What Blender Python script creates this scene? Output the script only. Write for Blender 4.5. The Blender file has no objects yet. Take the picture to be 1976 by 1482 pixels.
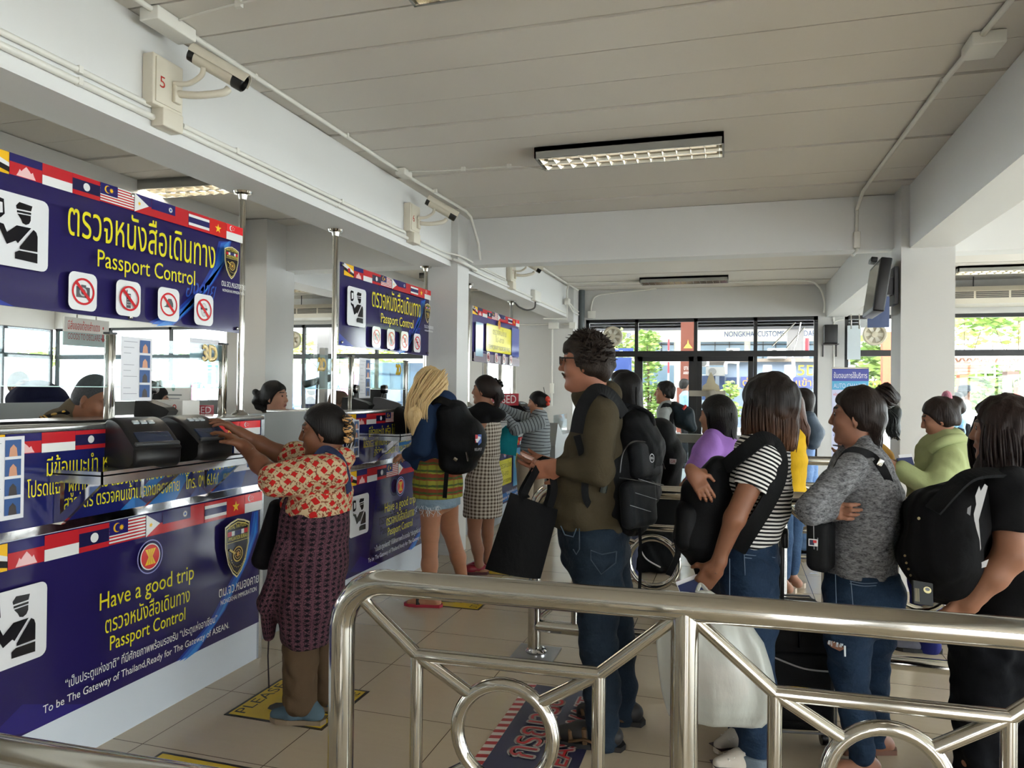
import bpy, bmesh, math, random, os
import numpy as np
from mathutils import Vector, Matrix
from mathutils.geometry import delaunay_2d_cdt
SC = bpy.context.scene
COL = SC.collection
random.seed(7)
# ---------------------------------------------------------------- camera, world, sun, exposure
IW, IH, FPX, EYE = 1976, 1482, 1435.0, 1.55
CR = np.array([[0.9578607294, -0.0082019351, 0.2871159196],
               [0.2870252895, -0.0106800108, -0.9578634665],
               [0.0109227371, 0.9999093287, -0.0078758001]])
cam_data = bpy.data.cameras.new('camera')
cam_data.sensor_fit = 'HORIZONTAL'; cam_data.sensor_width = 36.0
cam_data.lens = FPX / IW * 36.0
cam_data.clip_start = 0.05; cam_data.clip_end = 400
cam = bpy.data.objects.new('camera', cam_data); COL.objects.link(cam)
cam.matrix_world = Matrix(((*CR[0], 0), (*CR[1], 0), (*CR[2], EYE), (0, 0, 0, 1)))
SC.camera = cam
SC.view_settings.view_transform = 'Standard'; SC.view_settings.look = 'None'
SC.view_settings.gamma = 1.0; SC.view_settings.use_curve_mapping = False
SC.view_settings.exposure = 1.12
wd = bpy.data.worlds.new('sky'); SC.world = wd; wd.use_nodes = True
bg = wd.node_tree.nodes['Background']
bg.inputs[0].default_value = (0.985, 0.985, 1.0, 1); bg.inputs[1].default_value = 6.0
sun_d = bpy.data.lights.new('sun', 'SUN'); sun_d.energy = 16.0; sun_d.angle = 0.02; sun_d.color = (1, .97, .93)
sun = bpy.data.objects.new('sun', sun_d); COL.objects.link(sun)
sun.rotation_euler = (math.radians(-30), math.radians(-8), 0)   # high, from beyond the far wall

# ---------------------------------------------------------------- picture measurements -> places in the hall
def P(px, py, x=None, y=None, z=None, d=None):
    r = CR @ np.array([(px - 988) / FPX, -(py - 741) / FPX, -1.0])
    o = np.array([0, 0, EYE])
    t = d if d is not None else (x / r[0] if x is not None else (y / r[1] if y is not None else (z - EYE) / r[2]))
    return o + r * t

# ---------------------------------------------------------------- materials
def lin(c):
    out = []
    for v in c[:3]:
        v /= 255.0
        out.append(v / 12.92 if v <= 0.04045 else ((v + 0.055) / 1.055) ** 2.4)
    return (*out, 1.0)
MATS = {}
class NT:
    """small wrapper for building node trees"""
    def __init__(s, name):
        s.m = bpy.data.materials.new(name); s.m.use_nodes = True
        s.t = s.m.node_tree; s.b = s.t.nodes['Principled BSDF']
    def n(s, kind, **kw):
        nd = s.t.nodes.new(kind)
        for k, v in kw.items():
            if k.startswith('i_'):
                key = k[2:]; key = int(key) if key.isdigit() else key.replace('_', ' ')
                nd.inputs[key].default_value = v
            else: setattr(nd, k, v)
        return nd
    def l(s, a, ao, b, bi): s.t.links.new(a.outputs[ao], b.inputs[bi])
    def math(s, op, a, b=None):
        nd = s.n('ShaderNodeMath', operation=op)
        for i, v in enumerate((a, b)):
            if v is None: continue
            if isinstance(v, (int, float)): nd.inputs[i].default_value = v
            else: s.t.links.new(v, nd.inputs[i])
        return nd.outputs[0]
    def mix(s, fac, a, b):
        nd = s.n('ShaderNodeMix', data_type='RGBA')
        for i, v in ((0, fac), (6, a), (7, b)):
            if isinstance(v, (tuple, list)): nd.inputs[i].default_value = v
            elif isinstance(v, (int, float)): nd.inputs[i].default_value = v
            else: s.t.links.new(v, nd.inputs[i])
        return nd.outputs[2]
    def coord(s, attr=None):
        if attr:
            nd = s.n('ShaderNodeAttribute', attribute_name=attr); return nd.outputs['Vector']
        return s.n('ShaderNodeTexCoord').outputs['Object']
    def scale(s, vec, sc):
        nd = s.n('ShaderNodeMapping'); nd.inputs['Scale'].default_value = sc
        s.t.links.new(vec, nd.inputs[0]); return nd.outputs[0]
    def noise(s, vec, scale, detail=3, out=0):
        nd = s.n('ShaderNodeTexNoise'); nd.inputs['Scale'].default_value = scale; nd.inputs['Detail'].default_value = detail
        if vec is not None: s.t.links.new(vec, nd.inputs['Vector'])
        return nd.outputs[out]
    def sep(s, vec):
        nd = s.n('ShaderNodeSeparateXYZ'); s.t.links.new(vec, nd.inputs[0]); return nd.outputs
    def bump(s, h, strength=.3, dist=.01):
        nd = s.n('ShaderNodeBump'); nd.inputs['Strength'].default_value = strength; nd.inputs['Distance'].default_value = dist
        s.t.links.new(h, nd.inputs['Height']); s.t.links.new(nd.outputs[0], s.b.inputs['Normal'])
    def col(s, c):
        if isinstance(c, tuple): s.b.inputs['Base Color'].default_value = c
        else: s.t.links.new(c, s.b.inputs['Base Color'])
    def pr(s, rough=.6, metal=0, spec=.5, coat=0):
        s.b.inputs['Roughness'].default_value = rough; s.b.inputs['Metallic'].default_value = metal
        s.b.inputs['Specular IOR Level'].default_value = spec
        if coat: s.b.inputs['Coat Weight'].default_value = coat; s.b.inputs['Coat Roughness'].default_value = .08

def mat(name, c, rough=.6, metal=0, var=0, vs=6, bump=0, bs=120, stretch=(1, 1, 1), spec=.5, emit=0):
    """plain procedural surface: base colour, mottled by var at scale vs, grain bump"""
    if name in MATS: return MATS[name]
    t = NT(name); base = lin(c); t.pr(rough, metal, spec)
    if var:
        v = t.noise(t.scale(t.coord(), stretch), vs, 4)
        t.col(t.mix(v, tuple(x * (1 - var) for x in base[:3]) + (1,), tuple(min(1, x * (1 + var)) for x in base[:3]) + (1,)))
    else: t.col(base)
    if bump: t.bump(t.noise(t.scale(t.coord(), stretch), bs, 3), bump, .004)
    if emit:
        t.b.inputs['Emission Color'].default_value = base; t.b.inputs['Emission Strength'].default_value = emit
    MATS[name] = t.m
    return t.m
def glass_mat(name, tint=(245, 250, 250), refl=.05):
    if name in MATS: return MATS[name]
    m = bpy.data.materials.new(name); m.use_nodes = True; nt = m.node_tree; nt.nodes.clear()
    o = nt.nodes.new('ShaderNodeOutputMaterial'); mx = nt.nodes.new('ShaderNodeMixShader'); lw = nt.nodes.new('ShaderNodeLayerWeight')
    tr = nt.nodes.new('ShaderNodeBsdfTransparent'); gl = nt.nodes.new('ShaderNodeBsdfGlossy'); pw = nt.nodes.new('ShaderNodeMath'); ma = nt.nodes.new('ShaderNodeMath')
    lw.inputs[0].default_value = .5; pw.operation = 'POWER'; pw.inputs[1].default_value = 5; ma.operation = 'MULTIPLY_ADD'; ma.inputs[1].default_value = .7; ma.inputs[2].default_value = refl
    tr.inputs[0].default_value = lin(tint); gl.inputs['Roughness'].default_value = .02
    for a, b, c, d in ((lw, 1, pw, 0), (pw, 0, ma, 0), (ma, 0, mx, 0), (tr, 0, mx, 1), (gl, 0, mx, 2), (mx, 0, o, 0)): nt.links.new(a.outputs[b], c.inputs[d])
    MATS[name] = m; return m

# ---------------------------------------------------------------- objects
ORG = {}
def finish(o, parent=None, label=None, cat=None, group=None, kind=None):
    COL.objects.link(o)
    if parent is not None: o.parent = parent
    if label: o['label'] = label
    if cat: o['category'] = cat
    if group: o['group'] = group
    if kind: o['kind'] = kind
    return o
def thing(name, label, cat, loc=(0, 0, 0), group=None):
    o = bpy.data.objects.new(name, None); o.empty_display_size = .1
    o.location = loc; ORG[o.name] = np.array(loc, float)
    return finish(o, None, label, cat, group)
def link_mesh(name, me, mats, parent=None, label=None, cat=None, group=None, kind=None, base=None):
    o = bpy.data.objects.new(name, me)
    for m in mats: me.materials.append(m)
    po = ORG[parent.name] if parent is not None else np.zeros(3)
    if base is not None and parent is None:
        o.location = base; po = np.array(base, float); ORG[o.name] = po
    else: ORG[o.name] = po
    if np.any(po):
        n = len(me.vertices); co = np.empty(n * 3, np.float32); me.vertices.foreach_get('co', co)
        co = (co.reshape(-1, 3) - po).astype(np.float32); me.vertices.foreach_set('co', co.ravel())
    return finish(o, parent, label, cat, group, kind)
def dup(root, delta, label=None, group=None, yaw=None):
    def cp(o, par):
        c = o.copy(); COL.objects.link(c); ORG[c.name] = ORG[o.name]
        if par is not None: c.parent = par
        for ch in [x for x in bpy.data.objects if x.parent == o and x is not c]: cp(ch, c)
        return c
    r = cp(root, None); r.location = Vector(root.location) + Vector(delta)
    ORG[r.name] = np.array(r.location)
    if yaw is not None: r.rotation_euler[2] = yaw
    if label: r['label'] = label
    if group: r['group'] = group
    return r

def unit(v): v = np.asarray(v, float); return v / (np.linalg.norm(v) + 1e-12)
def frame(d, up=(0, 0, 1)):
    d = unit(d); up = np.asarray(up, float)
    if abs(np.dot(d, unit(up))) > .98: up = np.array([1, 0, 0.])
    a = unit(np.cross(up, d)); return a, np.cross(d, a), d

class MB:
    """mesh builder: collects solids, then links them as one mesh object"""
    def __init__(s): s.v = []; s.f = []; s.mi = []; s.sm = []
    def add(s, vs, fs, mi=0, smooth=False):
        o = len(s.v); s.v += [tuple(map(float, v)) for v in vs]
        for f in fs: s.f.append([i + o for i in f]); s.mi.append(mi); s.sm.append(smooth)
        return s
    def box(s, lo, hi, mi=0):
        a, b = np.minimum(lo, hi), np.maximum(lo, hi)
        vs = [(x, y, z) for x in (a[0], b[0]) for y in (a[1], b[1]) for z in (a[2], b[2])]
        return s.add(vs, [(0, 1, 3, 2), (4, 6, 7, 5), (0, 4, 5, 1), (2, 3, 7, 6), (0, 2, 6, 4), (1, 5, 7, 3)], mi)
    def obox(s, c, size, R=None, mi=0, bev=0):
        R = np.eye(3) if R is None else np.asarray(R)      # rows: the box's axes
        h = np.asarray(size) / 2
        if bev <= 0:
            vs = [np.asarray(c) + (np.array((i, j, k)) * h) @ R for i in (-1, 1) for j in (-1, 1) for k in (-1, 1)]
            return s.add(vs, [(0, 1, 3, 2), (4, 6, 7, 5), (0, 4, 5, 1), (2, 3, 7, 6), (0, 2, 6, 4), (1, 5, 7, 3)], mi)
        b = min(bev, min(h) * .95)
        bm = bmesh.new(); bmesh.ops.create_cube(bm, size=2)
        for v in bm.verts: v.co = Vector((v.co.x * h[0], v.co.y * h[1], v.co.z * h[2]))
        bmesh.ops.bevel(bm, geom=bm.edges[:], offset=b, segments=3, profile=.5, affect='EDGES')
        bm.verts.index_update()
        vs = [np.asarray(c) + np.array(v.co) @ R for v in bm.verts]
        s.add(vs, [[v.index for v in f.verts] for f in bm.faces], mi, True); bm.free(); return s
    def rings(s, rings, mi=0, closed=False, caps=True, smooth=True):
        n = len(rings[0]); vs = [p for r in rings for p in r]; fs = []
        m = len(rings)
        for i in range(m if closed else m - 1):
            a, b = i * n, ((i + 1) % m) * n
            for j in range(n): fs.append((a + j, a + (j + 1) % n, b + (j + 1) % n, b + j))
        s.add(vs, fs, mi, smooth)
        if caps and not closed:
            s.add(rings[0], [list(range(n))[::-1]], mi); s.add(rings[-1], [list(range(n))], mi)
        return s
    def tube(s, path, r, n=14, mi=0, closed=False, caps=True, flat=1.0, up=(0, 0, 1)):
        path = [np.asarray(p, float) for p in path]; m = len(path); out = []; pa = None
        for i, p in enumerate(path):
            if closed: d = path[(i + 1) % m] - path[i - 1]
            else: d = path[min(i + 1, m - 1)] - path[max(i - 1, 0)]
            d = unit(d)
            if pa is None: a, b, _ = frame(d, up)
            else:
                a = pa - d * np.dot(pa, d); a = unit(a); b = np.cross(d, a)
            pa = a
            rr = r[i] if isinstance(r, (list, tuple, np.ndarray)) else r
            out.append([p + rr * (math.cos(t) * a + flat * math.sin(t) * b) for t in np.linspace(0, 2 * math.pi, n, endpoint=False)])
        return s.rings(out, mi, closed, caps)
    def cyl(s, a, b, r, n=16, mi=0): return s.tube([a, b], r, n, mi)
    def lathe(s, c, axis, prof, n=24, mi=0):
        a, b, d = frame(axis); c = np.asarray(c, float)
        return s.rings([[c + h * d + r * (math.cos(t) * a + math.sin(t) * b) for t in np.linspace(0, 2 * math.pi, n, endpoint=False)] for r, h in prof], mi)
    def prism(s, pts, O, U, V, N, th, mi=0):
        """outline pts (u,v) in the frame O,U,V extruded by th along N"""
        O, U, V, N = (np.asarray(x, float) for x in (O, U, V, N)); n = len(pts)
        a = [O + p[0] * U + p[1] * V for p in pts]; b = [x + N * th for x in a]
        return s.add(a + b, [list(range(n))[::-1], list(range(n, 2 * n))] + [(i, (i + 1) % n, n + (i + 1) % n, n + i) for i in range(n)], mi)
    def build(s, name, mats, parent=None, **kw):
        me = bpy.data.meshes.new(name); me.from_pydata(s.v, [], s.f)
        me.polygons.foreach_set('material_index', s.mi); me.polygons.foreach_set('use_smooth', s.sm); me.update()
        if any(s.sm):
            try: me.set_sharp_from_angle(angle=math.radians(42))
            except Exception: pass
        return link_mesh(name, me, mats if isinstance(mats, (list, tuple)) else [mats], parent, **kw)
def bez(pts, n=8, closed=False):
    """Catmull-Rom through pts"""
    p = [np.asarray(x, float) for x in pts]; out = []; m = len(p)
    for i in range(m if closed else m - 1):
        if closed: a, b, c, d = p[i - 1], p[i], p[(i + 1) % m], p[(i + 2) % m]
        else: a, b, c, d = p[max(i - 1, 0)], p[i], p[i + 1], p[min(i + 2, m - 1)]
        for k in range(n):
            t = k / n
            out.append(.5 * ((2 * b) + (c - a) * t + (2 * a - 5 * b + 4 * c - d) * t * t + (3 * b - a - 3 * c + d) * t ** 3))
    if not closed: out.append(p[-1])
    return out

# ---------------------------------------------------------------- lettering
TCACHE = {}
def text2d(body, bold=0.0):
    """outline of a line of lettering at size 1 -> verts, triangles, width (non-zero winding fill)"""
    key = (body, bold)
    if key in TCACHE: return TCACHE[key]
    cu = bpy.data.curves.new('lettering', 'FONT'); cu.body = body; cu.size = 1; cu.offset = bold
    cu.dimensions = '2D'; cu.fill_mode = 'NONE'; cu.resolution_u = 3
    o = bpy.data.objects.new('lettering', cu); me = bpy.data.meshes.new_from_object(o)
    co = [(v.co.x, v.co.y) for v in me.vertices]; nxt = {}
    for e in me.edges: nxt.setdefault(e.vertices[0], []).append(e.vertices[1]); nxt.setdefault(e.vertices[1], []).append(e.vertices[0])
    loops = []; seen = set()
    for st in range(len(co)):
        if st in seen or st not in nxt: continue
        lp = [st]; seen.add(st); cur = st; prev = None
        cand = [w for w in nxt[st] if w == st + 1] or nxt[st]
        w = cand[0]
        while w not in seen:
            lp.append(w); seen.add(w); prev, cur = cur, w
            opts = [k for k in nxt[cur] if k != prev]
            if not opts: break
            w = opts[0]
        if len(lp) > 2: loops.append(lp)
    bpy.data.objects.remove(o); bpy.data.curves.remove(cu); bpy.data.meshes.remove(me)
    glyphs = []                          # group loops whose boxes overlap, to keep each fill small
    for lp in loops:
        a = np.array([co[i] for i in lp]); glyphs.append([a.min(0), a.max(0), [a]])
    glyphs.sort(key=lambda g: g[0][0]); merged = []
    for g in glyphs:
        for m in merged[-4:]:
            if np.all(g[0] < m[1] + .002) and np.all(g[1] > m[0] - .002):
                m[0] = np.minimum(m[0], g[0]); m[1] = np.maximum(m[1], g[1]); m[2] += g[2]; break
        else: merged.append(g)
    V = []; T = []
    for lo, hi, lps in merged:
        pts = []; ed = []
        for a in lps:
            k = len(pts); n = len(a); pts += [Vector(p) for p in a]; ed += [(k + i, k + (i + 1) % n) for i in range(n)]
        r = delaunay_2d_cdt(pts, ed, [], 1, 1e-6)
        vv = np.array([tuple(p) for p in r[0]]); base = len(V); V += [tuple(p) for p in vv]
        for f in r[2]:
            c = vv[list(f)].mean(0); w = 0
            for a in lps:
                b = np.roll(a, -1, 0)
                up = (a[:, 1] <= c[1]) & (b[:, 1] > c[1]); dn = (a[:, 1] > c[1]) & (b[:, 1] <= c[1])
                cr = (b[:, 0] - a[:, 0]) * (c[1] - a[:, 1]) - (c[0] - a[:, 0]) * (b[:, 1] - a[:, 1])
                w += int((up & (cr > 0)).sum()) - int((dn & (cr < 0)).sum())
            if w: T.append([i + base for i in f])
    A = np.array(V) if V else np.zeros((1, 2))
    TCACHE[key] = (A, T, A[:, 0].min(), A[:, 0].max(), A[:, 1].min(), A[:, 1].max())
    return TCACHE[key]

class Print:
    """a printed board: layers of flat ink, each a hair in front of the last"""
    def __init__(s, O, U, V, N=None, step=.0005, rough=.12):
        s.O, s.U, s.V = (np.asarray(x, float) for x in (O, U, V)); s.N = np.cross(s.U, s.V) if N is None else np.asarray(N, float)
        s.mb = MB(); s.cols = []; s.k = 0; s.step = step; s.rough = rough
    def ci(s, c):
        if c not in s.cols: s.cols.append(c)
        return s.cols.index(c)
    def w(s, u, v): return s.O + s.U * u + s.V * v + s.N * (s.step * s.k)
    def poly(s, pts, c, lift=True):
        if lift: s.k += 1
        s.mb.add([s.w(*p) for p in pts], [list(range(len(pts)))], s.ci(c)); return s
    def tri(s, V, T, c):
        s.k += 1; s.mb.add([s.w(*p) for p in V], T, s.ci(c)); return s
    def rect(s, u0, v0, u1, v1, c, lift=True): return s.poly([(u0, v0), (u1, v0), (u1, v1), (u0, v1)], c, lift)
    def rrect(s, u0, v0, u1, v1, r, c):
        pts = []
        for cx, cy, a in ((u1 - r, v0 + r, -90), (u1 - r, v1 - r, 0), (u0 + r, v1 - r, 90), (u0 + r, v0 + r, 180)):
            pts += [(cx + r * math.cos(math.radians(a + t)), cy + r * math.sin(math.radians(a + t))) for t in (0, 22, 45, 68, 90)]
        return s.poly(pts, c)
    def ell(s, u, v, a, b, c, n=28): return s.poly([(u + a * math.cos(t), v + b * math.sin(t)) for t in np.linspace(0, 2 * math.pi, n, endpoint=False)], c)
    def ring(s, u, v, ro, ri, c, n=32):
        s.k += 1; t = np.linspace(0, 2 * math.pi, n, endpoint=False)
        V = [s.w(u + ro * math.cos(a), v + ro * math.sin(a)) for a in t] + [s.w(u + ri * math.cos(a), v + ri * math.sin(a)) for a in t]
        s.mb.add(V, [(i, (i + 1) % n, n + (i + 1) % n, n + i) for i in range(n)], s.ci(c)); return s
    def star(s, u, v, r, c, n=5, ri=.4, rot=90):
        return s.poly([(u + r * (1 if i % 2 == 0 else ri) * math.cos(math.radians(rot + i * 180 / n)), v + r * (1 if i % 2 == 0 else ri) * math.sin(math.radians(rot + i * 180 / n))) for i in range(2 * n)], c)
    def outlined(s, body, u0, v, u1, c, edge, r, bold=0.0, h=None):
        s.k += 1
        for k in range(10): s.text(body, u0 + r * math.cos(k * .628), v + r * math.sin(k * .628), u1 + r * math.cos(k * .628), edge, bold, h, 0, k % 2 == 0)
        return s.text(body, u0, v, u1, c, bold, h)
    def text(s, body, u0, v, u1, c, bold=0.0, h=None, shear=0, lift=True):
        """lettering with baseline v, fitted between u0 and u1 (h: size; default keeps its proportions)"""
        A, T, x0, x1, y0, y1 = text2d(body, bold)
        sx = (u1 - u0) / (x1 - x0); sy = h if h else sx
        B = np.stack([u0 + (A[:, 0] - x0) * sx + shear * A[:, 1] * sy, v + A[:, 1] * sy], 1)
        if lift: s.k += 1
        s.mb.add([s.w(*p) for p in B], T, s.ci(c)); return s
    def build(s, name, parent=None, **kw):
        ms = []
        for c in s.cols:
            nm = 'print_%02x%02x%02x_%d' % (*c, int(s.rough * 100)); ms.append(mat(nm, c, s.rough))
        return s.mb.build(name, ms, parent, **kw)
# ================================================================ the hall
WALL = mat('wall_paint', (203, 202, 199), .75, var=.05, vs=1.3, bump=.15, bs=40)
BEAM = mat('beam_paint', (216, 216, 214), .6, var=.04, vs=1.0, bump=.12, bs=25)
CEIL = mat('ceiling_paint', (216, 211, 203), .8, var=.05, vs=1.1, bump=.1, bs=30)
CONC = mat('ceiling_gap', (84, 76, 66), .9)
STEEL = mat('polished_steel', (188, 185, 178), .1, 1.0)
CHROME = mat('chrome', (215, 215, 218), .07, 1.0, bump=.05, bs=14)
BLACKF = mat('black_frame', (24, 24, 25), .35)
WHITEP = mat('white_plastic', (222, 220, 212), .4)
CREAMP = mat('cream_plastic', (214, 207, 190), .45)
BLACKP = mat('black_plastic', (17, 17, 19), .38, bump=.06, bs=300)
GREYL = mat('grey_laminate', (128, 130, 129), .35)
WHITEL = mat('white_laminate', (206, 213, 222), .22)
GLASS = glass_mat('clear_glass')
def structure(mb, name, m, **kw): return mb.build(name, m, kind='structure', **kw)

def tile_material():
    t = NT('floor_tiles'); v = t.coord(); x, y, z = t.sep(v)
    def grid(c, off, per):
        q = t.math('DIVIDE', t.math('SUBTRACT', c, off), per); f = t.math('FRACT', q)
        return t.math('MULTIPLY', t.math('MINIMUM', f, t.math('SUBTRACT', 1.0, f)), per), t.math('FLOOR', q)
    gx, ix = grid(x, -2.444, .607); gy, iy = grid(y, 2.642, .592)
    g = t.math('LESS_THAN', t.math('MINIMUM', gx, gy), .0022)
    cid = t.n('ShaderNodeCombineXYZ'); t.t.links.new(ix, cid.inputs[0]); t.t.links.new(iy, cid.inputs[1])
    wn = t.n('ShaderNodeTexWhiteNoise', noise_dimensions='3D'); t.l(cid, 0, wn, 0)
    big = t.noise(v, 1.7, 5); c1 = t.mix(big, lin((188, 173, 148)), lin((206, 192, 168)))
    streak = t.noise(t.scale(v, (2, 14, 1)), 2.5, 4)
    c2 = t.mix(t.math('MULTIPLY', streak, .35), c1, lin((214, 202, 180)))
    tone = t.mix(t.math('MULTIPLY', wn.outputs[0], .3), c2, lin((174, 160, 137)))
    t.col(t.mix(g, tone, lin((88, 72, 58)))); t.pr(.18)
    rr = t.math('ADD', t.math('MULTIPLY', t.noise(v, 6, 4), .14), .1); t.t.links.new(rr, t.b.inputs['Roughness'])
    t.bump(t.math('SUBTRACT', 1.0, g), .25, .002)
    return t.m
structure(MB().box((-13.8, -5, -.15), (7.2, 12.4, 0)), 'floor', tile_material())

# ceiling of precast planks with open joints
pl = MB()
ys = [-5, -4.65, -4.3, -3.95, -3.6, -3.25, -2.9, -2.55, -2.2, -1.85, -1.5, -1.15, -.8, -.45, -.1, .25, .6, .95, 1.3, 1.65, 2.0, 2.32, 2.62, 2.94, 3.247, 3.57, 3.95, 4.31, 4.66, 5.01, 5.32, 5.66, 6.0, 6.35, 6.7]
ys += [6.7 + .35 * k for k in range(1, 17)]
for i in range(len(ys) - 1):
    g = (.020, .008, .030, .010, .014)[i % 5]
    pl.box((-13.8, ys[i] + g / 2, 3.2 + .004 * ((i * 7) % 3)), (7.2, ys[i + 1] - g / 2, 3.222))
structure(pl, 'ceiling', CEIL)
structure(MB().box((-14.2, -5.4, 3.222), (7.6, 12.9, 3.42)), 'roof_slab', CONC)

# beams
def beam(x0, x1, y0, y1, z0, z1=3.2): structure(MB().box((x0, y0, z0), (x1, y1, z1)), 'beam', BEAM)
beam(-2.87, -2.56, -5, 6.5, 2.70); beam(-2.87, -2.56, 6.8, 11.6, 2.71)
beam(-2.49, 1.25, 6.78, 6.98, 2.755); beam(1.31, 1.62, -5, 6.5, 2.70); beam(1.31, 1.60, 6.98, 12.1, 2.70)
beam(1.63, 7.2, 6.72, 6.95, 2.70); beam(-13.6, -2.8, 6.6, 6.85, 2.74); beam(-4.95, -4.6, 6.85, 12.1, 2.70)
beam(-4.95, -4.6, -5, 6.2, 2.74)
def column(x0, x1, y0, y1): structure(MB().box((x0, y0, 0), (x1, y1, 3.2)), 'column', WALL)
column(-2.80, -2.49, 6.5, 6.8); column(1.25, 1.63, 6.5, 6.88); column(-4.85, -4.4, 6.27, 6.75); column(-2.83, -2.47, 11.6, 12.1)
column(1.2, 1.58, -2.5, -2.1)
structure(MB().box((-2.53, 6.49, 0), (-2.485, 6.5, .09)).box((-2.82, 6.485, 0), (-2.48, 6.5, .1)), 'baseboard_column', BEAM)
structure(MB().box((-13.8, -5, 3.2), (-13.6, -5.2, 3.4)), 'trim_1', BEAM)

# walls: the far wall has window openings, so it is built of the pieces around them
structure(MB().box((-13.8, 12.1, 2.72), (7.2, 12.3, 3.2)).box((1.2, 12.1, 0), (1.57, 12.3, 2.72)).box((-2.5, 12.1, 0), (-2.37, 12.3, 2.72))
          .box((-4.95, 12.1, 0), (-4.4, 12.3, 2.72)).box((-13.8, 12.1, 0), (-4.95, 12.3, .95)), 'wall_far', WALL)
structure(MB().box((-4.4, 11.75, 0), (-4.05, 11.9, 3.2)).box((-4.05, 11.75, 2.2), (-3.45, 11.9, 3.2)).box((-3.45, 11.75, 0), (-2.83, 11.9, 3.2))
          .box((-4.05, 11.75, 0), (-3.45, 11.9, 1.1)), 'wall_booth', WALL)
structure(MB().box((-13.8, -5, 0), (-13.6, 12.3, .95)).box((-13.8, -5, 2.7), (-13.6, 12.3, 3.2)), 'wall_left', WALL)
structure(MB().box((-13.8, -5.2, 0), (1.0, -5, 3.2)).box((1.0, -5.2, 2.6), (7.2, -5, 3.2)).box((4.2, -5.2, 0), (7.2, -5, 2.6)), 'wall_back', WALL)
structure(MB().box((7.0, -5, 2.7), (7.2, 12.3, 3.2)).box((7.0, -5, 0), (7.2, 12.3, .15)), 'wall_right', WALL)

# windows (frame + panes), each one thing of the setting
def window(name, along, a0, a1, z0, z1, cuts, transom, pos, doors=(), fr=.055, m=BLACKF):
    """along: 0 = runs in x at y=pos, 1 = runs in y at x=pos"""
    def bx(mb, u0, u1, w0, w1, t=.06):
        if along == 0: mb.box((u0, pos - t / 2, w0), (u1, pos + t / 2, w1))
        else: mb.box((pos - t / 2, u0, w0), (pos + t / 2, u1, w1))
    mb = MB()
    bx(mb, a0, a1, z1 - fr, z1); bx(mb, a0, a0 + fr, z0, z1); bx(mb, a1 - fr, a1, z0, z1); bx(mb, a0, a1, z0, z0 + fr)
    if transom: bx(mb, a0, a1, transom - .045, transom + .045, .08)
    for c in cuts: bx(mb, c - fr / 2, c + fr / 2, z0, z1)
    for (d0, d1) in doors:
        top = transom - .045
        bx(mb, d0, d0 + .075, z0, top); bx(mb, d1 - .075, d1, z0, top); bx(mb, d0, d1, top - .075, top); bx(mb, d0, d1, z0, z0 + .1)
    o = structure(mb, name, m)
    g = MB(); bx(g, a0 + .01, a1 - .01, z0 + .01, z1 - .01, .006)
    g.build('window_glass', GLASS, o)
    return o
window('window_1', 0, -2.37, 1.2, 0.0, 2.72, [-1.537, -.603, .3], 2.155, 12.16, [(-1.51, -.63), (-.575, .27)])
window('window_2', 0, 1.57, 7.0, 0.0, 2.72, [2.33, 4.05, 5.5], 2.155, 12.16)
window('window_3', 0, -13.6, -4.95, .95, 2.72, [-12.2, -10.7, -9.2, -7.7, -6.2], 2.13, 12.16)
window('window_4', 1, -5, 12.1, .95, 2.7, [-2, 1, 4, 6.0, 8.0, 10.0, 11.0], 2.13, -13.66)
window('window_5', 0, -4.03, -3.47, 1.12, 2.18, [-3.75], None, 11.82, m=STEEL)
window('window_6', 1, -5, 12.1, .15, 2.7, [-2.4, .2, 2.8, 5.4, 8, 10.4], 2.155, 7.1)

# dark rainwater pipe in the corner of the far wall
MB().tube([(-2.43, 12.03, 0), (-2.43, 12.03, 3.2)], .055).build('downpipe', mat('dark_pipe', (74, 80, 82), .4), label='dark grey vertical drain pipe in the corner left of the big window', cat='pipe')

# ---------------------------------------------------------------- conduits and junction boxes
def conduit(label, paths, r=.011, clips=(), boxes=(), m=WHITEP):
    t = thing('conduit', label, 'conduit', tuple(paths[0][0]), group=None)
    for p in paths: MB().tube(p, r, 10).build('pipe', m, t)
    for c in clips: MB().obox(c, (.03, .02, .03)).build('clip', m, t)
    for lo, hi in boxes: MB().obox((np.array(lo) + hi) / 2, np.array(hi) - lo, bev=.006).build('junction_box', m, t)
    return t
bx_ = -2.548
conduit('upper cable conduit ending at the box under the nearest security camera', [[(bx_, -1, 2.822), (bx_, 2.74, 2.822)], [(bx_, 2.95, 2.80), (bx_, 5.45, 2.805)]], .013, [(bx_, 1.9, 2.822), (bx_, 2.36, 2.822), (bx_, 3.35, 2.802), (bx_, 4.45, 2.804)])
conduit('lower thicker conduit running the whole length of the left beam', [bez([(bx_, -1, 2.774), (bx_, 2, 2.774), (bx_, 4.5, 2.768), (bx_, 6.3, 2.765), (bx_ + .05, 6.45, 2.75), (-2.44, 6.52, 2.73), (-2.45, 6.9, 2.73), (bx_ + .01, 7.2, 2.75), (bx_, 9.2, 2.76), (bx_, 11.4, 2.76)])], .015, [(bx_, 2.36, 2.774), (bx_, 4.4, 2.768), (bx_, 5.6, 2.766), (bx_, 7.8, 2.755)], [((bx_ - .01, 9.35, 2.72), (bx_ + .05, 9.65, 2.86))])
conduit('thin pair of conduits bending across the middle column top', [bez([(bx_, 5.75, 2.80), (bx_, 6.3, 2.80), (-2.46, 6.47, 2.79), (-2.44, 6.75, 2.78), (bx_ + .03, 7.1, 2.80), (bx_, 8.2, 2.81)]), bez([(bx_, 6.9, 2.83), (bx_, 8.2, 2.835)])], .009)
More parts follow.
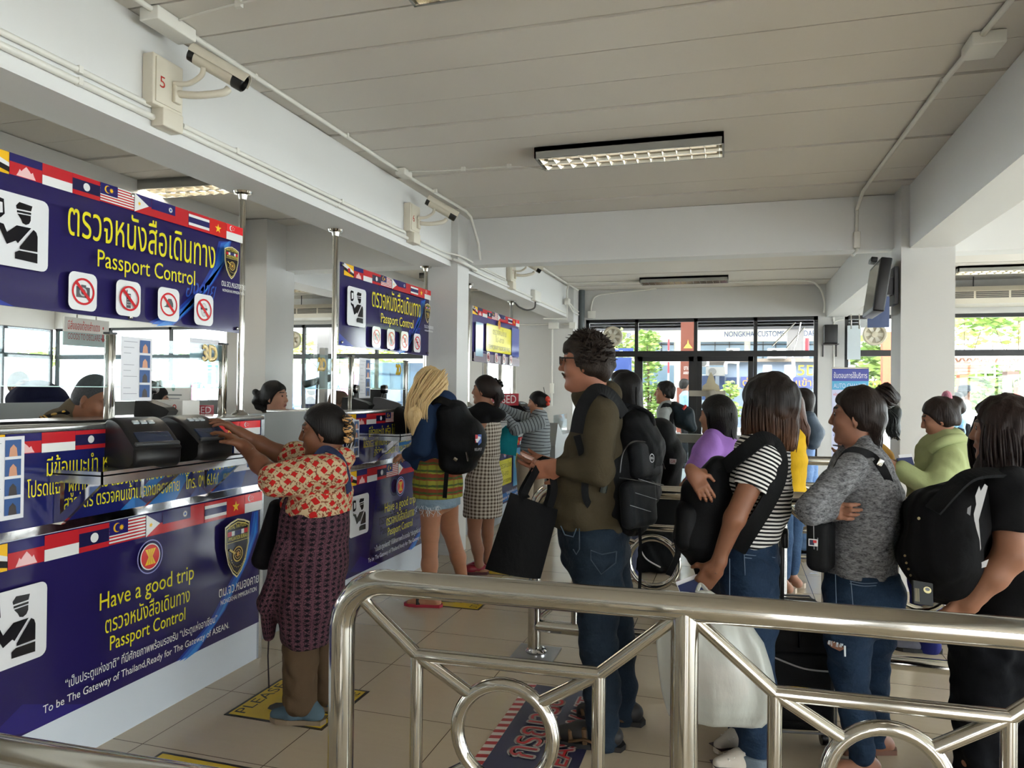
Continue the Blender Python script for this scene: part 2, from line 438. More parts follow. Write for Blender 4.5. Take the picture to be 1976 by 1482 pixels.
conduit('ceiling conduit along the left beam feeding the lamps, with a white box', [[(-2.45, -1, 3.185), (-2.43, 5.1, 3.185), (-2.38, 6.4, 3.185)], [(-2.38, 6.4, 3.185), (-2.36, 6.48, 3.15), (-2.36, 6.7, 2.95), (-2.36, 6.76, 2.8)]], .013,
        [(-2.445, 1.9, 3.19), (-2.44, 3.35, 3.19), (-2.43, 4.3, 3.19), (-2.39, 5.7, 3.19)], [((-2.50, 2.62, 3.14), (-2.40, 2.86, 3.2)), ((-2.45, 5.06, 3.15), (-2.37, 5.2, 3.2))])
conduit('thin cable along the ceiling to the middle ceiling lamp', [bez([(-2.40, 5.13, 3.19), (-2.1, 5.17, 3.185), (-1.6, 5.2, 3.185), (-1.45, 5.21, 3.17), (-1.34, 5.22, 3.15)])], .005, [(-1.95, 5.18, 3.19), (-1.6, 5.2, 3.19)])
conduit('thin cable along the ceiling from the box to the nearest lamp', [bez([(-2.42, 2.75, 3.19), (-2.1, 2.7, 3.19), (-1.28, 2.62, 3.18)])], .005, [(-2.05, 2.7, 3.19)])
conduit('ceiling conduit near the right beam dropping down the cross beam', [[(1.12, -1, 3.185), (1.08, 3.55, 3.185), (1.03, 4.4, 3.185), (.985, 6.2, 3.185), (.97, 6.5, 3.17), (.965, 6.76, 3.09)], [(.965, 6.765, 3.1), (.965, 6.765, 2.74), (.93, 6.74, 2.70)]], .014,
        [(1.03, 4.35, 3.19), (.965, 6.77, 2.95)], [((1.02, 3.82, 3.14), (1.16, 4.0, 3.2)), ((.94, 6.73, 2.76), (.99, 6.78, 2.9))])
conduit('conduit pair across the far bay ceiling joining at the corner', [bez([(-2.48, 7.2, 3.185), (-2.47, 10.9, 3.185), (-2.46, 11.9, 3.185)]), bez([(-2.46, 11.1, 3.185), (-1.5, 11.15, 3.185), (-1.3, 11.15, 3.185)]), bez([(-.1, 11.5, 3.185), (.9, 11.5, 3.18), (1.15, 11.6, 3.1), (1.24, 11.7, 2.9), (1.25, 11.8, 2.74)])], .014)
conduit('looping pipes with white boxes on the far left column', [bez([(-2.46, 11.2, 3.18), (-2.5, 11.25, 3.1), (-2.5, 11.25, 2.95)]), bez([(-2.49, 11.3, 2.93), (-2.47, 11.65, 2.86), (-2.46, 11.95, 2.84)]), bez([(-2.49, 11.3, 2.90), (-2.47, 11.6, 2.80), (-2.46, 11.95, 2.79)]), [(-2.5, 11.27, 2.9), (-2.5, 11.27, 2.66), (-2.86, 11.2, 2.66)], [(-3.4, 11.73, 2.62), (-2.46, 11.58, 2.6)], [(-2.80, 11.57, 2.6), (-2.80, 11.57, 1.3)]], .012, (),
        [((-2.53, 11.2, 2.88), (-2.46, 11.32, 2.97)), ((-2.86, 11.52, 2.53), (-2.70, 11.6, 2.63)), ((-2.83, 11.53, 1.5), (-2.77, 11.6, 1.66)), ((-2.52, 11.52, 2.53), (-2.42, 11.6, 2.63))])
conduit('dark looping cable from the beam box to the third sign pole', [bez([(bx_ + .01, 9.5, 2.74), (bx_, 9.5, 2.64), (-2.62, 9.4, 2.60), (-2.7, 9.3, 2.63), (-2.75, 9.25, 2.69)])], .011, m=mat('dark_cable', (60, 56, 52), .5))
conduit('white cable bending down the far wall above the big window', [bez([(-1.2, 11.9, 3.17), (-1.9, 12.08, 3.15), (-2.2, 12.08, 3.1), (-2.27, 12.08, 2.95), (-2.28, 12.08, 2.86)])], .012, (), [((-2.33, 12.06, 2.74), (-2.2, 12.1, 2.86))])

# ---------------------------------------------------------------- ceiling lamps
LOUV = mat('mirror_louvre', (235, 228, 212), .12, 1.0)
HOUS = mat('lamp_housing', (150, 150, 144), .5)
def lamp(label, c, yaw=0, glow=7):
    t = thing('ceiling_lamp', label, 'ceiling light', (0, 0, 3.2))
    L, W_, H_ = 1.24, .30, .075
    MB().box((-L / 2, -W_ / 2, -.03), (L / 2, W_ / 2, 0)).box((-L / 2, -W_ / 2, -H_), (L / 2, -W_ / 2 + .012, 0)).box((-L / 2, W_ / 2 - .012, -H_), (L / 2, W_ / 2, 0)) \
        .box((-L / 2, -W_ / 2, -H_), (-L / 2 + .012, W_ / 2, 0)).box((L / 2 - .012, -W_ / 2, -H_), (L / 2, W_ / 2, 0)).build('housing', HOUS).parent = t
    lv = MB()
    for k in range(14):
        x = -L / 2 + .03 + k * (L - .06) / 13
        lv.prism([(-.006, 0), (.006, 0), (.001, -.045), (-.001, -.045)], (x, -W_ / 2 + .012, -.032), (1, 0, 0), (0, 0, 1), (0, 1, 0), W_ - .024)
    for y in (-W_ / 2 + .02, 0, W_ / 2 - .02):
        lv.prism([(-.012, 0), (.012, 0), (.002, -.045), (-.002, -.045)], (-L / 2 + .012, y, -.032), (0, 1, 0), (0, 0, 1), (1, 0, 0), L - .024)
    lv.build('louvre', LOUV).parent = t
    for y in (-.07, .07):
        MB().cyl((-L / 2 + .05, y, -.045), (L / 2 - .05, y, -.045), .013, 10).build('tube', mat('lamp_tube_%d' % glow, (255, 250, 240), .5, emit=glow)).parent = t
    t.location = c; t.rotation_euler[2] = yaw
    ORG[t.name] = np.array(c, float)
    return t
lamp('long louvred ceiling lamp in the middle of the hall ceiling', (-.70, 5.02, 3.2), .0, .3)
lamp('ceiling lamp cut off by the top of the frame', (-.66, 2.66, 3.2), .0, .3)
lamp('distant louvred ceiling lamp before the big window', (-.72, 11.0, 3.2), .0, 2)
lamp('brightly lit ceiling lamp behind the nearest hanging sign', (-4.15, 5.0, 3.2), .05, 22)
lamp('ceiling lamp at the far right beyond the right column', (3.35, 10.9, 3.2), 0, 12)
lamp('bright lamp far behind the second hanging sign', (-7.2, 10.6, 3.2), 0, 18)
lamp('lamp seen behind the top of the third sign pole', (-3.7, 9.9, 3.2), 0, 12)

# ---------------------------------------------------------------- security cameras on the left beam
def cctv(label, y, digit):
    x0 = -2.56
    t = thing('security_camera', label, 'security camera', (x0, y, 2.92))
    MB().obox((x0 + .03, y, 2.93), (.06, .19, .23), bev=.006).box((x0 + .06, y - .08, 2.83), (x0 + .066, y + .08, 3.03)).build('mounting_box', CREAMP, t)
    pr = Print((x0 + .067, y - .06, 2.9), (0, 1, 0), (0, 0, 1)); pr.text(digit, 0, .0, .032, (176, 52, 44), .03, h=.075); pr.build('number', t)
    MB().obox((x0 + .035, y + .025, 2.775), (.07, .13, .085), bev=.006).build('junction_box', CREAMP, t)
    b = MB().obox((x0 + .075, y + .04, 2.90), (.02, .045, .085), bev=.006)
    b.tube(bez([(x0 + .07, y + .04, 2.905), (x0 + .16, y + .07, 2.90), (x0 + .25, y + .13, 2.925), (x0 + .27, y + .15, 2.95)]), .017, 10)
    b.tube(bez([(x0 + .07, y + .02, 2.945), (x0 + .13, y + .05, 2.95), (x0 + .19, y + .06, 2.985), (x0 + .2, y + .06, 3.02)]), .012, 10)
    b.build('arm', CREAMP, t)
    d = unit((.72, .35, -.42)); a, bb, _ = frame(d); c = np.array((x0 + .24, y + .10, 3.03))
    MB().tube([c - d * .1, c + d * .09], .037, 20).build('camera_body', CREAMP, t)
    sh = MB(); up = bb if bb[2] > 0 else -bb
    rr = []
    for k, s_ in enumerate((-.13, .15)):
        ring = [c + d * s_ + a * .047 * math.cos(q) + up * (.047 * math.sin(q) + .003) for q in np.linspace(-.1, math.pi + .1, 13)]
        ring += [c + d * s_ + a * .043 * math.cos(q) + up * (.043 * math.sin(q) + .003) for q in np.linspace(math.pi + .1, -.1, 13)]
        rr.append(ring)
    sh.rings(rr).build('sun_shield', CREAMP, t)
    MB().lathe(c + d * .09, d, [(.0, 0), (.037, 0), (.04, .004), (.04, .05), (.034, .055), (.03, .03), (.0, .03)], 20).build('lens_hood', BLACKP, t)
    MB().lathe(c - d * .1, -d, [(.0, 0), (.036, 0), (.034, .03), (.0, .034)], 18).build('rear_cap', BLACKP, t)
    return t
cctv('nearest security camera on the left beam, red number 5 on its box', 2.80, '5')
cctv('middle security camera on the left beam before the column', 5.55, '6')
cctv('farthest security camera on the beam beyond the column', 8.35, '7')

# ---------------------------------------------------------------- exhaust fans, air conditioners, screen, loudspeaker
FANW = mat('fan_cream', (206, 198, 176), .5)
def fan(label, c, ax=(0, -1, 0)):
    t = thing('exhaust_fan', label, 'fan', c); a, b, d = frame(ax); c = np.asarray(c, float)
    MB().lathe(c, ax, [(.15, -.02), (.165, 0), (.165, .05), (.15, .06), (.128, .055), (.122, -.01)], 32).build('ring', FANW, t)
    MB().lathe(c, ax, [(0, -.01), (.045, -.01), (.045, .045), (.0, .05)], 16).build('hub', FANW, t)
    for k in range(6):
        q = k * math.pi / 3; e = math.cos(q) * a + math.sin(q) * b; f = -math.sin(q) * a + math.cos(q) * b
        MB().prism([(.04, -.018), (.118, -.04), (.122, .03), (.04, .018)], c + d * .01, e, unit(f + .35 * d), np.cross(e, unit(f + .35 * d)), .004).build('blade', mat('fan_blade', (232, 228, 214), .5), t)
    return t
fan('round exhaust fan in the big window above the man in glasses', (-1.92, 12.13, 2.44))
fan('round exhaust fan in the window beside the wall screen', (1.98, 12.13, 2.43))
fan('round exhaust fan half hidden by the left hall column', (-7.9, 12.13, 2.44))
def aircon(label, c, L, yaw=0):
    t = thing('air_conditioner', label, 'air conditioner', c); x, y, z = c
    MB().prism([(0, 0), (0, .24), (-.46, .24), (-.60, .16), (-.60, .06), (-.50, 0)], (x - L / 2, y, z), (0, 1, 0), (0, 0, 1), (1, 0, 0), L).build('casing', mat('ac_cream', (205, 199, 184), .45), t)
    g = MB(); n = int(L / .42)
    for k in range(n):
        a = x - L / 2 + .06 + k * (L - .12) / n; b = a + (L - .12) / n - .03
        for j in range(4): g.box((a, y - .612, z + .065 + j * .024), (b, y - .598, z + .08 + j * .024))
    g.build('grille', mat('ac_grille', (70, 66, 60), .6), t)
    for k in (-.3, .3): MB().cyl((x + k * L, y - .3, z + .24), (x + k * L, y - .3, 3.2), .008, 8).build('hanger', BLACKF, t)
    return t
aircon('ceiling air conditioner seen right of the right column', (3.95, 12.05, 2.80), 2.6)
aircon('ceiling air conditioner behind the second hanging sign', (-6.95, 12.0, 2.78), 1.75)
tv = thing('television', 'black flat television hanging on the left side of the right column', 'television', (1.15, 6.62, 2.2))
Rt = np.array([unit((.03, 1, 0)), unit((-1, .03, .0)), unit((.0, 0, 1))]); Rt[1] = unit(np.cross(Rt[2], Rt[0])); 
tilt = Matrix.Rotation(.14, 3, Vector(Rt[0])); Rt = np.array([tuple(tilt @ Vector(r)) for r in Rt])
MB().obox((1.10, 6.64, 2.40), (.62, .085, .42), Rt, bev=.012).build('casing', BLACKP, tv)
MB().obox(np.array((1.10, 6.64, 2.40)) + Rt[1] * .043, (.57, .004, .36), Rt).build('screen', mat('screen_off', (120, 124, 118), .12), tv)
MB().obox((1.2, 6.66, 2.42), (.12, .12, .14)).obox((1.23, 6.66, 2.42), (.03, .2, .3)).build('bracket', BLACKP, tv)
MB().obox(np.array((1.10, 6.64, 2.63)) + Rt[1] * .03, (.16, .05, .04), Rt, bev=.008).build('webcam', BLACKP, tv)
sp = thing('loudspeaker', 'small black loudspeaker on a wall bracket right of the big window', 'speaker', (1.36, 12.0, 2.30))
MB().obox((1.36, 11.98, 2.43), (.19, .15, .28), bev=.012).build('cabinet', BLACKP, sp)
MB().box((1.25, 11.9, 2.275), (1.47, 12.1, 2.285)).box((1.26, 12.08, 2.1), (1.275, 12.1, 2.28)).box((1.445, 12.08, 2.1), (1.46, 12.1, 2.28)).build('bracket', BLACKF, sp)
MB().tube(bez([(1.42, 12.09, .3), (1.42, 12.09, 2.5), (1.42, 12.08, 2.62), (1.55, 12.09, 2.66)]), .01, 8).build('cable', WHITEP, sp)
pp = thing('hanging_sheets', 'white plastic sheet hanging from a bracket beside the loudspeaker', 'sheet', (1.68, 11.9, 2.66))
MB().box((1.58, 11.9, 2.05), (1.76, 11.904, 2.55)).build('sheet', mat('pale_sheet', (196, 208, 214), .4), pp)
MB().tube([(1.63, 11.9, 2.5), (1.63, 11.9, 2.72)], .008, 8).tube([(1.74, 11.9, 2.5), (1.74, 11.9, 2.72)], .008, 8).build('hook', STEEL, pp)
bs_ = thing('hanging_notice', 'dark blue notice board hanging beyond the wall screen', 'sign', (1.2, 9.2, 2.6))
_o = P(1674, 632, y=8.2); MB().box((_o[0], 8.2, _o[2]), (_o[0] + .2, 8.22, _o[2] + .38)).build('board', mat('slate_blue', (86, 100, 140), .4), bs_)
MB().tube([(_o[0] + .1, 8.21, _o[2] + .38), (_o[0] + .1, 8.21, 3.2)], .006, 8).build('rod', STEEL, bs_)
# ================================================================ passport counters, hanging signs
NAVY, DNAVY, YEL, RED, WHT, BLK = (38, 31, 84), (16, 20, 52), (226, 214, 44), (190, 40, 48), (228, 228, 226), (22, 21, 26)
ORA, LBL, MBL, TEAL = (240, 186, 40), (58, 138, 214), (36, 80, 170), (24, 96, 132)
def flags(pr, u, top, h):
    """row of ten flags: u = the eleven left/right borders"""
    b = top - h; nb = (38, 34, 98)
    pr.rect(u[0], b, u[1], top, ORA)                                           # yellow flag with slanting bands
    w = u[1] - u[0]
    pr.poly([(u[0], b + h * .72), (u[0], top), (u[0] + w * .1, top), (u[1], b + h * .52), (u[1], b + h * .34)], WHT)
    pr.poly([(u[0], b + h * .44), (u[0], b + h * .70), (u[1], b + h * .34), (u[1], b + h * .1)], BLK)
    pr.ell(u[0] + w * .5, b + h * .5, w * .13, h * .2, RED)
    pr.rect(u[1], b, u[2], top, nb); pr.rect(u[1], b + h * .02, u[2], b + h * .62, RED)
    w = u[2] - u[1]; c = u[1] + w * .5
    pr.poly([(c - w * .3, b + h * .05), (c + w * .3, b + h * .05), (c + w * .24, b + h * .22), (c + w * .2, b + h * .38), (c + w * .15, b + h * .3), (c + w * .1, b + h * .4), (c, b + h * .56), (c - w * .1, b + h * .4), (c - w * .15, b + h * .3), (c - w * .2, b + h * .38), (c - w * .24, b + h * .22)], (236, 190, 190))
    pr.rect(u[2], b + h * .45, u[3], top * 1, RED); pr.rect(u[2], b, u[3], b + h * .45, WHT)
    pr.rect(u[3], b, u[4], top, RED); pr.rect(u[3], b + h * .22, u[4], b + h * .78, (34, 32, 70)); pr.ell((u[3] + u[4]) / 2, b + h * .5, h * .2, h * .2, WHT)
    for k in range(7): pr.rect(u[4], b + h * (.02 + k * .14), u[5], b + h * (.09 + k * .14), RED if k != 6 else RED, k == 0)
    for k in range(7): pr.rect(u[4], b + h * (.09 + k * .14), u[5], b + h * (.16 + k * .14), WHT, k == 0)
    cu = u[4] + (u[5] - u[4]) * .5; pr.rect(u[4], b + h * .42, cu, top, nb)
    m = (u[4] + cu) / 2; pr.ell(m - h * .1, b + h * .72, h * .2, h * .2, ORA); pr.ell(m - h * .05, b + h * .72, h * .165, h * .17, nb); pr.star(m + h * .13, b + h * .7, h * .14, ORA, 9, .5)
    ph = u[6] - u[5]                                                           # triangle flag, then the sun-on-blue flag
    pr.rect(u[5], b + h * .5, u[6] + ph * .5, top, nb); pr.rect(u[5], b, u[6] + ph * 1.2, b + h * .5, RED)
    pr.poly([(u[5], b), (u[5] + ph * .85, b + h * .5), (u[5], top)], WHT); pr.star(u[5] + ph * .28, b + h * .5, h * .13, ORA, 8, .45)
    pr.rect(u[6], b, u[8], top, RED); pr.rect(u[6], b + h * .42, u[7], top, nb); pr.star(u[7] - h * .38, b + h * .68, h * .17, WHT, 12, .6); pr.ell(u[7] - h * .38, b + h * .68, h * .07, h * .07, MBL)
    pr.rect(u[8], b, u[9], top, RED)
    pr.rect(u[8], b + h * .17, u[9], b + h * .83, WHT); pr.rect(u[8], b + h * .33, u[9], b + h * .67, (40, 40, 96))
    pr.rect(u[9], b, u[10], top, (206, 44, 40)); pr.star((u[9] + u[10]) / 2, b + h * .48, h * .3, (250, 208, 60))
    pr.rect(u[10], b, u[11], b + h * .5, WHT); pr.rect(u[10], b + h * .5, u[11], top, (232, 48, 54))
    e = u[10] + (u[11] - u[10]) * .28; pr.ell(e, b + h * .75, h * .17, h * .17, WHT); pr.ell(e + h * .07, b + h * .75, h * .15, h * .15, (232, 48, 54))
    for k in range(5):
        a = math.radians(90 + 72 * k); pr.star(e + h * .16 + h * .1 * math.cos(a), b + h * .75 + h * .1 * math.sin(a), h * .04, WHT)
def picto(pr, u0, v0, w, h):
    """officer checking a document, black on a white rounded square"""
    pr.rrect(u0, v0, u0 + w, v0 + h, min(w, h) * .1, (222, 222, 224))
    def q(pts, c=BLK): pr.poly([(u0 + a * w, v0 + b * h) for a, b in pts], c)
    q([(.50, .80), (.49, .84), (.54, .90), (.74, .885), (.72, .81)])
    q([(.505, .78), (.72, .79), (.72, .76), (.505, .75)], BLK)
    q([(.51, .735), (.715, .745), (.715, .68), (.69, .63), (.64, .605), (.59, .62), (.565, .67)])
    q([(.17, .63), (.15, .86), (.19, .90), (.31, .885), (.325, .69), (.27, .63)]); q([(.21, .68), (.205, .84), (.29, .835), (.295, .7)], (222, 222, 224))
    q([(.19, .60), (.22, .56), (.31, .55), (.36, .45), (.50, .57), (.72, .575), (.52, .33), (.49, .36), (.36, .29), (.25, .49), (.17, .54)])
    q([(.755, .56), (.80, .53), (.82, .47), (.82, .26), (.55, .255), (.55, .29)])
    q([(.54, .235), (.82, .235), (.82, .10), (.48, .115), (.48, .2)])
def shield(pr, cu, top, w, h):
    b = top - h
    def o(k): return [(cu + a * w / 2 * k, b + h * (.52 + (v - .52) * k)) for a, v in ((-1, .90), (-.55, .96), (0, 1.0), (.55, .96), (1, .90), (.98, .55), (.72, .27), (.35, .09), (0, 0), (-.35, .09), (-.72, .27), (-.98, .55))]
    pr.poly(o(1.03), (232, 222, 170)); pr.poly(o(.97), (24, 22, 30)); pr.poly(o(.92), (212, 196, 110)); pr.poly(o(.88), (26, 24, 34))
    pr.text('ROYAL THAI POLICE', cu - w * .36, b + h * .855, cu + w * .36, (224, 206, 90), .01, h=h * .1)
    pr.rect(cu - w * .42, b + h * .735, cu + w * .42, b + h * .815, RED); pr.rect(cu - w * .26, b + h * .735, cu + w * .26, b + h * .815, WHT); pr.rect(cu - w * .14, b + h * .735, cu + w * .14, b + h * .815, (36, 34, 90))
    pr.text('IMMIGRATION BUREAU', cu - w * .40, b + h * .655, cu + w * .40, (224, 206, 90), .01, h=h * .1)
    pr.rect(cu - w * .44, b + h * .62, cu + w * .44, b + h * .632, (212, 196, 110))
    pr.ring(cu, b + h * .40, w * .21, w * .17, (196, 166, 84)); pr.ring(cu, b + h * .40, w * .13, w * .11, (196, 166, 84)); pr.star(cu, b + h * .40, w * .1, (196, 150, 70), 6, .5)
    pr.poly([(cu - w * .38, b + h * .5), (cu - w * .33, b + h * .53), (cu - w * .1, b + h * .43), (cu - w * .14, b + h * .41)], (206, 180, 90))
    for k in range(11):
        a = math.radians(200 + k * 14); pr.ell(cu + w * .30 * math.cos(a), b + h * .40 + h * .22 * math.sin(a), w * .02, h * .014, (206, 186, 110), 6)
def asean(pr, u, v, r):
    pr.ring(u, v, r, r * .93, (150, 150, 210)); pr.ring(u, v, r * .78, r * .70, WHT); pr.ell(u, v, r * .71, r * .71, (206, 44, 40))
    pr.poly([(u - r * .42, v + r * .46), (u + r * .42, v + r * .46), (u + r * .16, v), (u + r * .42, v - r * .46), (u - r * .42, v - r * .46), (u - r * .16, v)], (238, 190, 50))
    for k in (-.2, 0, .2): pr.poly([(u + r * (k - .02), v + r * .44), (u + r * (k + .02), v + r * .44), (u + r * (k * .3 + .012), v), (u + r * (k + .02), v - r * .44), (u + r * (k - .02), v - r * .44), (u + r * (k * .3 - .012), v)], (206, 120, 40))
def swoosh(pr, pts):
    for k, c in ((0, (40, 62, 150)), (.03, (52, 104, 190)), (.075, (64, 134, 210))):
        pr.poly([(a + k * .6, b - k * .2) for a, b in pts[0]] + [(a - k * .25, b) for a, b in reversed(pts[1])], c)
def nosign(pr, u, v, s, kind):
    """white rounded square with a red no-ring over a small grey thing"""
    pr.rrect(u - s / 2, v - s * .56, u + s / 2, v + s * .56, s * .2, (226, 226, 226)); g = (84, 84, 88)
    def r(a, b, c, d, col=g): pr.rect(u + a * s, v + b * s, u + c * s, v + d * s, col)
    if kind == 0:
        r(-.24, -.18, .24, .14); r(-.08, .14, .1, .2); pr.ell(u + .0, v - .01 * s, .13 * s, .13 * s, (190, 190, 192)); pr.ell(u, v - .01 * s, .08 * s, .08 * s, g)
    elif kind == 1:
        r(-.09, -.30, .09, .16); r(-.09, .16, -.05, .27); r(-.06, .02, .06, .12, (190, 190, 192))
        for a in (-.05, 0, .05):
            for b in (-.22, -.14, -.06): r(a - .018, b, a + .018, b + .045, (190, 190, 192))
    elif kind == 2:
        pr.poly([(u - .24 * s, v - .1 * s), (u - .12 * s, v - .04 * s), (u - .1 * s, v + .1 * s), (u - .02 * s, v + .2 * s), (u + .12 * s, v + .2 * s), (u + .2 * s, v + .06 * s), (u + .21 * s, v - .08 * s), (u, v - .1 * s)], g)
    else:
        pr.ell(u, v, .16 * s, .25 * s, (176, 176, 178)); pr.ell(u, v, .14 * s, .22 * s, (206, 206, 206)); r(-.17, .0, .17, .075); pr.ell(u, v - .1 * s, .03 * s, .02 * s, g, 8)
    pr.ring(u, v, s * .40, s * .335, (198, 40, 46))
    a = s * .36 * .707; d = s * .035
    pr.poly([(u - a - d, v + a - d), (u - a + d, v + a + d), (u + a + d, v - a + d), (u + a - d, v - a - d)], (198, 40, 46))

def hanging_sign(label, y0, y1, special=False):
    W_, z0, H_ = y1 - y0, 1.862, .612; x = -2.77; s = W_ / 1.645
    t = thing('hanging_sign', label, 'sign', (x, (y0 + y1) / 2, z0), 'hanging passport control signs')
    MB().box((x - .012, y0, z0), (x - .001, y1, z0 + H_)).build('back_board', mat('sign_back', (206, 206, 206), .4), t)
    pr = Print((x, y0, z0), (0, 1, 0), (0, 0, 1), rough=.09)
    pr.rect(0, 0, W_, H_, NAVY if not special else (72, 62, 120))
    q = lambda y: (y - 2.045) * s
    if not special:
        pr.poly([(q(2.045), 0), (q(2.28), 0), (q(2.19), .03), (q(2.045), .09)], (40, 56, 150))
        pts = ([(q(2.99), 0), (q(3.20), .10), (q(3.36), .23), (q(3.46), .37), (q(3.50), .50)], [(q(3.16), 0), (q(3.32), .12), (q(3.46), .26), (q(3.57), .40), (q(3.61), .52)])
        swoosh(pr, pts)
        pr.text('องคาย', q(3.24), .16, q(3.46), (52, 84, 176), .02, h=.15, shear=.3)
    fl = [q(v) for v in (2.10, 2.245, 2.39, 2.536, 2.682, 2.879, 2.985, 3.147, 3.243, 3.403, 3.543, 3.687)]
    if special: fl = [(v - fl[0]) / (W_ - fl[0]) * W_ for v in fl]
    flags(pr, fl, H_ - .002, .088)
    if not special:
        picto(pr, q(2.118), .155, .29 * s, .292)
        pr.text('ตรวจหนังสือเดินทาง', q(2.498), .335, q(3.44), YEL, .012, h=.21)
        pr.text('Passport Control', q(2.655), .222, q(3.283), YEL, 0, h=.112)
        for k, y in enumerate((2.579, 2.831, 3.082, 3.338)): nosign(pr, q(y), .098, .148, k)
        shield(pr, q(3.556), .475, .118 * s, .178)
        pr.text('ตม.จว.หนองคาย', q(3.458), .245, q(3.665), WHT, .01, h=.05)
        pr.text('NONGKHAI IMMIGRATION', q(3.466), .215, q(3.655), WHT, .015, h=.022)
    else:
        pr.rect(.0, .0, W_, .10, (150, 140, 150)); pr.rect(W_ * .80, .12, W_ * .985, .49, (92, 104, 176)); pr.rect(W_ * .03, .06, W_ * .17, .44, (168, 196, 214)); pr.ell(W_ * .1, .28, .06, .09, (120, 170, 190))
        pr.rrect(W_ * .23, .135, W_ * .78, .455, .03, (232, 220, 50)); pr.ell(W_ * .5, .475, .05, .055, (232, 150, 60)); pr.star(W_ * .5, .475, .03, (206, 100, 40), 6)
        pr.text('ตรวจคนไทย', W_ * .36, .345, W_ * .66, (150, 140, 40), 0, h=.10); pr.text('ไป-ลาว', W_ * .42, .26, W_ * .60, (150, 140, 40), 0, h=.09)
        pr.text('TEMPORARY BORDER PASS', W_ * .27, .165, W_ * .75, (120, 112, 50), 0, h=.075)
        for k in range(4): nosign(pr, W_ * (.27 + .16 * k), .065, .11, k)
    pr.build('printed_face', t)
    for (yy, zz) in ((y0 + .03, z0 + .025), (y1 - .03, z0 + .025), ((y0 + y1) / 2, z0 + .015), (y0 + .03, z0 + H_ - .02), (y1 - .03, z0 + H_ - .02), ((y0 + y1) / 2, z0 + H_ - .015)):
        MB().lathe((x + .008, yy, zz), (1, 0, 0), [(0, -.003), (.011, -.003), (.009, .008), (0, .01)], 12).build('bolt', STEEL, t)
    return t
hanging_sign('nearest blue hanging sign with large yellow Thai lettering and four prohibition icons', 2.045, 3.69)
hanging_sign('second blue hanging sign with glare, between two poles before the column', 4.83, 6.484)
hanging_sign('third hanging sign with a yellow panel, beyond the column', 7.70, 9.50, True)

def pole(label, y, x=-2.79):
    t = thing('sign_pole', label, 'pole', (x, y, 1.385), 'steel poles between counter top and beam')
    MB().cyl((x, y, 1.385), (x, y, 2.70), .019, 20).build('tube', STEEL, t)
    MB().lathe((x, y, 2.70), (0, 0, -1), [(0, 0), (.055, 0), (.05, .012), (.03, .018), (.024, .045), (.0, .045)], 24).build('top_flange', STEEL, t)
    MB().lathe((x, y, 1.385), (0, 0, 1), [(0, 0), (.05, 0), (.045, .01), (.028, .018), (.022, .03), (.0, .03)], 24).build('base_flange', STEEL, t)
    return t
for y, lb in ((3.735, 'steel pole at the far end of the nearest hanging sign'), (4.80, 'steel pole left of the second hanging sign'), (6.455, 'steel pole at the right end of the second hanging sign'), (7.63, 'steel pole left of the third hanging sign'), (9.25, 'steel pole right of the third hanging sign')): pole(lb, y)

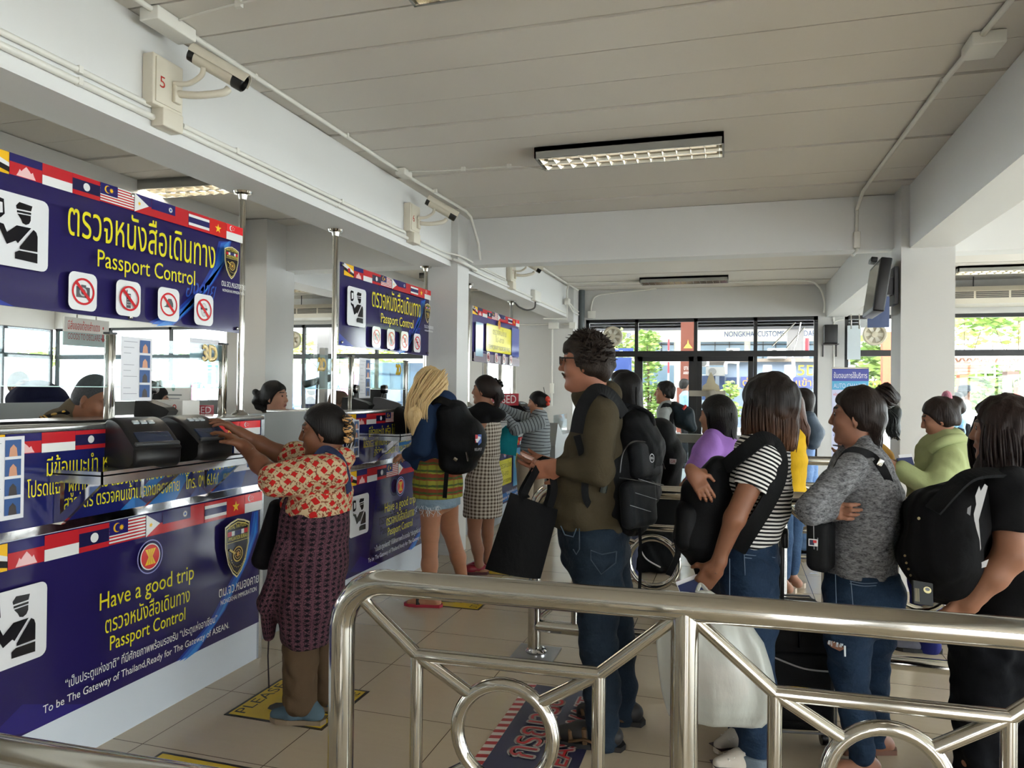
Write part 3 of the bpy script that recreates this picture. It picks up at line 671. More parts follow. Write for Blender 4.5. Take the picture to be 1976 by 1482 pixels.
def counter(label, y0, y1, off, third=False):
    """white and blue passport counter; the print is laid out in the coordinates of the nearest one and shifted by off"""
    xf = -2.6
    t = thing('passport_counter', label, 'counter', (xf, (y0 + y1) / 2, 0), 'passport control counters')
    MB().box((xf - .6, y0 + .01, 0), (xf - .004, y1 - .03, 1.365)).build('cabinet', WHITEL, t)
    MB().obox((xf - .31, (y0 + y1) / 2, 1.375), (.64, y1 - y0, .025), bev=.006).build('counter_top', mat('steel_top', (188, 188, 186), .22, .9), t)
    MB().box((xf - .012, y0, .965), (xf + .012, y1 - .03, 1.0)).build('ledge', CHROME, t)
    MB().box((xf - .03, y1 - .03, 0), (xf + .008, y1, 1.39)).box((xf - .6, y1 - .03, 0), (xf - .03, y1 - .005, 1.36)).build('end_strip', mat('brushed_steel', (200, 202, 204), .2, .9), t)
    s = y1 - y0
    pr = Print((xf, y0, .207), (0, 1, 0), (0, 0, 1), rough=.1); W_ = y1 - y0 - .03; H_ = .752
    q = lambda y: y + off - y0
    pr.rect(0, 0, W_, H_, NAVY)
    if not third:
        pr.poly([(q(2.05), .04), (q(2.25), .0), (q(2.5), .0), (q(2.2), .12)], (42, 36, 108))
        swoosh(pr, ([(q(3.02), 0), (q(3.25), .12), (q(3.45), .33), (q(3.57), .52), (q(3.60), .64)], [(q(3.17), .0), (q(3.38), .15), (q(3.56), .36), (q(3.655), .52), (q(3.658), .64)]))
        flags(pr, [q(v) for v in (1.975, 2.126, 2.279, 2.439, 2.592, 2.799, 2.90, 3.088, 3.189, 3.359, 3.510, 3.665)], H_ - .003, .102)
        picto(pr, q(1.992), .287, .287, .29)
        asean(pr, q(2.811), .557, .078)
        pr.text('Have a good trip', q(2.526), .388, q(3.098), YEL, 0, h=.105)
        pr.text('ตรวจหนังสือเดินทาง', q(2.556), .282, q(3.07), YEL, .008, h=.10)
        pr.text('Passport Control', q(2.582), .202, q(3.04), YEL, 0, h=.088)
        pr.text('“เป็นประตูแห่งชาติ” ที่มีศักยภาพพร้อมรองรับ “ประตูแห่งอาเซียน”', q(2.36), .122, q(3.275), WHT, .014, h=.052)
        pr.text('To be The Gateway of Thailand,Ready for The Gateway of ASEAN.', q(2.26), .062, q(3.37), WHT, .016, h=.046)
        shield(pr, q(3.43), .628, .20, .31)
        pr.text('ตม.จว.หนองคาย', q(3.27), .248, q(3.605), WHT, .006, h=.075)
        pr.text('NONGKHAI IMMIGRATION', q(3.284), .205, q(3.585), WHT, .02, h=.036)
    else:
        W0 = W_; pr.rect(0, .02, W0, .12, (40, 110, 190)); asean(pr, W0 * .58, .60, .06)
        pr.rrect(W0 * .42, .22, W0 * .74, .52, .02, (236, 226, 60)); pr.text('ตรวจคนไทย', W0 * .47, .42, W0 * .72, (110, 110, 40), 0, h=.09); pr.text('ไป-ลาว', W0 * .5, .33, W0 * .66, (110, 110, 40), 0, h=.08)
        pr.text('TEMPORARY BORDER PASS', W0 * .44, .245, W0 * .73, (110, 110, 40), 0, h=.06)
        pr.rrect(W0 * .78, .16, W0 * .97, .62, .02, (96, 170, 214)); pr.ell(W0 * .875, .46, .07, .1, (220, 200, 90)); pr.ell(W0 * .875, .46, .05, .075, (110, 150, 80))
        pr.text('“ประตูแห่งอาเซียน”', W0 * .6, .10, W0 * .95, WHT, .012, h=.05); pr.text('Ready for The Gateway of ASEAN.', W0 * .5, .05, W0 * .98, WHT, .012, h=.045)
        flags(pr, [W0 * k / 11 for k in range(12)], H_ - .003, .09)
    pr.build('printed_front', t)
    pr = Print((xf, y0, 1.0), (0, 1, 0), (0, 0, 1), rough=.1); H_ = .365
    pr.rect(0, 0, W_, H_, (30, 34, 92))
    pr.poly([(q(2.66), 0), (q(3.0), 0), (q(3.1), .12), (q(3.12), .2), (q(2.9), .16)], (34, 110, 178)); pr.poly([(q(3.1), 0), (q(3.5), 0), (q(3.64), .3), (q(3.5), .34), (q(3.3), .18)], (26, 62, 132))
    flags(pr, [q(v) for v in (1.96, 2.11, 2.26, 2.414, 2.568, 2.75, 2.85, 3.02, 3.12, 3.29, 3.46, 3.64)] if not third else [W_ * k / 11 for k in range(12)], H_ - .003, .078)
    if not third:
        pr.text('มีข้อแนะนำ หรือ ไม่พอใจบริการ', q(2.27), .192, q(2.98), YEL, .006, h=.095)
        pr.text('โปรดแจ้ง ผู้กำกับการ ตรวจคนเข้าเมืองหนองคาย โทร. 09-6164-', q(2.186), .118, q(3.34), YEL, .006, h=.085)
        pr.text('สารวัตร ตรวจคนเข้าเมืองหนองคาย   โทร. 09-6164-', q(2.35), .045, q(3.3), YEL, .006, h=.085)
    pr.build('printed_fascia', t)
    # steel shelf for the fingerprint scanners, on slanting brackets
    a0, a1 = 2.30 + off, 3.20 + off; a1 = min(a1, y1 - .2)
    sh = MB().box((xf + .004, a0, 1.196), (xf + .262, a1, 1.202)).box((xf + .256, a0, 1.165), (xf + .262, a1, 1.215)).box((xf + .004, a0, 1.165), (xf + .262, a0 + .006, 1.215)).box((xf + .004, a1 - .006, 1.165), (xf + .262, a1, 1.215))
    so = sh.build('scanner_shelf', mat('brushed_steel', (200, 202, 204), .2, .9), t)
    for yy in (a0 + .03, (a0 + a1) / 2, a1 - .03):
        MB().prism([(0, 0), (.035, 0), (.25, .185), (.25, .20), (.215, .20), (.03, .04), (.03, .2), (0, .2)], (xf + .004, yy - .009, .995), (1, 0, 0), (0, 0, 1), (0, 1, 0), .018).build('bracket', CHROME, so)
    return t
counter('nearest blue passport counter with Have a good trip lettering', 1.60, 3.695, 0)
counter('second passport counter behind the woman in the checked blouse', 4.62, 6.372, 2.677)
counter('third passport counter with yellow border pass panel', 7.45, 9.14, 5.35, True)

# ---------------------------------------------------------------- fingerprint scanners
FPB = mat('scanner_black', (11, 11, 13), .42, bump=.05, bs=400)
def scanner(label, c, yaw, s=1.0):
    t = thing('fingerprint_scanner', label, 'fingerprint scanner', c, 'fingerprint scanners')
    w = .205 * s
    prof = [(-.14, 0), (.13, 0), (.165, .075), (.16, .095), (.05, .175), (-.02, .205), (-.075, .207), (-.125, .175), (-.145, .08)]
    prof = [tuple(np.array(p) * s) for p in prof]
    pts = bez([(a, b, 0) for a, b in prof], 3, True)
    rings = []
    for k, sc in ((-.5, .9), (-.47, .97), (-.42, 1.0), (.42, 1.0), (.47, .97), (.5, .9)):
        rings.append([np.array((p[0] * sc, k * w, (p[1] - .1 * s) * sc + .1 * s)) for p in pts])
    MB().rings(rings).build('casing', FPB).parent = t
    d = unit((.11, 0, -.08)); n = np.array((.08, 0, .11)) / np.hypot(.08, .11); yv = np.array((0, 1., 0))
    R = np.array((d, yv, np.cross(d, yv)))
    MB().obox(np.array((.118, .0, .128)) * s, (.07 * s, .15 * s, .012), R, bev=.003).build('finger_plate', mat('scan_glass', (34, 44, 66), .08)).parent = t
    MB().obox(np.array((.15, .0, .104)) * s, (.018 * s, .19 * s, .016), R, bev=.004).build('front_lip', mat('scanner_trim', (58, 60, 62), .3)).parent = t
    for k in (-1, 0, 1): MB().obox(np.array((.025, k * .033, .190)) * s, (.024 * s, .026 * s, .008), np.array((unit((.06, 0, -.03)), yv, unit((.03, 0, .06)))), bev=.002).build('indicator_window', mat('indicator', (176, 186, 190), .2)).parent = t
    t.rotation_euler[2] = yaw; ORG[t.name] = np.array(c, float)
    return t
scanner('left fingerprint scanner on the nearest counter shelf', (-2.47, 2.63, 1.203), -.35)
scanner('right fingerprint scanner touched by the woman in the checked blouse', (-2.47, 2.95, 1.203), -.12)
scanner('black fingerprint scanner on the second counter shelf beside the blonde girl', (-2.45, 5.45, 1.203), -.3)
scanner('fingerprint scanner used by the woman in the striped jumper', (-2.45, 8.55, 1.203), -.35)

# ---------------------------------------------------------------- glass screens on posts, notices, counter-top things
def screen(label, y0, y1, posts, sign=None, x=-2.87):
    t = thing('glass_screen', label, 'glass screen', (x, (y0 + y1) / 2, 1.388))
    MB().box((x - .004, y0, 1.545), (x + .004, y1, 1.79)).build('pane', glass_mat('screen_glass', (226, 238, 240), .06), t)
    MB().box((x - .005, y0, 1.541), (x + .005, y1, 1.545)).build('glass_edge', mat('glass_edge', (190, 220, 214), .1), t)
    for y in posts: MB().obox((x, y, 1.595), (.035, .045, .42), bev=.008).obox((x, y, 1.80), (.038, .048, .01), mi=1).build('post', [STEEL, BLACKF], t)
    for b, u0, u1, z, h in sign or ():
        pr = Print((x + .005, u0, z), (0, 1, 0), (0, 0, 1)); pr.outlined(b, .008, .008, u1 - u0 - .008, (216, 176, 36), (216, 176, 36), .008, 0, h); pr.build('lettering', t)
    return t
screen('glass screen with yellow 3D on posts on the nearest counter', 1.7, 3.70, (2.86, 3.68), [('3D', 3.495, 3.625, 1.69, .12)])
screen('glass screen with yellow 2D on the second counter', 4.55, 6.3, (5.20, 6.2), [('2D', 5.98, 6.09, 1.67, .12), ('2D', 4.70, 4.82, 1.67, .12)])
PAPER = mat('paper', (222, 222, 226), .6)
def notice(label, O, U, V, w, h, photos=True, lines=True, curl=0, group=None):
    O, U, V = (np.asarray(v, float) for v in (O, U, V)); N = np.cross(U, V)
    t = thing('notice', label, 'notice', tuple(O), group)
    m = MB(); r = []
    for k in range(7):
        q = k / 6; off = N * (curl * math.sin(q * 3.0) * .02)
        r.append([O + U * w * q + off + V * b + N * c for b, c in ((0, 0), (h, 0), (h, .0012), (0, .0012))])
    m.rings(r, smooth=False).build('sheet', PAPER, t)
    pr = Print(O + N * .003, U, V, N, rough=.5)
    if lines:
        for k in range(10):
            b = h * (.92 - k * .09)
            if k % 4 == 3: continue
            pr.rect(w * .07, b, w * (.5 if photos else .85) * (1 - .2 * (k % 3)), b + h * .008, (150, 150, 160), k == 0)
    if photos:
        for k in range(4):
            b = h * (.76 - k * .235); pr.rect(w * .58, b, w * .92, b + h * .2, (52, 86, 140), k == 0)
        for k in range(4):
            b = h * (.76 - k * .235); pr.poly([(w * .66, b), (w * .84, b), (w * .82, b + h * .1), (w * .75, b + h * .145), (w * .68, b + h * .1)], (206, 150, 120) if k < 2 else (66, 60, 60), k == 0)
    if pr.cols: pr.build('print', t)
    return t
notice('fingerprint instruction sheet taped to the glass post above the scanners', (-2.845, 2.90, 1.475), (0, 1, 0), (0, 0, 1), .20, .315)
notice('fingerprint instruction sheet on the counter front at the left edge of the frame', (-2.588, 1.99, 1.045), (0, 1, 0), (0, 0, 1), .19, .31)
notice('instruction sheet on the nearest counter end behind the raised hands', (-2.588, 3.42, 1.09), (0, 1, 0), (0, 0, 1), .19, .27)
notice('instruction sheet on the second counter behind the woman with the hair clip', (-2.588, 4.63, 1.055), (0, 1, 0), (0, 0, 1), .185, .27)
notice('instruction sheet hanging on the glass of the second counter', (-2.845, 5.28, 1.47), (0, 1, 0), (0, 0, 1), .19, .32)
notice('pale notice hung behind the yellow 3D lettering', (-2.886, 3.42, 1.70), (0, 1, 0), (0, 0, 1), .25, .12, photos=False)

MB().box((-2.80, 3.70, 0), (-2.77, 4.62, 1.39)).build('partition', GREYL, label='plain grey panel closing the gap between the first two counters', cat='panel')
MB().box((-2.80, 6.40, 0), (-2.77, 6.48, 1.39)).box((-4.9, 3.9, 0), (-4.86, 6.2, 1.42)).build('partition', GREYL, label='low grey partition behind the counters', cat='partition')
MB().box((-4.9, .2, 0), (-4.86, 3.6, 1.40)).build('partition', mat('grey_laminate_pale', (150, 152, 150), .4), label='low grey partition behind the seated officer', cat='partition')

# far side of the hall: goods sign, closed signs, white cabinet and box
gs = thing('goods_sign', 'white hanging goods to declare sign behind the glass', 'sign', (-6.1, 4.75, 2.0))
gy0, gy1 = P(124, 650, x=-6.1)[1], P(210, 650, x=-6.1)[1]; gz = P(160, 668, x=-6.1)[2]; gs.location = (-6.1, gy0, gz); ORG[gs.name] = np.array((-6.1, gy0, gz))
MB().box((-6.12, gy0, gz), (-6.10, gy1, gz + .27)).build('board', mat('sign_white', (226, 222, 216), .4), gs)
gk = (gy1 - gy0) / .74; pr = Print((-6.098, gy0, gz + .03), (0, gk, 0), (0, 0, 1), (1, 0, 0), rough=.4)
pr.text('มีสิ่งของต้องสำแดง', .05, .125, .58, (206, 70, 64), .02, h=.11); pr.text('GOODS TO DECLARE', .05, .03, .58, (206, 70, 64), .03, h=.085)
pr.poly([(.62, .1), (.65, .1), (.65, .06), (.685, .06), (.635, .02), (.59, .06), (.62, .06)], (206, 60, 56)); pr.rect(.625, .15, .645, .175, (206, 60, 56)); pr.build('lettering', gs)
MB().tube([(-6.11, gy0 + .15, gz + .27), (-6.11, gy0 + .15, 3.2)], .006, 6).tube([(-6.11, gy1 - .15, gz + .27), (-6.11, gy1 - .15, 3.2)], .006, 6).build('hanger', STEEL, gs)
REDS = (168, 24, 44)
def closed(label, c, w, h, yaw=0):
    t = thing('closed_sign', label, 'sign', c, 'red closed signs'); u = np.array((math.cos(yaw), math.sin(yaw), 0)); n = np.array((math.sin(yaw), -math.cos(yaw), 0)); c = np.array(c)
    MB().prism([(0, 0), (w, 0), (w, h), (0, h)], c, u, (0, 0, 1), -n, .012).build('board', mat('closed_red', REDS, .3), t)
    pr = Print(c + n * .001, u, (0, 0, 1), n, rough=.3); pr.text('CLOSED', w * .07, h * .2, w * .93, (232, 214, 214), .03, h=h * .95); pr.build('lettering', t)
closed('red CLOSED sign standing behind the nearest counter scanners', tuple(P(338, 801, d=4.45)), .215, .06, .6)
closed('red CLOSED sign at the third counter beside the scanner', tuple(P(930, 782, d=8.6)), .43, .14, .45)
wb = thing('document_box', 'white card box with red handwriting behind the scanners', 'box', tuple(P(315, 800, d=4.2)))
o = P(320, 799, d=4.2); MB().obox(o + np.array((.03, .05, .035)), (.2, .14, .09), bev=.004).build('carton', mat('card_white', (214, 210, 204), .6), wb)
pr = Print(o + np.array((-.06, -.021, .0)), (1, 0, 0), (0, 0, 1), (0, -1, 0), rough=.5); pr.text('ว่าง 9', .02, .015, .15, (206, 60, 54), .01, h=.06); pr.build('writing', wb)
cb = thing('cabinet_sign', 'white printed board with a green emblem behind the counter', 'sign', tuple(P(310, 790, d=6.5)))
o = P(303, 785, d=6.5); MB().obox(o + np.array((.17, 0, .11)), (.36, .02, .24)).build('board', mat('sign_white', (226, 222, 216), .4), cb)
pr = Print(o + np.array((0, -.012, 0)), (1, 0, 0), (0, 0, 1), (0, -1, 0), rough=.4); pr.ell(.18, .17, .018, .03, (110, 150, 130)); pr.rect(.1, .10, .27, .112, (120, 124, 120)); pr.rect(.12, .07, .25, .08, (150, 150, 150)); pr.build('print', cb)
def reader(label, c, yaw=0, s=1.0):
    t = thing('document_reader', label, 'document reader', c); c = np.array(c); ca, sa = math.cos(yaw), math.sin(yaw)
    R = np.array(((ca, sa, 0), (-sa, ca, 0), (0, 0, 1)))
    m = MB(); prof = [(-.12 * s, 0), (.09 * s, 0), (.11 * s, .03), (.08 * s, .05), (-.06 * s, .09), (-.11 * s, .09)]
    m.prism(prof, c - R[1] * .07 * s, R[0], R[2], R[1], .14 * s); m.build('casing', FPB, t)
    k = MB(); k.tube([c + R[0] * -.04 + R[2] * .09, c + R[0] * -.03 + R[2] * .135], .012, 8); k.build('stalk', BLACKP, t)
    MB().lathe(c + R[0] * -.03 + R[2] * .155 + R[0] * -.03, R[0], [(0, 0), (.03, .003), (.038, .03), (.03, .055), (0, .06)], 20).build('camera_ball', mat('shiny_black', (16, 16, 20), .1), t)
    MB().lathe(c + R[0] * -.03 + R[2] * .155 + R[0] * .01, R[0], [(.030, .0), (.034, .004), (.034, .012), (.028, .02)], 20).build('lens_ring', CHROME, t)
    return t
reader('black document reader with webcam behind the left scanner', tuple(P(303, 803, d=3.95) * (1, 1, 0) + (0, 0, 1.388)), .3, .8)
reader('black document reader with webcam on the second counter', tuple(P(692, 790, d=5.85) * (1, 1, 0) + (0, 0, 1.388)), .2, 1)
reader('second black document reader right of the glass post on the second counter', tuple(P(748, 790, d=6.0) * (1, 1, 0) + (0, 0, 1.388)), .4, 1)
mo = thing('monitor', 'dark monitor back seen behind the second counter', 'monitor', tuple(P(720, 790, d=6.6))); c = P(712, 770, d=6.6)
MB().obox(c, (.34, .03, .2), bev=.01).build('screen_back', BLACKP, mo); MB().obox(c - np.array((0, -.02, .16)), (.05, .03, .2)).build('stand', BLACKP, mo)
# booth frame and things behind the second counter
MB().obox(P(624, 735, d=7.0), (.06, .05, .62)).build('booth_post', mat('post_grey', (170, 170, 166), .4), label='pale grey upright of the booth glass left of the second sign pole', cat='post')
mk = thing('studio_microphone', 'long grey microphone on a stand behind the second counter', 'microphone', tuple(P(610, 760, d=7.4)))
MB().tube([P(588, 742, d=7.4), P(645, 727, d=7.3)], .036, 14).build('body', mat('mic_grey', (84, 84, 82), .7), mk)
MB().tube([P(612, 740, d=7.4), P(610, 800, d=7.4)], .012, 8).build('stand', BLACKP, mk)
MB().tube(bez([(-2.75, 1.9, 1.392), (-2.72, 2.2, 1.398), (-2.70, 2.6, 1.392), (-2.64, 2.75, 1.392), (-2.6, 2.82, 1.36)]), .006, 8).build('black_cable', BLACKP, label='thin black cable lying along the nearest counter top', cat='cable')
# ================================================================ soft bodies: smooth unions of round shapes turned into one surface
CRT, CFW, UP = CR[:, 0].copy(), -CR[:, 2].copy(), np.array([0, 0, 1.0])
CRT[2] = 0; CRT /= np.linalg.norm(CRT); CFW[2] = 0; CFW /= np.linalg.norm(CFW)
def V3(*a): return np.array(a, float)
class Prim:
    def __init__(s, fn, lo, hi, uv=None, mi=0, k=.02, op='u', clip=()):
        s.fn, s.lo, s.hi, s.uv, s.mi, s.k, s.op, s.clip = fn, np.asarray(lo, float), np.asarray(hi, float), uv, mi, k, op, clip
    def ev(s, X, Y, Z):
        d = s.fn(X, Y, Z)
        for pt, n in s.clip: d = np.maximum(d, (X - pt[0]) * n[0] + (Y - pt[1]) * n[1] + (Z - pt[2]) * n[2])
        return d
def onplane(px, py, c, n, off=0):
    """the point of the plane through c (moved off along n) that shows at a picture place"""
    o = V3(0, 0, EYE); r = P(px, py, d=1.0) - o; return o + r * (((np.asarray(c) + np.asarray(n) * off - o) @ n) / (r @ n))
def rc(a, b, ra, rb=None, **kw):
    """round cone from a to b"""
    a, b = np.asarray(a, float), np.asarray(b, float); rb = ra if rb is None else rb
    ba = b - a; L2 = max(float(ba @ ba), 1e-9); m = max(ra, rb)
    def fn(X, Y, Z):
        x, y, z = X - a[0], Y - a[1], Z - a[2]
        t = np.clip((x * ba[0] + y * ba[1] + z * ba[2]) / L2, 0, 1)
        return np.sqrt((x - t * ba[0]) ** 2 + (y - t * ba[1]) ** 2 + (z - t * ba[2]) ** 2) - (ra + (rb - ra) * t)
    A, B, D = frame(ba); L = math.sqrt(L2); v0 = kw.pop('v0', 0.0)
    def uv(p):
        r = p - a; return np.arctan2(r @ B, r @ A) * max(.05, (ra + rb) / 2), r @ D + v0
    return Prim(fn, np.minimum(a - ra, b - rb) , np.maximum(a + ra, b + rb), uv, **kw)
def econe(a, b, ra, rb, u, **kw):
    """elliptic cone from a to b; ra, rb = (radius along u, radius across)"""
    a, b = np.asarray(a, float), np.asarray(b, float); ba = b - a; L = np.linalg.norm(ba); d = ba / L
    u = np.asarray(u, float); u = unit(u - d * (u @ d)); w = np.cross(d, u); m = max(*ra, *rb); v0 = kw.pop('v0', 0.0)
    def fn(X, Y, Z):
        x, y, z = X - a[0], Y - a[1], Z - a[2]
        s_ = x * d[0] + y * d[1] + z * d[2]; t = np.clip(s_ / L, 0, 1)
        ru = ra[0] + (rb[0] - ra[0]) * t; rw = ra[1] + (rb[1] - ra[1]) * t; mn = np.minimum(ru, rw)
        pu, pw, pd = x * u[0] + y * u[1] + z * u[2], x * w[0] + y * w[1] + z * w[2], (s_ - t * L) / (mn * .8)
        k0 = np.sqrt((pu / ru) ** 2 + (pw / rw) ** 2 + pd ** 2)
        k1 = np.sqrt((pu / ru ** 2) ** 2 + (pw / rw ** 2) ** 2 + (pd / mn) ** 2) + 1e-6
        return k0 * (k0 - 1) / k1
    def uv(p):
        r = p - a; return np.arctan2(r @ w, r @ u) * .16, r @ d + v0
    return Prim(fn, np.minimum(a, b) - m, np.maximum(a, b) + m, uv, **kw)
def ell(c, r, R=None, **kw):
    c = np.asarray(c, float); R = np.eye(3) if R is None else np.asarray(R); r = np.asarray(r, float); m = r.max()
    def fn(X, Y, Z):
        x, y, z = X - c[0], Y - c[1], Z - c[2]
        q = [(x * R[i][0] + y * R[i][1] + z * R[i][2]) / r[i] for i in range(3)]
        k0 = np.sqrt(q[0] ** 2 + q[1] ** 2 + q[2] ** 2); k1 = np.sqrt((q[0] / r[0]) ** 2 + (q[1] / r[1]) ** 2 + (q[2] / r[2]) ** 2) + 1e-6
        return k0 * (k0 - 1) / k1
    def uv(p):
        q = (p - c) @ R.T; return np.arctan2(q[:, 1], q[:, 0]) * .16, q[:, 2]
    return Prim(fn, c - m, c + m, uv, **kw)
def rbox(c, half, R, rad=.02, **kw):
    c = np.asarray(c, float); R = np.asarray(R); h = np.maximum(np.asarray(half, float) - rad, 1e-3); m = np.linalg.norm(half)
    def fn(X, Y, Z):
        x, y, z = X - c[0], Y - c[1], Z - c[2]
        q = [np.abs(x * R[i][0] + y * R[i][1] + z * R[i][2]) - h[i] for i in range(3)]
        return np.sqrt(sum(np.maximum(v, 0) ** 2 for v in q)) + np.minimum(np.maximum(q[0], np.maximum(q[1], q[2])), 0) - rad
    def uv(p):
        q = (p - c) @ R.T; return q[:, 0], q[:, 2]
    return Prim(fn, c - m, c + m, uv, **kw)
CE = [(0, 0, 0), (1, 0, 0), (0, 1, 0), (1, 1, 0), (0, 0, 1), (1, 0, 1), (0, 1, 1), (1, 1, 1)]
ED = [(0, 1), (2, 3), (4, 5), (6, 7), (0, 2), (1, 3), (4, 6), (5, 7), (0, 4), (1, 5), (2, 6), (3, 7)]
def wrinkle(seed, amp, freq, n=5, dirs=None):
    rng = np.random.RandomState(seed); W = rng.normal(size=(n, 3)) * freq
    if dirs is not None: W = W * np.asarray(dirs)
    ph = rng.uniform(0, 6.28, n)
    def f(X, Y, Z):
        o = 0
        for i in range(n): o = o + np.sin(X * W[i, 0] + Y * W[i, 1] + Z * W[i, 2] + ph[i] + 1.3 * np.sin(X * W[i, 1] * .6 + Z * W[i, 0] * .6))
        return (amp / n ** .5) * o
    return f
def soft(name, prims, h, mats, parent=None, disp=None, gc=False, extra=None, smooth=0, **kw):
    us = [p for p in prims if p.op == 'u']
    pad = 3 * h; lo = np.min([p.lo for p in us], 0) - pad - .01; hi = np.max([p.hi for p in us], 0) + pad + .01
    n = np.ceil((hi - lo) / h).astype(int) + 1
    ax = [(lo[i] + h * np.arange(n[i])).astype(np.float32) for i in range(3)]
    F = np.full(n, .08, np.float32)
    for p in prims:
        if p.op == 'x': continue
        m = p.k + 2.5 * h
        i0 = np.clip(np.floor((p.lo - m - lo) / h).astype(int), 0, n - 1); i1 = np.clip(np.ceil((p.hi + m - lo) / h).astype(int) + 1, 1, n)
        if np.any(i1 <= i0): continue
        sl = tuple(slice(a, b) for a, b in zip(i0, i1))
        d = p.ev(ax[0][sl[0]][:, None, None], ax[1][sl[1]][None, :, None], ax[2][sl[2]][None, None, :]).astype(np.float32)
        A = F[sl]; k = max(p.k, 1e-4)
        if p.op == 'u': hh = np.maximum(k - np.abs(A - d), 0) / k; F[sl] = np.minimum(A, d) - hh * hh * k * .25
        elif p.op == 's': hh = np.maximum(k - np.abs(A + d), 0) / k; F[sl] = np.maximum(A, -d) + hh * hh * k * .25
    if disp is not None: F = F + disp(ax[0][:, None, None], ax[1][None, :, None], ax[2][None, None, :]).astype(np.float32)
    for p in prims:                                  # 'x': keep only what lies on the inner side of a plane (hems, cuffs)
        if p.op == 'x':
            pt, nn = p.clip[0]
            F = np.maximum(F, ((ax[0][:, None, None] - pt[0]) * nn[0] + (ax[1][None, :, None] - pt[1]) * nn[1] + (ax[2][None, None, :] - pt[2]) * nn[2]).astype(np.float32))
    F[0], F[-1], F[:, 0], F[:, -1], F[:, :, 0], F[:, :, -1] = (.05,) * 6
    I = F < 0; c = np.zeros(n - 1, np.int8)
    for o in CE: c += I[o[0]:n[0] - 1 + o[0], o[1]:n[1] - 1 + o[1], o[2]:n[2] - 1 + o[2]]
    act = np.argwhere((c > 0) & (c < 8)); N = len(act)
    ids = np.full(n - 1, -1, np.int32); ids[act[:, 0], act[:, 1], act[:, 2]] = np.arange(N)
    val = [F[act[:, 0] + o[0], act[:, 1] + o[1], act[:, 2] + o[2]] for o in CE]
    S = np.zeros((N, 3), np.float32); Cn = np.zeros(N, np.float32)
    for a, b in ED:
        va, vb = val[a], val[b]; m = (va < 0) != (vb < 0); t = np.where(m, va / np.where(m, va - vb, 1), 0)[:, None]
        pa, pb = np.array(CE[a], np.float32), np.array(CE[b], np.float32)
        S += np.where(m[:, None], pa + t * (pb - pa), 0); Cn += m
    vert = lo + h * (act + S / np.maximum(Cn, 1)[:, None])
    Q = []
    for axis in range(3):
        e1, e2 = [(1, 2), (2, 0), (0, 1)][axis]
        sa = [slice(None)] * 3; sb = [slice(None)] * 3; sa[axis] = slice(0, -1); sb[axis] = slice(1, None)
        A, B = I[tuple(sa)], I[tuple(sb)]; ix = np.argwhere(A != B)
        ix = ix[(ix[:, e1] > 0) & (ix[:, e2] > 0) & (ix[:, e1] < n[e1] - 1) & (ix[:, e2] < n[e2] - 1)]
        if not len(ix): continue
        q = []
        for d1, d2 in ((-1, -1), (0, -1), (0, 0), (-1, 0)):
            j = ix.copy(); j[:, e1] += d1; j[:, e2] += d2; q.append(ids[j[:, 0], j[:, 1], j[:, 2]])
        q = np.stack(q, 1); fl = ~A[ix[:, 0], ix[:, 1], ix[:, 2]]; q[fl] = q[fl][:, ::-1]; Q.append(q)
    Q = np.concatenate(Q); Q = Q[(Q >= 0).all(1)]
    for _ in range(smooth):
        acc = np.zeros_like(vert); cnt = np.zeros(N)
        for a, b in ((0, 1), (1, 2), (2, 3), (3, 0)):
            np.add.at(acc, Q[:, a], vert[Q[:, b]]); np.add.at(cnt, Q[:, a], 1)
        vert = .5 * vert + .5 * acc / np.maximum(cnt, 1)[:, None]
    nv, nf = len(vert), len(Q); ev, ef = (np.zeros((0, 3)), [])
    if extra is not None and len(extra.v): ev = np.array(extra.v); ef = [[i + nv for i in f] for f in extra.f]
    me = bpy.data.meshes.new(name)
    tot = sum(len(f) for f in ef); me.vertices.add(nv + len(ev)); me.loops.add(nf * 4 + tot); me.polygons.add(nf + len(ef))
    me.vertices.foreach_set('co', np.concatenate([vert, ev]).astype(np.float32).ravel())
    me.loops.foreach_set('vertex_index', np.concatenate([Q.ravel(), np.array([i for f in ef for i in f], int)]).astype(np.int32))
    ls = np.concatenate([np.arange(nf) * 4, nf * 4 + np.cumsum([0] + [len(f) for f in ef])[:-1] if ef else np.zeros(0)]).astype(np.int32)
    me.polygons.foreach_set('loop_start', ls)
    me.polygons.foreach_set('use_smooth', np.ones(nf + len(ef), bool))
    if len(mats) > 1 and nf:
        cen = vert[Q].mean(1); best = np.full(nf, 1e9); mi = np.zeros(nf, np.int32)
        for p in us:
            d = p.ev(cen[:, 0], cen[:, 1], cen[:, 2]) - (.0022 if p.mi else 0); b = d < best; best[b] = d[b]; mi[b] = p.mi
        me.polygons.foreach_set('material_index', np.concatenate([mi, np.array(extra.mi if ef else [], np.int32)]).astype(np.int32))
    me.update(calc_edges=True); me.validate()
    if gc:
        best = np.full(nv, 1e9); g = np.zeros((nv + len(ev), 3), np.float32)
        for p in us:
            if p.uv is None: continue
            d = p.ev(vert[:, 0], vert[:, 1], vert[:, 2]); u, v = p.uv(vert); b = d < best; best[b] = d[b]; g[:nv][b, 0] = u[b]; g[:nv][b, 1] = v[b]
        at = me.attributes.new('cloth', 'FLOAT_VECTOR', 'POINT'); at.data.foreach_set('vector', g.ravel())
    return link_mesh(name, me, mats, parent, **kw)

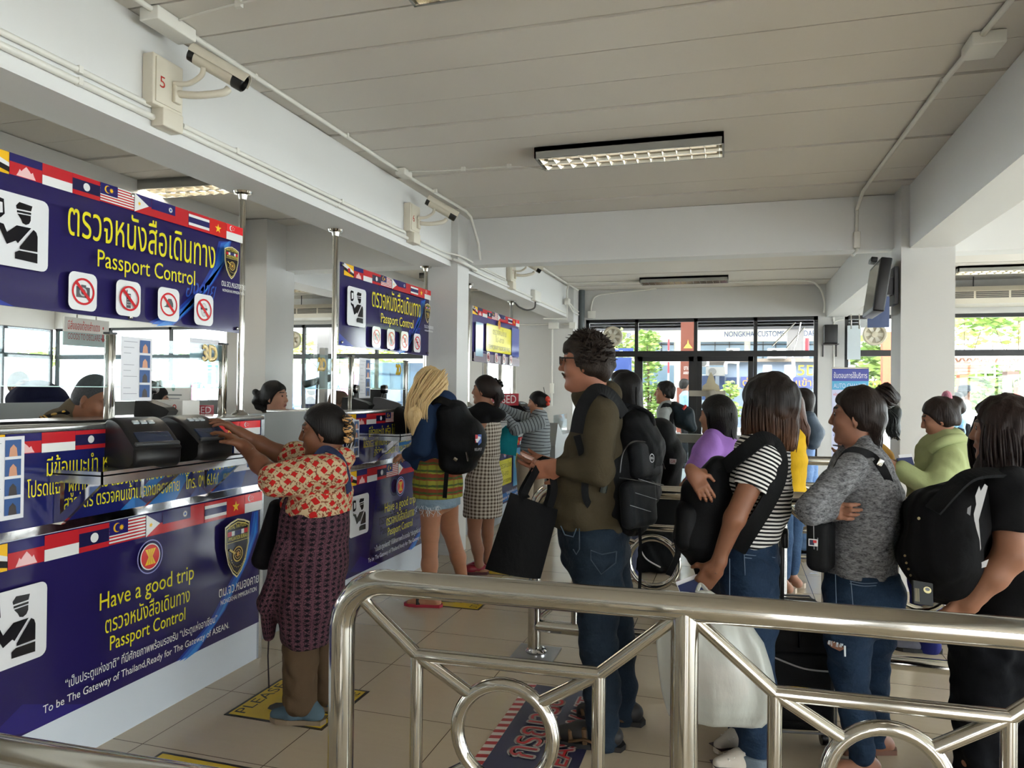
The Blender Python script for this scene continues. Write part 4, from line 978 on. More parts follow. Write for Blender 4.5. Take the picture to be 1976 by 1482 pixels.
# ---------------------------------------------------------------- cloth, hair and skin
def cloth(name, c, rough=.85, var=.12, fold=.35, weave=.25, vs=14, ws=420):
    if name in MATS: return MATS[name]
    t = NT(name); b = lin(c); v = t.coord(); t.pr(rough, 0, .12)
    t.col(t.mix(t.noise(v, vs, 5), tuple(x * (1 - var) for x in b[:3]) + (1,), tuple(min(1, x * (1 + var)) for x in b[:3]) + (1,)))
    big = t.noise(t.scale(v, (1, 1, .55)), 13, 4); fine = t.noise(v, ws, 2)
    t.bump(t.math('ADD', t.math('MULTIPLY', big, fold), t.math('MULTIPLY', fine, weave * .12)), .7, .03)
    MATS[name] = t.m; return t.m
def denim(name, c, c2):
    if name in MATS: return MATS[name]
    t = NT(name); v = t.coord(); t.pr(.85, 0, .2)
    a = t.noise(v, 7, 5); w = t.noise(t.scale(v, (1, 1, .25)), 260, 2)
    fac = t.math('ADD', t.math('MULTIPLY', a, .8), t.math('MULTIPLY', w, .35))
    t.col(t.mix(t.math('MULTIPLY', t.math('SUBTRACT', fac, .3), 1.6), lin(c), lin(c2)))
    t.bump(t.math('ADD', t.noise(t.scale(v, (1, 1, 1.6)), 16, 4), t.math('MULTIPLY', w, .06)), .55, .025)
    MATS[name] = t.m; return t.m
def hair_mat(name, c, c2, rough=.5, stretch=(1, 1, .06)):
    if name in MATS: return MATS[name]
    t = NT(name); v = t.scale(t.coord(), stretch); t.pr(rough, 0, .22)
    n = t.noise(v, 170, 4); t.col(t.mix(n, lin(c), lin(c2))); t.bump(n, .6, .006)
    MATS[name] = t.m; return t.m
def skin_mat(name, c):
    if name in MATS: return MATS[name]
    t = NT(name); v = t.coord(); b = lin(c); t.pr(.5, 0, .35)
    t.col(t.mix(t.noise(v, 22, 4), tuple(x * .86 for x in b[:3]) + (1,), (min(1, b[0] * 1.12), b[1] * 1.06, b[2] * 1.03, 1)))
    t.b.inputs['Subsurface Weight'].default_value = .08; t.b.inputs['Subsurface Radius'].default_value = (.02, .008, .004)
    t.bump(t.noise(v, 260, 3), .12, .002); MATS[name] = t.m; return t.m
LIP = mat('lips', (132, 74, 66), .45); BROW = mat('eyebrow', (34, 26, 22), .7); EYEW = mat('eye_white', (214, 208, 202), .25); IRIS = mat('iris', (26, 18, 14), .15)
NAIL = mat('nail', (188, 140, 120), .3)

# ---------------------------------------------------------------- people
def facing(deg, tilt=0):
    """unit vectors forward, left, up: 0 = towards the left of the hall as seen in the picture, + = turned away, tilt + = looking down"""
    a = math.radians(deg); f = -CRT * math.cos(a) + CFW * math.sin(a); l = np.cross(UP, f); b = math.radians(tilt)
    f2 = f * math.cos(b) - UP * math.sin(b); return f2, l, np.cross(f2, l)
def head_prims(c, fr, s=1.0, female=True, nose=1.0, chin=1.0):
    f, l, u = fr; R = np.array((f, l, u)); q = lambda a, b, d: c + s * (a * f + b * l + d * u)
    P_ = [ell(q(-.014, 0, .022), s * V3(.098, .075, .098), R), ell(q(.022, 0, -.048), s * V3(.070, .060, .078), R, k=.03 * s), ell(q(.012, 0, -.085), s * V3(.056, .052, .042), R, k=.03 * s),
          rc(q(.070, -.012, -.113), q(.070, .012, -.113), .019 * s * chin, k=.022 * s)]
    for e in (-1, 1):
        P_ += [ell(q(.052, e * .040, -.032), s * V3(.034, .026, .03), R, k=.02 * s), rc(q(.082, e * .012, .026), q(.068, e * .047, .024), .012 * s, .009 * s, k=.014 * s),
               ell(q(.094, e * .031, .004), s * V3(.014, .017, .011), R, op='s', k=.012 * s), ell(q(.0735, e * .031, .004), s * V3(.0125, .014, .0115), R, k=.004 * s),
               rc(q(.089, e * .013, .030), q(.072, e * .05, .030), .0030 * s, .0022 * s, k=.002, mi=1),
               ell(q(-.012, e * .074, -.014), s * V3(.020, .009, .030), np.array((unit(f + .25 * u), unit(l * e * 1.0 + f * -.35), np.cross(unit(f + .25 * u), unit(l * e - .35 * f)))), k=.006 * s),
               ell(q(-.008, e * .082, -.012), s * V3(.010, .006, .016), R, op='s', k=.005 * s), rc(q(-.008, e * .072, -.040), q(-.004, e * .071, -.044), .008 * s, k=.006 * s)]
    n = nose
    P_ += [rc(q(.086, 0, .014), q(.086 + .024 * n, 0, -.034), .0085 * s, .0115 * s, k=.012 * s), ell(q(.098, .011, -.038), s * V3(.010, .009, .008), R, k=.008 * s), ell(q(.098, -.011, -.038), s * V3(.010, .009, .008), R, k=.008 * s),
           rc(q(.086, -.014, -.068), q(.086, .014, -.068), .0105 * s, k=.008 * s), rc(q(.0925, -.013, -.067), q(.0925, .013, -.067), .0040 * s, k=.003, mi=2), rc(q(.0915, -.011, -.0745), q(.0915, .011, -.0745), .0046 * s, k=.003, mi=2)]
    return P_
def hand_prims(w, d, n, side, s=1.0, curl=(.35, .5, .35), spread=.06, thumb=.6, close=0):
    """five fingers; w wrist, d towards the fingers, n out of the palm, side +1/-1 puts the thumb along +/-(d x n)"""
    d = unit(d); n = unit(n - d * (n @ d)); t = np.cross(d, n) * side; R = np.array((d, t, n)); o = []
    o.append(rbox(w + d * .046 * s, s * V3(.050, .040, .016), R, .014 * s, k=.018)); o.append(rc(w - d * .03 * s, w + d * .02 * s, .027 * s, .026 * s, k=.02))
    for i, (off, L) in enumerate(((.029, .92), (.0095, 1.0), (-.010, .94), (-.028, .76))):
        p = w + s * (d * (.090 - .006 * abs(i - 1)) + t * off); dd = unit(d + t * spread * (1.2 - i)); nn = n; a = 0
        for j, (sl, r0, r1) in enumerate(((.042, .0095, .0088), (.026, .0088, .0082), (.021, .0082, .0068))):
            a += curl[j] * (1 + .08 * i); v = unit(dd * math.cos(a) + nn * math.sin(a)); e = p + v * sl * L * s
            o.append(rc(p, e, r0 * s, r1 * s, k=.004)); p = e
    p = w + s * (d * .022 + t * .030); v = unit(d * .55 + t * .75 + n * thumb)
    e = p + v * .042 * s; o.append(rc(p, e, .014 * s, .011 * s, k=.014)); v = unit(d * (.9) + t * (.25 - close) + n * (thumb + .15)); o.append(rc(e, e + v * .034 * s, .0105 * s, .008 * s, k=.005))
    return o
def foot_prims(a, d, s=1.0, r=.036):
    d = unit(d * V3(1, 1, 0)); g = V3(a[0], a[1], 0)
    return [rc(a, g + UP * .05 - d * .02, r, .036 * s, k=.02), rc(g + UP * .034 * s - d * .045 * s, g + UP * .03 * s + d * .09 * s, .034 * s, .032 * s, k=.02), rc(g + UP * .03 * s + d * .08 * s, g + UP * .022 * s + d * .155 * s, .034 * s, .022 * s, k=.02)]
def shoe(name, parent, a, d, m, sole, s=1.0, high=.07, open_=False, group=None):
    """closed shoe around the ankle point a, pointing along d"""
    d = unit(d * V3(1, 1, 0)); g = V3(a[0], a[1], 0); l = np.cross(UP, d)
    up = [rc(g + UP * .045 * s - d * .042 * s, g + UP * .044 * s + d * .08 * s, .034 * s, .036 * s, k=.02), rc(g + UP * .042 * s + d * .08 * s, g + UP * .03 * s + d * .165 * s, .043 * s, .026 * s, k=.025), rc(g + UP * .05 - d * .02 * s, g + UP * high - d * .012 * s, .038 * s, .036 * s, k=.02),
          Prim(None, g, g, op='x', clip=[(g + UP * .016, -UP)])]
    o = soft(name, up, .006, [m], parent)
    out = [(x * s, y * s) for x, y in ((-.085, 0), (-.07, .035), (0, .036), (.09, .046), (.15, .04), (.185, .018), (.19, 0))]; out += [(x, -y) for x, y in reversed(out[1:-1])]
    MB().prism([(p[0], p[1]) for p in out], g + UP * .001, d, l, UP, .022).build('sole', sole, o)
    return o
def stations(S, d, lat_dir, **kw):
    """torso shape from its outline: S = rows (height in picture, left edge, right edge, half width across)"""
    o = []; pts = []
    for row in S:
        y, a, b, lat = row[:4]; dd = row[4] if len(row) > 4 else 0
        c = P((a + b) / 2, y, d=d + dd); pts.append((c, (b - a) / 2 * (d + dd) / FPX, lat))
    v = 0
    for (c0, f0, l0), (c1, f1, l1) in zip(pts, pts[1:]):
        L = np.linalg.norm(c1 - c0)
        o.append(econe(c0, c1, (l0, f0), (l1, f1), lat_dir, v0=v, **kw)); v += L
    return o
def limb(pts, rs, **kw):
    o = []; v = kw.pop('v0', 0.0)
    for i in range(len(pts) - 1):
        o.append(rc(pts[i], pts[i + 1], rs[i], rs[i + 1], v0=v, **kw)); v += np.linalg.norm(np.asarray(pts[i + 1]) - np.asarray(pts[i]))
    return o
def cut(pt, n): return Prim(None, pt, pt, op='x', clip=[(np.asarray(pt, float), unit(n))])
def shrink(prims, e):
    """the same shapes, e smaller: the body inside the clothes"""
    return [Prim((lambda p: (lambda X, Y, Z: p.fn(X, Y, Z) + e))(p), p.lo + e * .5, p.hi - e * .5, None, 0, p.k, p.op, ()) for p in prims if p.op == 'u']
def hair_cap(c, fr, s=1.0, th=.014, line=.045, side=-.02, nape=-.07, k=.02):
    """hair shell over the skull, open at the face"""
    f, l, u = fr; R = np.array((f, l, u)); q = lambda a, b, d: c + s * (a * f + b * l + d * u)
    return [ell(q(-.016, 0, .024), s * V3(.098 + th, .075 + th, .098 + th), R), ell(q(-.05, 0, -.03), s * V3(.066, .066 + th * .6, .06), R, k=.03),
            ell(q(.130, 0, line - .14), s * V3(.125, .22, .14), R, op='s', k=k), ell(q(-.0, 0, -.128), s * V3(.12, .12, .07), R, op='s', k=.02)]
def strands(mb, path_fn, n, r=.0035, seg=7):
    for i in range(n):
        p = path_fn(i)
        mb.tube(p, [r * (1 - .75 * j / (len(p) - 1)) for j in range(len(p))], 5, caps=False)
SKIN_A = skin_mat('skin_tan', (128, 88, 66)); SKIN_B = skin_mat('skin_warm', (156, 112, 88)); SKIN_C = skin_mat('skin_fair', (172, 128, 106)); SKIN_D = skin_mat('skin_brown', (128, 84, 60))
HAIRK = hair_mat('hair_black', (9, 8, 8), (24, 20, 19)); HAIRB = hair_mat('hair_dark_brown', (16, 11, 10), (40, 28, 23)); HAIRY = hair_mat('hair_blonde', (176, 140, 88), (226, 200, 150), .45)
HAIRM = hair_mat('hair_brown_curly', (20, 15, 12), (48, 36, 27), .6, (1, 1, .6))
def strap(mb, path, w=.03, t=.006, n=None, mi=0, up=(0, 0, 1)):
    """flat band along path, n: outward normals (one, or one per point)"""
    p = bez(path, 6); rr = []
    for i, x in enumerate(p):
        d = unit(p[min(i + 1, len(p) - 1)] - p[max(i - 1, 0)])
        nn = n(x) if callable(n) else np.asarray(n if n is not None else up, float); nn = unit(nn - d * (nn @ d)); b = np.cross(d, nn)
        rr.append([x + b * w / 2 - nn * t / 2, x + b * w / 2 + nn * t / 2, x - b * w / 2 + nn * t / 2, x - b * w / 2 - nn * t / 2])
    return mb.rings(rr, mi, smooth=False)
# ================================================================ the man in glasses
BAGZ = mat('zip_black', (8, 8, 9), .3)
def man():
    d0 = 3.35; q = lambda x, y, dd=0: P(x, y, d=d0 + dd)
    F = facing(14, 0); f, l, u = F
    t = thing('person', 'man in glasses wearing a brown green jumper and jeans, holding papers and a black bag', 'person', (q(1150, 1400) * V3(1, 1, 0)).tolist())
    hc = q(1129, 697); hs = 1.0
    SW = stations([(778, 1126, 1186, .19), (812, 1112, 1202, .205), (868, 1094, 1212, .20), (930, 1066, 1216, .195), (985, 1060, 1216, .19), (1012, 1068, 1214, .185)], d0, l, k=.03)
    shL, elL, wrL = q(1160, 800, -.18), q(1153, 908, -.235), q(1076, 903, -.16)
    shR, elR, wrR = q(1158, 800, .18), q(1142, 905, .20), q(1068, 902, .02)
    arms = limb([shL, elL, wrL], [.078, .066, .042], k=.03) + limb([shR, elR, wrR], [.075, .062, .042], k=.03)
    legsN = limb([q(1150, 1050, -.09), q(1152, 1130, -.10), q(1154, 1240, -.11), q(1162, 1330, -.11), q(1164, 1432, -.11)], [.125, .105, .082, .078, .068], k=.03)
    legsF = limb([q(1166, 1050, .09), q(1182, 1150, .12), q(1194, 1250, .13), q(1200, 1330, .13), q(1203, 1402, .13)], [.12, .09, .072, .066, .06], k=.03)
    hips = stations([(1012, 1076, 1212, .18), (1065, 1082, 1212, .185)], d0, l, k=.03)
    neck = rc(q(1152, 772), hc - .08 * u - .03 * f, .068, .060, k=.03)
    body = head_prims(hc, F, hs, False, 1.05, 1.1) + [neck, rc(q(1118, 748), q(1128, 762), .035, .05, k=.03)] + shrink(SW[:-2], .016) + shrink(hips + arms + legsN + legsF, .014)
    hl = hand_prims(wrL, q(1042, 906, -.13) - wrL, V3(0, 0, .2) + CFW, 1, 1.05, (.5, .7, .5), .05, .3)
    hr = hand_prims(wrR, q(1036, 892, .06) - wrR, UP * .4 - CFW * .9, -1, 1.02, (.25, .35, .3), .05, .5)
    soft('body', body + hl + hr, .005, [skin_mat('skin_ruddy', (150, 100, 78)), BROW, LIP], t)
    soft('jumper', SW + arms + [rc(q(1128, 768), q(1172, 760), .058, .06, k=.03), cut(q(1140, 1016), (-.02, 0, -1)), cut(wrL + .01 * unit(wrL - elL), q(1036, 900, -.08) - q(1080, 903, -.08)), Prim(rc(q(1100, 735), q(1140, 752), .03, .055).fn, q(1080, 700) - .3, q(1180, 780) + .3, op='s', k=.02)], .0065,
         [cloth('jumper_olive', (66, 59, 45), .9, .18, .5, .6)], t, wrinkle(3, .006, 26, 6, (1, 1, 1.4)))
    jn = soft('jeans', hips + legsN + legsF + [cut(q(1140, 1006), UP)], .0065, [denim('denim_dark', (16, 25, 36), (36, 50, 64))], t, wrinkle(5, .005, 30, 6))
    for path in ([(1082, 1015), (1090, 1032), (1106, 1036), (1112, 1020)], [(1190, 1064), (1188, 1086), (1160, 1108), (1140, 1080), (1140, 1062), (1162, 1070), (1190, 1064)], [(1118, 1020), (1118, 1060), (1112, 1070), (1106, 1060)]):
        MB().tube([q(x, y, -.212) for x, y in path], .0028, 6).build('pocket_stitching', denim('denim_stitch', (52, 64, 76), (72, 84, 94)), jn)
    # hair: shell plus loose locks
    rng = random.Random(4); loc = MB()
    for i in range(800):
        a, b = rng.uniform(-2.75, 2.75), rng.uniform(-.35, 1.5)
        dr = unit(math.cos(b) * (-math.cos(a) * f + math.sin(a) * l) + math.sin(b) * u)
        if (dr @ f) > .25 and (dr @ u) < .62: continue
        base = hc + u * .022 - f * .014 + dr * V3(.1, .1, .1) * 1.05
        tip = base + dr * rng.uniform(.004, .020) + u * rng.uniform(-.006, .012) + f * rng.uniform(-.02, .03) + l * rng.uniform(-.015, .015)
        loc.tube([base - dr * .012, base + dr * .010, tip], [.0048, .004, .001], 5)
    hp = hair_cap(hc, F, 1, .02, .075) + [ell(hc + .06 * u + .055 * f, (.05, .06, .035), np.array((f, l, u)), k=.02), ell(hc - .02 * u - .085 * f, (.045, .075, .075), np.array((f, l, u)), k=.02)]
    for e in (-1, 1): hp += [rc(hc + .03 * f + e * .074 * l + .01 * u, hc + .024 * f + e * .073 * l - .022 * u, .012, .006, k=.01)]
    soft('hair', hp, .005, [HAIRM], t, wrinkle(9, .003, 60, 6), extra=loc)
    g = MB(); e = lambda a, b, c: hc + a * f + b * l + c * u
    for sd in (-1, 1):
        ring = [e(.105, sd * .034 + .026 * x, .0 + .017 * y) for x, y in ((-1, .7), (-.9, 1), (.9, 1), (1, .7), (.9, -.8), (.6, -1), (-.6, -1), (-.9, -.8))]
        g.tube(ring, .0028, 6, closed=True); g.tube([e(.104, sd * .06, .012), e(.09, sd * .078, .012), e(-.01, sd * .084, .01), e(-.03, sd * .082, -.004)], .0034, 6)
    g.tube([e(.107, -.01, .008), e(.107, .01, .008)], .0025, 6)
    go = g.build('glasses', BLACKP, t)
    lm = MB()
    for sd in (-1, 1): lm.obox(e(.105, sd * .034, 0), (.0015, .05, .032), np.array((f, l, u)))
    lm.build('lens', glass_mat('lens_glass', (235, 240, 245), 1.5), go)
    ey = MB()
    for sd in (-1, 1): ey.lathe(e(.083, sd * .031, .004), f, [(0, -.004), (.008, -.002), (.009, .001), (.006, .004), (0, .005)], 10)
    ey.build('eyes', [IRIS], t)
    MB().tube(bez([e(.096, -.02, -.062), e(.104, 0, -.055), e(.096, .02, -.062), e(.086, .032, -.072)]), .0035, 6).build('moustache', mat('moustache', (62, 44, 34), .8), t)
    sb, sl = cloth('sandal_brown', (92, 70, 50), .7), mat('sole_black', (22, 21, 22), .6)
    for nm, a in (('near', q(1163, 1432, -.11)), ('far', q(1204, 1392, .13))):
        a = V3(a[0], a[1], .09); s_ = shoe('sandal', t, a, f, mat('sandal_black', (26, 24, 24), .6), sl, 1.18, .07)
        g0 = V3(a[0], a[1], 0); b = MB()
        for k, (x0, hh, ww) in enumerate(((.0, .105, .058), (.07, .098, .056), (.13, .078, .05), (.185, .056, .036))):
            b.tube([g0 + f * x0 + l * ww * 1.02 + UP * .025, g0 + f * (x0 + .006) + l * ww * .8 + UP * hh * .82, g0 + f * (x0 + .01) + UP * hh, g0 + f * (x0 + .006) - l * ww * .8 + UP * hh * .82, g0 + f * x0 - l * ww * 1.02 + UP * .025], .011, 7, flat=.5)
        b.tube([g0 + f * .0 + l * .06 + UP * .03, g0 + f * .07 + l * .062 + UP * .05, g0 + f * .14 + l * .055 + UP * .03], .011, 7, flat=.5); b.tube([g0 + f * .0 - l * .06 + UP * .03, g0 + f * .07 - l * .062 + UP * .05, g0 + f * .14 - l * .055 + UP * .03], .011, 7, flat=.5)
        b.build('sandal_straps', sb, s_)
    # papers, bag, backpack are things of their own
    pp = thing('travel_papers', 'pinkish folded papers in the hands of the man in glasses', 'papers', tuple(q(1030, 890, -.02)))
    R = np.array((unit(q(1050, 896) - q(1003, 876)), CFW, UP)); R[2] = np.cross(R[0], R[1])
    MB().obox(q(1030, 885, -.03), (.13, .10, .003), R).obox(q(1031, 887, -.03) , (.12, .09, .004), R).build('sheets', mat('paper_pink', (216, 176, 160), .6), pp)
    MB().obox(q(1034, 889, -.03), (.11, .09, .0045), R).build('lower_sheet', PAPER, pp)
    bag = thing('tote_bag', 'large plain black tote bag hanging from the wrist of the man in glasses', 'bag', tuple(q(1000, 1110)))
    BK = cloth('bag_black', (13, 13, 14), .8, .1, .4)
    c = [q(985, 950, -.16), q(1078, 984, -.12), q(1043, 1117, -.16), q(936, 1098, -.2)]; mid = sum(c) / 4; nrm = unit(np.cross(c[1] - c[0], c[3] - c[0]))
    pr_ = []
    m = MB(); N_ = 9; r_ = []
    for i in range(N_ + 1):
        v = i / N_; a = c[0] * (1 - v) + c[3] * v; b = c[1] * (1 - v) + c[2] * v; th = .012 + .05 * math.sin(min(1, v * 1.25) * math.pi * .62)
        ring = [a * (1 - s_) + b * s_ + nrm * th * (math.sin(math.pi * s_) ** .6) * .9 for s_ in np.linspace(0, 1, 9)]
        ring += [a * (1 - s_) + b * s_ - nrm * th * (math.sin(math.pi * s_) ** .6) * .9 for s_ in np.linspace(1, 0, 9)[1:-1]]
        r_.append(ring)
    m.rings(r_).build('bag_body', BK, bag)
    wr = q(1050, 900, -.12)
    hb = MB()
    for sd in (-.03, .03): strap(hb, [c[0] * .7 + c[1] * .3 + nrm * sd, q(1012, 945, -.13) + nrm * sd, wr + V3(0, 0, .03) + nrm * sd * .6, q(1066, 938, -.12) + nrm * sd, c[0] * .22 + c[1] * .78 + nrm * sd], .03, .005, nrm)
    hb.build('handles', BK, bag)
    bp = thing('backpack', 'big black backpack worn by the man in glasses', 'backpack', tuple(q(1215, 1000)))
    BPK = cloth('backpack_black', (15, 16, 18), .6, .15, .5, .8)
    n = unit(-.66 * CFW + .75 * CRT + .08 * UP); lp = unit(np.cross(UP, n)); c0 = q(1222, 930, -.02)
    main = [econe(q(1226, 815, -.01), q(1236, 860, -.02), (.10, .07), (.14, .09), lp, k=.03), econe(q(1236, 860, -.02), q(1222, 945, -.03), (.145, .095), (.15, .10), lp, k=.03), econe(q(1222, 945, -.03), q(1212, 1006, -.03), (.15, .10), (.13, .08), lp, k=.03), rc(q(1180, 900, -.10), q(1182, 980, -.10), .07, .075, k=.04), rc(q(1165, 930, -.13), q(1168, 985, -.13), .045, .045, k=.03)]
    soft('pack_body', main, .006, [BPK], bp, wrinkle(8, .0025, 34, 5))
    up_ = unit(UP - n * (UP @ n)); RP = np.array((lp, n, up_)); ctr = lambda x, y, o: onplane(x, y, c0, n, o)
    PN = cloth('backpack_panel', (21, 23, 26), .5, .1, .2, .8)
    soft('front_pocket', [rbox(ctr(1244, 886, .085), (.105, .035, .085), RP, .034, k=.02)], .005, [PN], bp, wrinkle(18, .0015, 34, 5))
    soft('front_pocket', [rbox(ctr(1232, 972, .095), (.115, .035, .10), RP, .034, k=.02)], .005, [PN], bp, wrinkle(19, .0015, 34, 5))
    MB().tube(bez([ctr(1196, 912, .10), ctr(1203, 872, .11), ctr(1225, 852, .115), ctr(1262, 862, .11), ctr(1283, 905, .10)]), .0035, 6).tube([ctr(1196, 922, .115), ctr(1280, 936, .115)], .003, 6).build('zip_line', BAGZ, bp)
    s1 = MB(); strap(s1, [q(1112, 835, -.21), q(1122, 790, -.215), q(1148, 753, -.19), q(1178, 762, -.15), q(1204, 800, -.10)], .055, .012, -CFW + .6 * UP); s1.build('shoulder_strap', BPK, bp)
    s2 = MB(); strap(s2, [q(1113, 840, -.20), q(1128, 900, -.20), q(1130, 960, -.205), q(1150, 990, -.16)], .03, .006, -CFW); s2.build('lower_strap', BPK, bp)
    s3 = MB(); strap(s3, [q(1150, 752, .10), q(1180, 765, .12), q(1205, 795, .10)], .05, .012, UP); s3.build('far_strap', BPK, bp)
    s4 = MB(); s4.tube(bez([q(1205, 795, -.03), q(1225, 785, -.03), q(1255, 800, -.03), q(1262, 822, -.03)]), .010, 8); s4.build('grab_handle', BPK, bp)
    s5 = MB(); strap(s5, [q(1233, 1010, -.10), q(1236, 1060, -.11), q(1234, 1140, -.11)], .014, .003, -CFW); s5.build('hanging_strap', BPK, bp)
    pr = Print(ctr(1258, 884, .1285), lp, up_, n, rough=.4); pr.ring(0, 0, .019, .0165, (200, 200, 204)); pr.text('DELL', -.012, -.0045, .012, (200, 200, 204), .02, h=.0135); pr.build('round_logo', bp)
    ln = MB()
    for x, y in ((1232, 924), (1226, 951), (1216, 975)): ln.tube([ctr(x, y, .131), ctr(x + 42, y + 13, .131)], .0014, 5)
    ln.build('reflective_line', mat('reflective_thread', (150, 152, 156), .4), bp)
    b = MB(); b.tube([q(1163, 950, -.22), q(1174, 905, -.23)], .016, 10); b.build('side_bottle', mat('bottle_dark', (40, 46, 42), .2), bp)
    MB().tube([q(1172, 915, -.235), q(1178, 898, -.235)], .010, 8).build('green_pen', mat('pen_teal', (70, 150, 130), .3), bp)
man()
# ---------------------------------------------------------------- patterned cloths
def pat(name, build, rough=.85):
    t = NT(name); t.pr(rough, 0, .2); at = t.coord('cloth'); ob = t.coord(); u, v, _ = t.sep(at)
    t.col(build(t, u, v, ob, at))
    t.bump(t.math('ADD', t.math('MULTIPLY', t.noise(t.scale(ob, (1, 1, .6)), 14, 4), .4), t.math('MULTIPLY', t.noise(ob, 420, 2), .03)), .6, .025)
    return t.m
def tri(t, x, per): return t.math('ABSOLUTE', t.math('SUBTRACT', t.math('FRACT', t.math('DIVIDE', x, per)), .5))      # 0..0.5
def stripes_b(t, u, v, ob, at):
    w = t.math('ADD', v, t.math('MULTIPLY', t.noise(ob, 9, 2), .006))
    return t.mix(t.math('GREATER_THAN', tri(t, w, .0165), .25), lin((20, 20, 24)), lin((222, 220, 216)))
def checks_b(t, u, v, ob, at):
    a = t.math('GREATER_THAN', tri(t, u, .030), .25); b = t.math('GREATER_THAN', tri(t, v, .030), .25)
    return t.mix(t.math('MULTIPLY', t.math('ADD', a, b), .5), lin((206, 198, 184)), lin((82, 66, 54)))
def blouse_b(t, u, v, ob, at):
    dn = t.n('ShaderNodeVectorMath', operation='MULTIPLY_ADD'); t.t.links.new(t.noise(ob, 16, 2, 1), dn.inputs[0]); dn.inputs[1].default_value = (.02, .02, 0); t.t.links.new(at, dn.inputs[2])
    x, y, _ = t.sep(dn.outputs[0]); a = t.math('ADD', x, y); b = t.math('SUBTRACT', x, y)
    sq = t.math('MULTIPLY', t.math('GREATER_THAN', tri(t, a, .062), .24), t.math('GREATER_THAN', tri(t, b, .062), .24))
    fl = t.math('GREATER_THAN', t.noise(ob, 85, 3), .56)
    base = t.mix(fl, lin((182, 160, 126)), lin((122, 72, 50)))
    return t.mix(sq, base, lin((172, 28, 26)))
def sarong_b(t, u, v, ob, at):
    x, y, z = t.sep(ob)
    band = tri(t, u, .034); zz = tri(t, z, .024)
    dia = t.math('LESS_THAN', t.math('ADD', t.math('MULTIPLY', band, 1.0), zz), .34)
    edge = t.math('GREATER_THAN', band, .42)
    dots = t.math('GREATER_THAN', t.noise(ob, 190, 2), .52)
    c = t.mix(dots, lin((52, 34, 42)), lin((96, 62, 72)))
    c = t.mix(dia, c, lin((18, 13, 20)))
    return t.mix(edge, c, lin((84, 52, 64)))
def plaid_b(t, u, v, ob, at):
    x, y, z = t.sep(ob); w = t.math('ADD', z, t.math('MULTIPLY', t.noise(ob, 20, 2), .02))
    r = t.math('GREATER_THAN', tri(t, w, .105), .27); g = t.math('GREATER_THAN', tri(t, w, .052), .36)
    c = t.mix(r, lin((150, 150, 58)), lin((140, 66, 46))); c = t.mix(g, c, lin((74, 96, 52)))
    return t.mix(t.math('MULTIPLY', t.math('GREATER_THAN', tri(t, u, .06), .38), .4), c, lin((110, 84, 50)))
def jumper_b(t, u, v, ob, at):
    x, y, z = t.sep(ob); s_ = t.math('GREATER_THAN', tri(t, v, .036), .40)
    return t.mix(s_, lin((132, 138, 142)), lin((28, 30, 34)))
def knit_b(t, u, v, ob, at):
    n = t.noise(t.scale(ob, (1, 1, 2.6)), 38, 3); n2 = t.noise(t.scale(ob, (1, 1, 3.0)), 110, 2)
    f = t.math('ADD', t.math('MULTIPLY', n, .6), t.math('MULTIPLY', n2, .6))
    return t.mix(t.math('MULTIPLY', t.math('SUBTRACT', f, .38), 2.4), lin((26, 27, 30)), lin((142, 143, 146)))
TEE = pat('striped_cotton', stripes_b); CHECK = pat('checked_cotton', checks_b); BLOUSE = pat('red_checked_blouse', blouse_b); SARONG = pat('woven_sarong', sarong_b)
PLAID = pat('plaid_shirt', plaid_b); JUMP = pat('striped_jumper', jumper_b); KNIT = pat('grey_knit', knit_b)
BAGK = cloth('bag_black_nylon', (14, 15, 17), .55, .15, .5, .8)
def fig(label, d0, deg, tilt, head, foot, group=None, bd=None):
    q = lambda x, y, dd=0: P(x, y, d=d0 + dd)
    F = facing(deg, tilt); B = facing(deg if bd is None else bd, 0)
    t = thing('person', label, 'person', (q(*foot) * V3(1, 1, 0)).tolist(), group)
    return q, F, B, t, q(*head)
def eyes(t, hc, F, s=1.0):
    f, l, u = F; m = MB()
    for sd in (-1, 1): m.lathe(hc + s * (.083 * f + sd * .031 * l + .004 * u), f, [(0, -.004), (.008, -.002), (.0085, .001), (.005, .004), (0, .0045)], 10)
    m.build('eyes', [IRIS], t)
def hang(hc, F, pts, n, w, seed, jit=.02, r=.0035):
    """loose strands following a path of (forward, left, up) offsets"""
    f, l, u = F; rng = random.Random(seed); mb = MB()
    for i in range(n):
        o = (rng.uniform(-1, 1) * w, rng.uniform(-1, 1) * w, 0); k = rng.uniform(.8, 1.08)
        p = [hc + (a * (1 + .06 * o[0]) + o[0] + rng.uniform(-jit, jit) * .3) * f + (b + o[1]) * l + c * k * u for a, b, c in pts]
        mb.tube(bez(p, 3), [r, r, r * .9] + [r * .8] * (len(bez(p, 3)) - 4) + [r * .2], 5, caps=False)
    return mb

